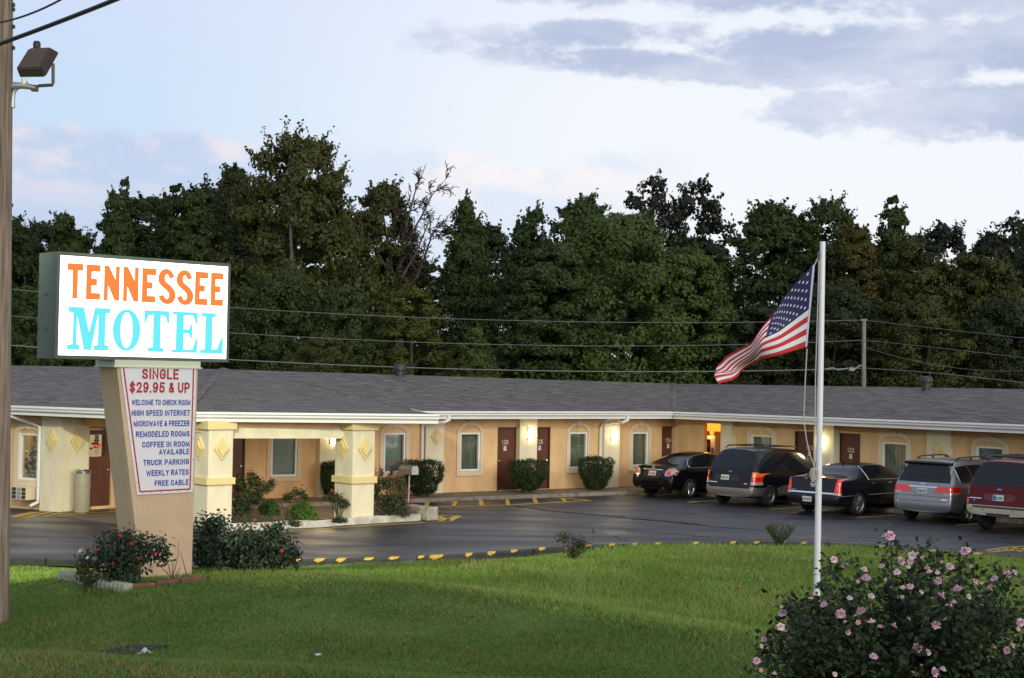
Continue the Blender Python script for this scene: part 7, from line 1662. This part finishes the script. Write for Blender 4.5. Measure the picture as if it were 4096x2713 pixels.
# --- dark minivan with beige lower body ------------------------------------------
def minivan():
    blk = paint('paint_black', (.006, .006, .009)); low = mat('paint_pewter', (.22, .20, .185), .35, .5, coat=.6)
    c = Car('parked_car', 'black minivan with pewter bumper and sills and upright amber red tail lamps', 'car', dict(L=5.10, W=1.94, roofw=.70, wr=.335, rim=.205, spokes=5, split=1, ra=.98, fa=4.02, paint=blk, low=low, shoulder=.972, lowf=lambda q: q.z < .60 and not (q.x < .32 and q.z > .56 and abs(q.y) < .70),
        tail=[(.25, .08), (.42, .0), (.58, 0), (.62, .05), (.68, .07), (1.0, .12), (1.15, .15), (1.60, .40), (1.74, .56)], belt=[(0, 1.06), (4.0, 1.0), (5.0, .8)],
        top=[(0, 1.74), (.035, 1.755), (.30, 1.775), (.85, 1.785), (2.0, 1.78), (2.9, 1.74), (3.4, 1.60), (3.8, 1.36), (4.2, 1.12), (4.6, .98), (4.94, .85), (5.1, .70)]))
    c.patch('rear_window', [(-.78, 1.13), (.78, 1.13), (.74, 1.42), (.64, 1.665), (-.64, 1.665), (-.74, 1.42)], 'rear', M_tint, round_=1)
    c.patch('side_window', [(.42, 1.13), (.42, 1.18), (.62, 1.60), (1.32, 1.625), (1.46, 1.11)], 'side', M_tint, both=True, round_=1); c.patch('side_window', [(1.49, 1.10), (1.36, 1.625), (2.62, 1.62), (2.80, 1.09)], 'side', M_tint, both=True, round_=1); c.patch('side_window', [(2.86, 1.09), (2.70, 1.60), (3.05, 1.58), (3.42, 1.42), (3.82, 1.10)], 'side', M_tint, both=True)
    c.patch('windscreen', [(3.0, -.6), (3.0, .6), (4.0, .74), (4.0, -.74)], 'top', M_tint)
    for sg in (1, -1):
        g = lambda p: p if sg > 0 else mirror(p)
        t = c.patch('tail_light', g([(.80, .68), (.82, 1.08), (.945, 1.06), (.96, .68)]), 'rear', M_lred_, maxe=.04); c.patch('indicator', g([(.82, .93), (.82, 1.075), (.945, 1.055), (.95, .93)]), 'rear', M_lamb, t, off=.012, maxe=.04); c.patch('reversing_lamp', g([(.80, .68), (.81, .77), (.955, .77), (.96, .68)]), 'rear', M_lclr, t, off=.012, maxe=.04)
    for q, m_ in (([(.13, .68), (.16, 1.06), (.24, 1.0), (.33, .68)], M_lred_), ([(.15, .93), (.16, 1.06), (.24, 1.0), (.26, .93)], M_lamb), ([(.13, .68), (.14, .77), (.30, .77), (.33, .68)], M_lclr)): c.patch('tail_light', q, 'side', m_, both=True, off=.010, maxe=.04)
    c.plate(.18, .87, '680-ZPX', M_pltw, M_ptx)
    c.patch('plate_surround', [(-.34, .79), (.60, .79), (.60, .97), (-.34, .97)], 'rear', mat('recess_dark', (.010, .014, .020), .3), off=.003)
    Mx = c.rear_matrix(0, 1.06, .004); b = MB(); n = 20; b.prism([(.085 * math.cos(k * 6.283 / n), .032 * math.sin(k * 6.283 / n)) for k in range(n)], 0, .008, Mx); e = b.build('emblem', mat('emblem_blue', (.02, .05, .20), .3), c.root); text_mesh('emblem_script', 'Ford', .04, M_trim2, c.rear_matrix(0, 1.06, .013), e, width=.09)
    for y, w in ((.62, .30), (-.62, .12)): c.patch('badge', [(y - w / 2, .70), (y + w / 2, .70), (y + w / 2, .722), (y - w / 2, .722)], 'rear', M_trim2, off=.008)
    c.patch('wiper', [(-.30, 1.165), (.22, 1.185), (.22, 1.20), (-.30, 1.19)], 'rear', M_blackp, off=.02)
    c.patch('bumper_top', [(-.78, .598), (.78, .598), (.72, .66), (-.72, .66)], 'rear', blk, off=.004)
    for sg in (1, -1):
        pts = [Vector((.75, .62 * sg, 1.77)), Vector((.88, .62 * sg, 1.835)), Vector((1.8, .63 * sg, 1.84)), Vector((2.6, .63 * sg, 1.825)), Vector((2.8, .63 * sg, 1.76))]; c.bar('roof_rail', pts, .022, M_blackp)
    for x in (1.0, 2.2): c.bar('roof_rack_bar', [Vector((x, -.62, 1.845)), Vector((x, .62, 1.845))], .016, M_blackp)
    for x in (1.48, 2.84): c.patch('door_seam', [(x, .40), (x + .012, .40), (x + .012, 1.09), (x, 1.09)], 'side', M_under, both=True, off=.002, maxe=.1)
    for x in (2.55, 3.05): c.patch('door_handle', [(x, .96), (x + .18, .96), (x + .18, .99), (x, .99)], 'side', blk, both=True, off=.03, round_=1, maxe=.06)
    c.patch('side_moulding', [(1.42, .56), (3.5, .56), (3.5, .595), (1.42, .595)], 'side', M_trim2, both=True, off=.008); c.patch('side_moulding', [(.22, .565), (.58, .565), (.58, .60), (.22, .60)], 'side', M_trim2, both=True, off=.008)
    c.bar('mirror', [Vector((3.72, -.95, 1.08)), Vector((3.74, -1.08, 1.12)), Vector((3.74, -1.16, 1.12))], .06, blk)
    return c
# --- black saloon with red fin lamps --------------------------------------------
def saloon():
    blk = paint('paint_midnight', (.007, .007, .013))
    c = Car('parked_car', 'long black saloon with tall red fin tail lamps and a chrome strip across the boot', 'car', dict(L=5.27, W=1.90, roofw=.66, wr=.335, rim=.235, spokes=9, ra=1.18, fa=4.11, paint=blk, shoulder=.97,
        tail=[(.22, .10), (.36, .02), (.55, 0), (.60, .0), (.64, .06), (1.0, .12), (1.10, .16), (1.5, .16)], belt=[(0, 1.02), (1, 1.03), (3.6, .95), (5.2, .75)],
        top=[(0, 1.09), (.035, 1.11), (.30, 1.125), (.85, 1.14), (1.0, 1.17), (1.2, 1.27), (1.6, 1.425), (2.0, 1.48), (2.5, 1.485), (3.0, 1.455), (3.4, 1.30), (3.8, 1.12), (4.2, 1.04), (4.8, .93), (5.1, .85), (5.27, .70)]))
    c.patch('rear_window', [(-.66, 1.165), (.66, 1.165), (.60, 1.30), (.52, 1.42), (-.52, 1.42), (-.60, 1.30)], 'rear', M_tint)
    c.patch('side_window', [(1.72, 1.05), (1.72, 1.385), (2.02, 1.405), (2.44, 1.405), (2.56, 1.035)], 'side', M_tint, both=True); c.patch('side_window', [(2.63, 1.03), (2.51, 1.405), (2.85, 1.39), (3.15, 1.31), (3.62, 1.02)], 'side', M_tint, both=True)
    c.patch('windscreen', [(2.95, -.55), (2.95, .55), (3.75, .7), (3.75, -.7)], 'top', M_tint)
    for sg in (-1, 1):
        A = [(3.66, 1.0), (1.685, 1.03), (1.685, 1.395), (2.02, 1.43), (2.5, 1.43), (2.87, 1.41), (3.2, 1.32), (3.68, 1.0)]; pts = []
        for (x0, z0), (x1, z1) in zip(A[:-1], A[1:]):
            for k in range(6):
                x, z = x0 + (x1 - x0) * k / 6, z0 + (z1 - z0) * k / 6; h = c.bvh.ray_cast(Vector((x, 3 * sg, z)), Vector((0, -sg, 0)))
                if h[0]: pts.append(h[0] + Vector((0, .008 * sg, 0)))
        c.bar('window_trim', pts, .011, M_trim2); h0 = [c.bvh.ray_cast(Vector((x, 3 * sg, .585)), Vector((0, -sg, 0))) for x in np.linspace(.15, 5.0, 40)]
        for lo, hi in ((.15, .78), (1.62, 3.6)): c.bar('side_trim', [h[0] + Vector((0, .004 * sg, 0)) for h in [c.bvh.ray_cast(Vector((x, 3 * sg, .585)), Vector((0, -sg, 0))) for x in np.linspace(lo, hi, 12)] if h[0]], .011, M_trim2)
    for sg in (1, -1):
        g = lambda p: p if sg > 0 else mirror(p); t = c.patch('tail_light', g([(.74, .625), (.76, .90), (.80, 1.04), (.84, 1.085), (.885, 1.04), (.91, .625)]), 'rear', M_lred_, off=.010, maxe=.04); c.patch('reversing_lamp', g([(.735, .615), (.74, .665), (.91, .665), (.91, .615)]), 'rear', M_lclr, t, off=.014, maxe=.04)
    c.patch('tail_light', [(.08, .63), (.13, .95), (.18, 1.06), (.215, 1.0), (.225, .63)], 'side', M_lred_, both=True, off=.010, maxe=.04)
    c.patch('boot_strip', [(-.74, .632), (.74, .632), (.74, .675), (-.74, .675)], 'rear', M_trim2, off=.012)
    c.patch('brake_strip', [(-.70, 1.075), (.70, 1.075), (.68, 1.10), (-.68, 1.10)], 'rear', mat('lens_dark_red', (.16, .008, .02), .2, coat=1), off=.008)
    Mx = c.rear_matrix(0, .90, .006); b = MB(); n = 24; b.ring([(.085 * math.cos(k * 6.283 / n), .085 * math.sin(k * 6.283 / n)) for k in range(1, n)] , [(.068 * math.cos(k * 6.283 / n), .068 * math.sin(k * 6.283 / n)) for k in range(1, n)], 0, .010, Mx); e = b.build('emblem', M_trim2, c.root)
    b = MB()
    for k, m_ in enumerate(((-.04, -.005), (0, .035), )): b.prism([(-.045, .03 - .035 * k), (.045, .03 - .035 * k), (.04 - .02 * k, -.005 - .035 * k), (-.04 + .02 * k, -.005 - .035 * k)], 0, .009, Mx, mi=k)
    b.build('shield', [mat('shield_red', (.35, .08, .08), .3), M_trim2], e)
    c.plate(.14, .46, '242-PYB', M_pltw, M_ptx)
    text_mesh('badge', 'DTS', .045, M_trim2, c.rear_matrix(.66, .705, .006), c.root, width=.09)
    c.bar('antenna', [Vector((1.75, 0, 1.44)), Vector((1.70, 0, 1.52)), Vector((1.62, 0, 1.55))], [.03, .018, .006], M_blackp)
    for y in (-.55, .62): 
        for e in (-.05, .05): c.patch('exhaust', [(y + e - .04, .27), (y + e + .04, .27), (y + e + .04, .32), (y + e - .04, .32)], 'rear', M_trim2, round_=2, maxe=.05)
    for x in (1.66, 2.60): c.patch('door_seam', [(x, .35), (x + .012, .35), (x + .012, 1.02), (x, 1.02)], 'side', M_under, both=True, off=.002, maxe=.1)
    for x in (1.80, 2.75): c.patch('door_handle', [(x, .90), (x + .18, .90), (x + .18, .925), (x, .925)], 'side', M_trim2, both=True, off=.02, round_=1, maxe=.06)
    return c
# --- silver minivan ---------------------------------------------------------------
def silver():
    sil = mat('paint_silver', (.225, .235, .26), .30, .55, coat=.6)
    c = Car('parked_car', 'silver blue minivan with wide red tail lamps and black rear spoiler', 'car', dict(L=5.12, W=1.96, roofw=.70, wr=.335, rim=.225, spokes=9, ra=1.02, fa=4.02, paint=sil, shoulder=.965,
        tail=[(.25, .10), (.40, .02), (.55, 0), (.66, .02), (.72, .06), (1.0, .10), (1.10, .13), (1.60, .40), (1.74, .47)], belt=[(0, 1.06), (4.0, .98), (5.0, .78)],
        top=[(0, 1.72), (.035, 1.735), (.30, 1.76), (.85, 1.775), (2.0, 1.77), (2.9, 1.73), (3.4, 1.58), (3.8, 1.34), (4.2, 1.10), (4.6, .97), (4.95, .84), (5.12, .70)]))
    c.patch('rear_window', [(-.80, 1.13), (.80, 1.13), (.78, 1.40), (.70, 1.63), (-.70, 1.63), (-.78, 1.40)], 'rear', M_tint)
    c.patch('side_window', [(.62, 1.14), (.56, 1.56), (1.25, 1.60), (1.38, 1.12)], 'side', M_tint, both=True, round_=0); c.patch('side_window', [(1.42, 1.12), (1.30, 1.60), (2.58, 1.595), (2.76, 1.09)], 'side', M_tint, both=True); c.patch('side_window', [(2.82, 1.09), (2.66, 1.585), (3.05, 1.56), (3.42, 1.40), (3.82, 1.08)], 'side', M_tint, both=True)
    c.patch('windscreen', [(3.0, -.6), (3.0, .6), (4.0, .74), (4.0, -.74)], 'top', M_tint)
    for sg in (-1, 1):
        for A in ([(.60, 1.125), (.545, 1.575), (1.25, 1.615), (2.6, 1.612), (3.05, 1.58)], [(.60, 1.125), (1.4, 1.105), (2.8, 1.075), (3.8, 1.07)]):
            pts = []
            for (x0, z0), (x1, z1) in zip(A[:-1], A[1:]):
                for k in range(6):
                    h = c.bvh.ray_cast(Vector((x0 + (x1 - x0) * k / 6, 3 * sg, z0 + (z1 - z0) * k / 6)), Vector((0, -sg, 0)))
                    if h[0]: pts.append(h[0] + Vector((0, .006 * sg, 0)))
            c.bar('window_trim', pts, .010, M_trim2)
    # spoiler overhanging the rear glass
    b = MB(); n = 12; V = []
    for i in range(n + 1):
        y = -.74 + 1.48 * i / n; e = .05 * (abs(y) / .74) ** 3; V += [(.47 + e, y, 1.722 - e * .5), (.34 + e, y, 1.70 - e * .5), (.335 + e, y, 1.665), (.44 + e, y, 1.60)]
    b.add(V, [(4 * i + k, 4 * i + (k + 1) % 4, 4 * i + 4 + (k + 1) % 4, 4 * i + 4 + k) for i in range(n) for k in range(4)] + [(0, 1, 2, 3), (4 * n, 4 * n + 1, 4 * n + 2, 4 * n + 3)]); b.build('spoiler', M_blackp, c.root, smooth=True)
    for sg in (1, -1):
        g = lambda p: p if sg > 0 else mirror(p)
        t = c.patch('tail_light', g([(.36, .865), (.42, .99), (.46, 1.03), (.93, 1.035), (.95, .87), (.60, .845)]), 'rear', M_lred_, maxe=.05, off=.010); c.patch('reversing_lamp', g([(.62, .85), (.92, .865), (.93, .80), (.70, .79)]), 'rear', M_lclr, t, off=.008, maxe=.05, round_=1)
    c.patch('tail_light', [(.18, .87), (.16, 1.035), (.50, 1.03), (.60, .99), (.56, .90), (.50, .875)], 'side', M_lred_, both=True, off=.010, maxe=.05); c.patch('reversing_lamp', [(.17, .81), (.18, .868), (.50, .872), (.40, .82)], 'side', M_lclr, both=True, off=.008, maxe=.05)
    c.patch('garnish', [(-.44, .985), (.44, .985), (.44, 1.015), (-.44, 1.015)], 'rear', M_trim2, off=.012)
    c.patch('plate_recess', [(-.35, .80), (.35, .80), (.40, .975), (-.40, .975)], 'rear', mat('silver_recess', (.24, .27, .34), .4, .4), off=.004, round_=1)
    def st(pl, M): b = MB(); b.box((-.125, .0095, -.055), (.03, .002, .03), M); b.build('plate_sticker', mat('sticker_yellow', (.6, .55, .05), .5), pl)
    c.plate(0, .885, '955-MZ1', M_pltw, M_ptx, st)
    Mx = c.rear_matrix(0, 1.075, .006); b = MB()
    for sg in (1, -1): b.prism([(sg * .035, -.035), (sg * .052, -.035), (sg * .062, .035), (sg * .038, .035)], 0, .010, Mx)
    b.box((0, .005, 0), (.07, .010, .016), Mx); b.build('emblem', M_trim2, c.root)
    c.patch('badge', [(-.78, .655), (-.60, .655), (-.60, .685), (-.78, .685)], 'rear', M_trim2, off=.006)
    c.patch('wiper', [(-.34, 1.165), (.26, 1.185), (.26, 1.20), (-.34, 1.195)], 'rear', M_blackp, off=.02)
    for q in ([(-.80, .735), (.80, .735), (.80, .747), (-.80, .747)], [(-.74, .60), (.74, .60), (.74, .612), (-.74, .612)], [(.80, .60), (.815, .60), (.86, .80), (.845, .80)], [(-.80, .60), (-.815, .60), (-.86, .80), (-.845, .80)]): c.patch('bumper_seam', q, 'rear', M_under, off=.002, maxe=.1)
    for sg in (1, -1):
        c.bar('roof_rail', [Vector((.85, .60 * sg, 1.75)), Vector((1.0, .60 * sg, 1.815)), Vector((1.9, .61 * sg, 1.825)), Vector((2.5, .61 * sg, 1.815)), Vector((2.7, .61 * sg, 1.74))], .022, mat('rail_brownish', (.05, .045, .045), .4))
        for x in (1.0, 1.75, 2.5): c.bar('rail_foot', [Vector((x, .60 * sg, 1.74)), Vector((x, .605 * sg, 1.82))], .03, M_blackp)
    c.patch('door_track', [(.75, .93), (2.6, .91), (2.6, .922), (.75, .942)], 'side', M_under, both=True, off=.002, maxe=.1)
    for x in (1.40, 2.80): c.patch('door_seam', [(x, .40), (x + .012, .40), (x + .012, 1.09), (x, 1.09)], 'side', M_under, both=True, off=.002, maxe=.1)
    return c
# --- red estate off-roader ----------------------------------------------------------
def offroader():
    red = mat('paint_maroon', (.085, .003, .007), .35, 0, coat=.15, spec=.15); low = mat('bumper_beige', (.36, .34, .27), .5)
    c = Car('parked_car', 'maroon off road wagon with beige bumper cut by the right picture edge', 'car', dict(L=5.23, W=2.00, roofw=.72, wr=.39, rim=.235, spokes=6, ra=1.15, fa=4.15, paint=red, low=low, shoulder=.975, lowf=lambda q: q.z < .70 and q.x < .75 or q.z < .5, bot=[(0, .46), (.4, .40), (4.8, .36), (5.23, .42)],
        tail=[(.4, .04), (.55, 0), (.70, 0), (.74, .07), (1.1, .10), (1.2, .12), (1.78, .38), (1.90, .45)], belt=[(0, 1.20), (4.0, 1.15), (5.2, 1.0)],
        top=[(0, 1.87), (.035, 1.885), (.30, 1.91), (.85, 1.925), (2.0, 1.92), (2.9, 1.88), (3.4, 1.62), (3.8, 1.34), (4.2, 1.20), (4.8, 1.14), (5.1, 1.08), (5.23, .95)]))
    c.patch('rear_window', [(-.88, 1.24), (.88, 1.24), (.84, 1.55), (.76, 1.82), (-.76, 1.82), (-.84, 1.55)], 'rear', M_tint)
    c.patch('side_window', [(.50, 1.24), (.55, 1.75), (1.5, 1.78), (1.55, 1.23)], 'side', M_tint, both=True); c.patch('side_window', [(1.62, 1.23), (1.57, 1.78), (2.5, 1.78), (2.55, 1.22)], 'side', M_tint, both=True); c.patch('side_window', [(2.62, 1.22), (2.57, 1.77), (2.95, 1.75), (3.6, 1.30), (3.6, 1.22)], 'side', M_tint, both=True)
    c.patch('windscreen', [(3.0, -.6), (3.0, .6), (3.75, .74), (3.75, -.74)], 'top', M_tint)
    for sg in (1, -1):
        g = lambda p: p if sg > 0 else mirror(p); t = c.patch('tail_light', g([(.86, .98), (.87, 1.25), (.97, 1.25), (.98, .98)]), 'rear', mat('lens_deep_red', (.24, .012, .012), .15, coat=1), maxe=.05); c.patch('tail_light', g([(.86, .74), (.86, .90), (.98, .90), (.98, .74)]), 'rear', M_lred_, maxe=.05)
    Mx = c.rear_matrix(0, 1.15, .006); b = MB(); n = 24; b.prism([(.10 * math.cos(k * 6.283 / n), .038 * math.sin(k * 6.283 / n)) for k in range(n)], 0, .008, Mx); e = b.build('emblem', mat('emblem_blue', (.02, .05, .20), .3), c.root); text_mesh('emblem_script', 'Ford', .045, M_trim2, c.rear_matrix(0, 1.15, .015), e, width=.10)
    c.patch('plate_recess', [(-.42, .84), (.42, .84), (.46, 1.05), (-.46, 1.05)], 'rear', mat('maroon_recess', (.10, .008, .016), .4), off=.003, round_=1)
    def st(pl, M): b = MB(); b.prism([(-.14, -.07), (-.06, -.06), (-.05, -.02), (-.075, .03), (-.06, .065), (-.14, .07)], .0085, .010, M); b.build('plate_emblem', mat('plate_blue', (.02, .12, .34), .5), pl)
    c.plate(.02, .93, 'E32203', M_pltw, M_ptx, st)
    c.patch('badge', [(.50, .885), (.84, .885), (.84, .905), (.50, .905)], 'rear', M_trim2, off=.008); c.patch('badge', [(.66, .82), (.72, .82), (.72, .87), (.66, .87)], 'rear', mat('plate_blue', (.02, .12, .34), .5), off=.008)
    c.patch('bumper_step', [(-.72, .655), (.72, .655), (.72, .70), (-.72, .70)], 'rear', M_blackp, off=.012); c.patch('tow_plate', [(-.34, .52), (.34, .52), (.34, .55), (-.34, .55)], 'rear', M_trim2, off=.02); c.patch('tow_recess', [(-.32, .465), (.32, .465), (.32, .518), (-.32, .518)], 'rear', M_under, off=.006)
    for y in (.76, .42, -.42, -.76): c.patch('sensor', [(y - .015, .595), (y + .015, .595), (y + .015, .625), (y - .015, .625)], 'rear', M_under, off=.006, round_=1)
    c.patch('wiper', [(-.2, 1.27), (.34, 1.29), (.34, 1.305), (-.2, 1.30)], 'rear', M_blackp, off=.02)
    for sg in (1, -1):
        c.bar('roof_rail', [Vector((.75, .66 * sg, 1.90)), Vector((.95, .66 * sg, 1.985)), Vector((2.6, .67 * sg, 1.98)), Vector((2.8, .67 * sg, 1.90))], .03, M_blackp)
    for x in (1.1, 1.75, 2.4): c.bar('roof_rack_bar', [Vector((x, -.66, 1.975)), Vector((x, .66, 1.975))], .03, M_blackp)
    b = MB(); b.tube([Vector((.5, 0, .45)), Vector((.9, 0, .42))], .05, 8); b.build('spare_wheel_carrier', M_under, c.root)
    return c
PHI = R(45)
sedan().place(2752, 1993, PHI); minivan().place(3072, 2026, PHI); saloon().place(3427, 2061, PHI); silver().place(3865, 2093, PHI)
_o = offroader(); _o.place(4196, 2138, PHI)
for o in FR + FW + FM: bpy.data.objects.remove(o)
for o in [o for o in bpy.data.objects if o.name.startswith('flower') and o.parent is None and o.type == 'MESH' and not o.get('kind')]:
    if not o.get('label'): bpy.data.objects.remove(o)
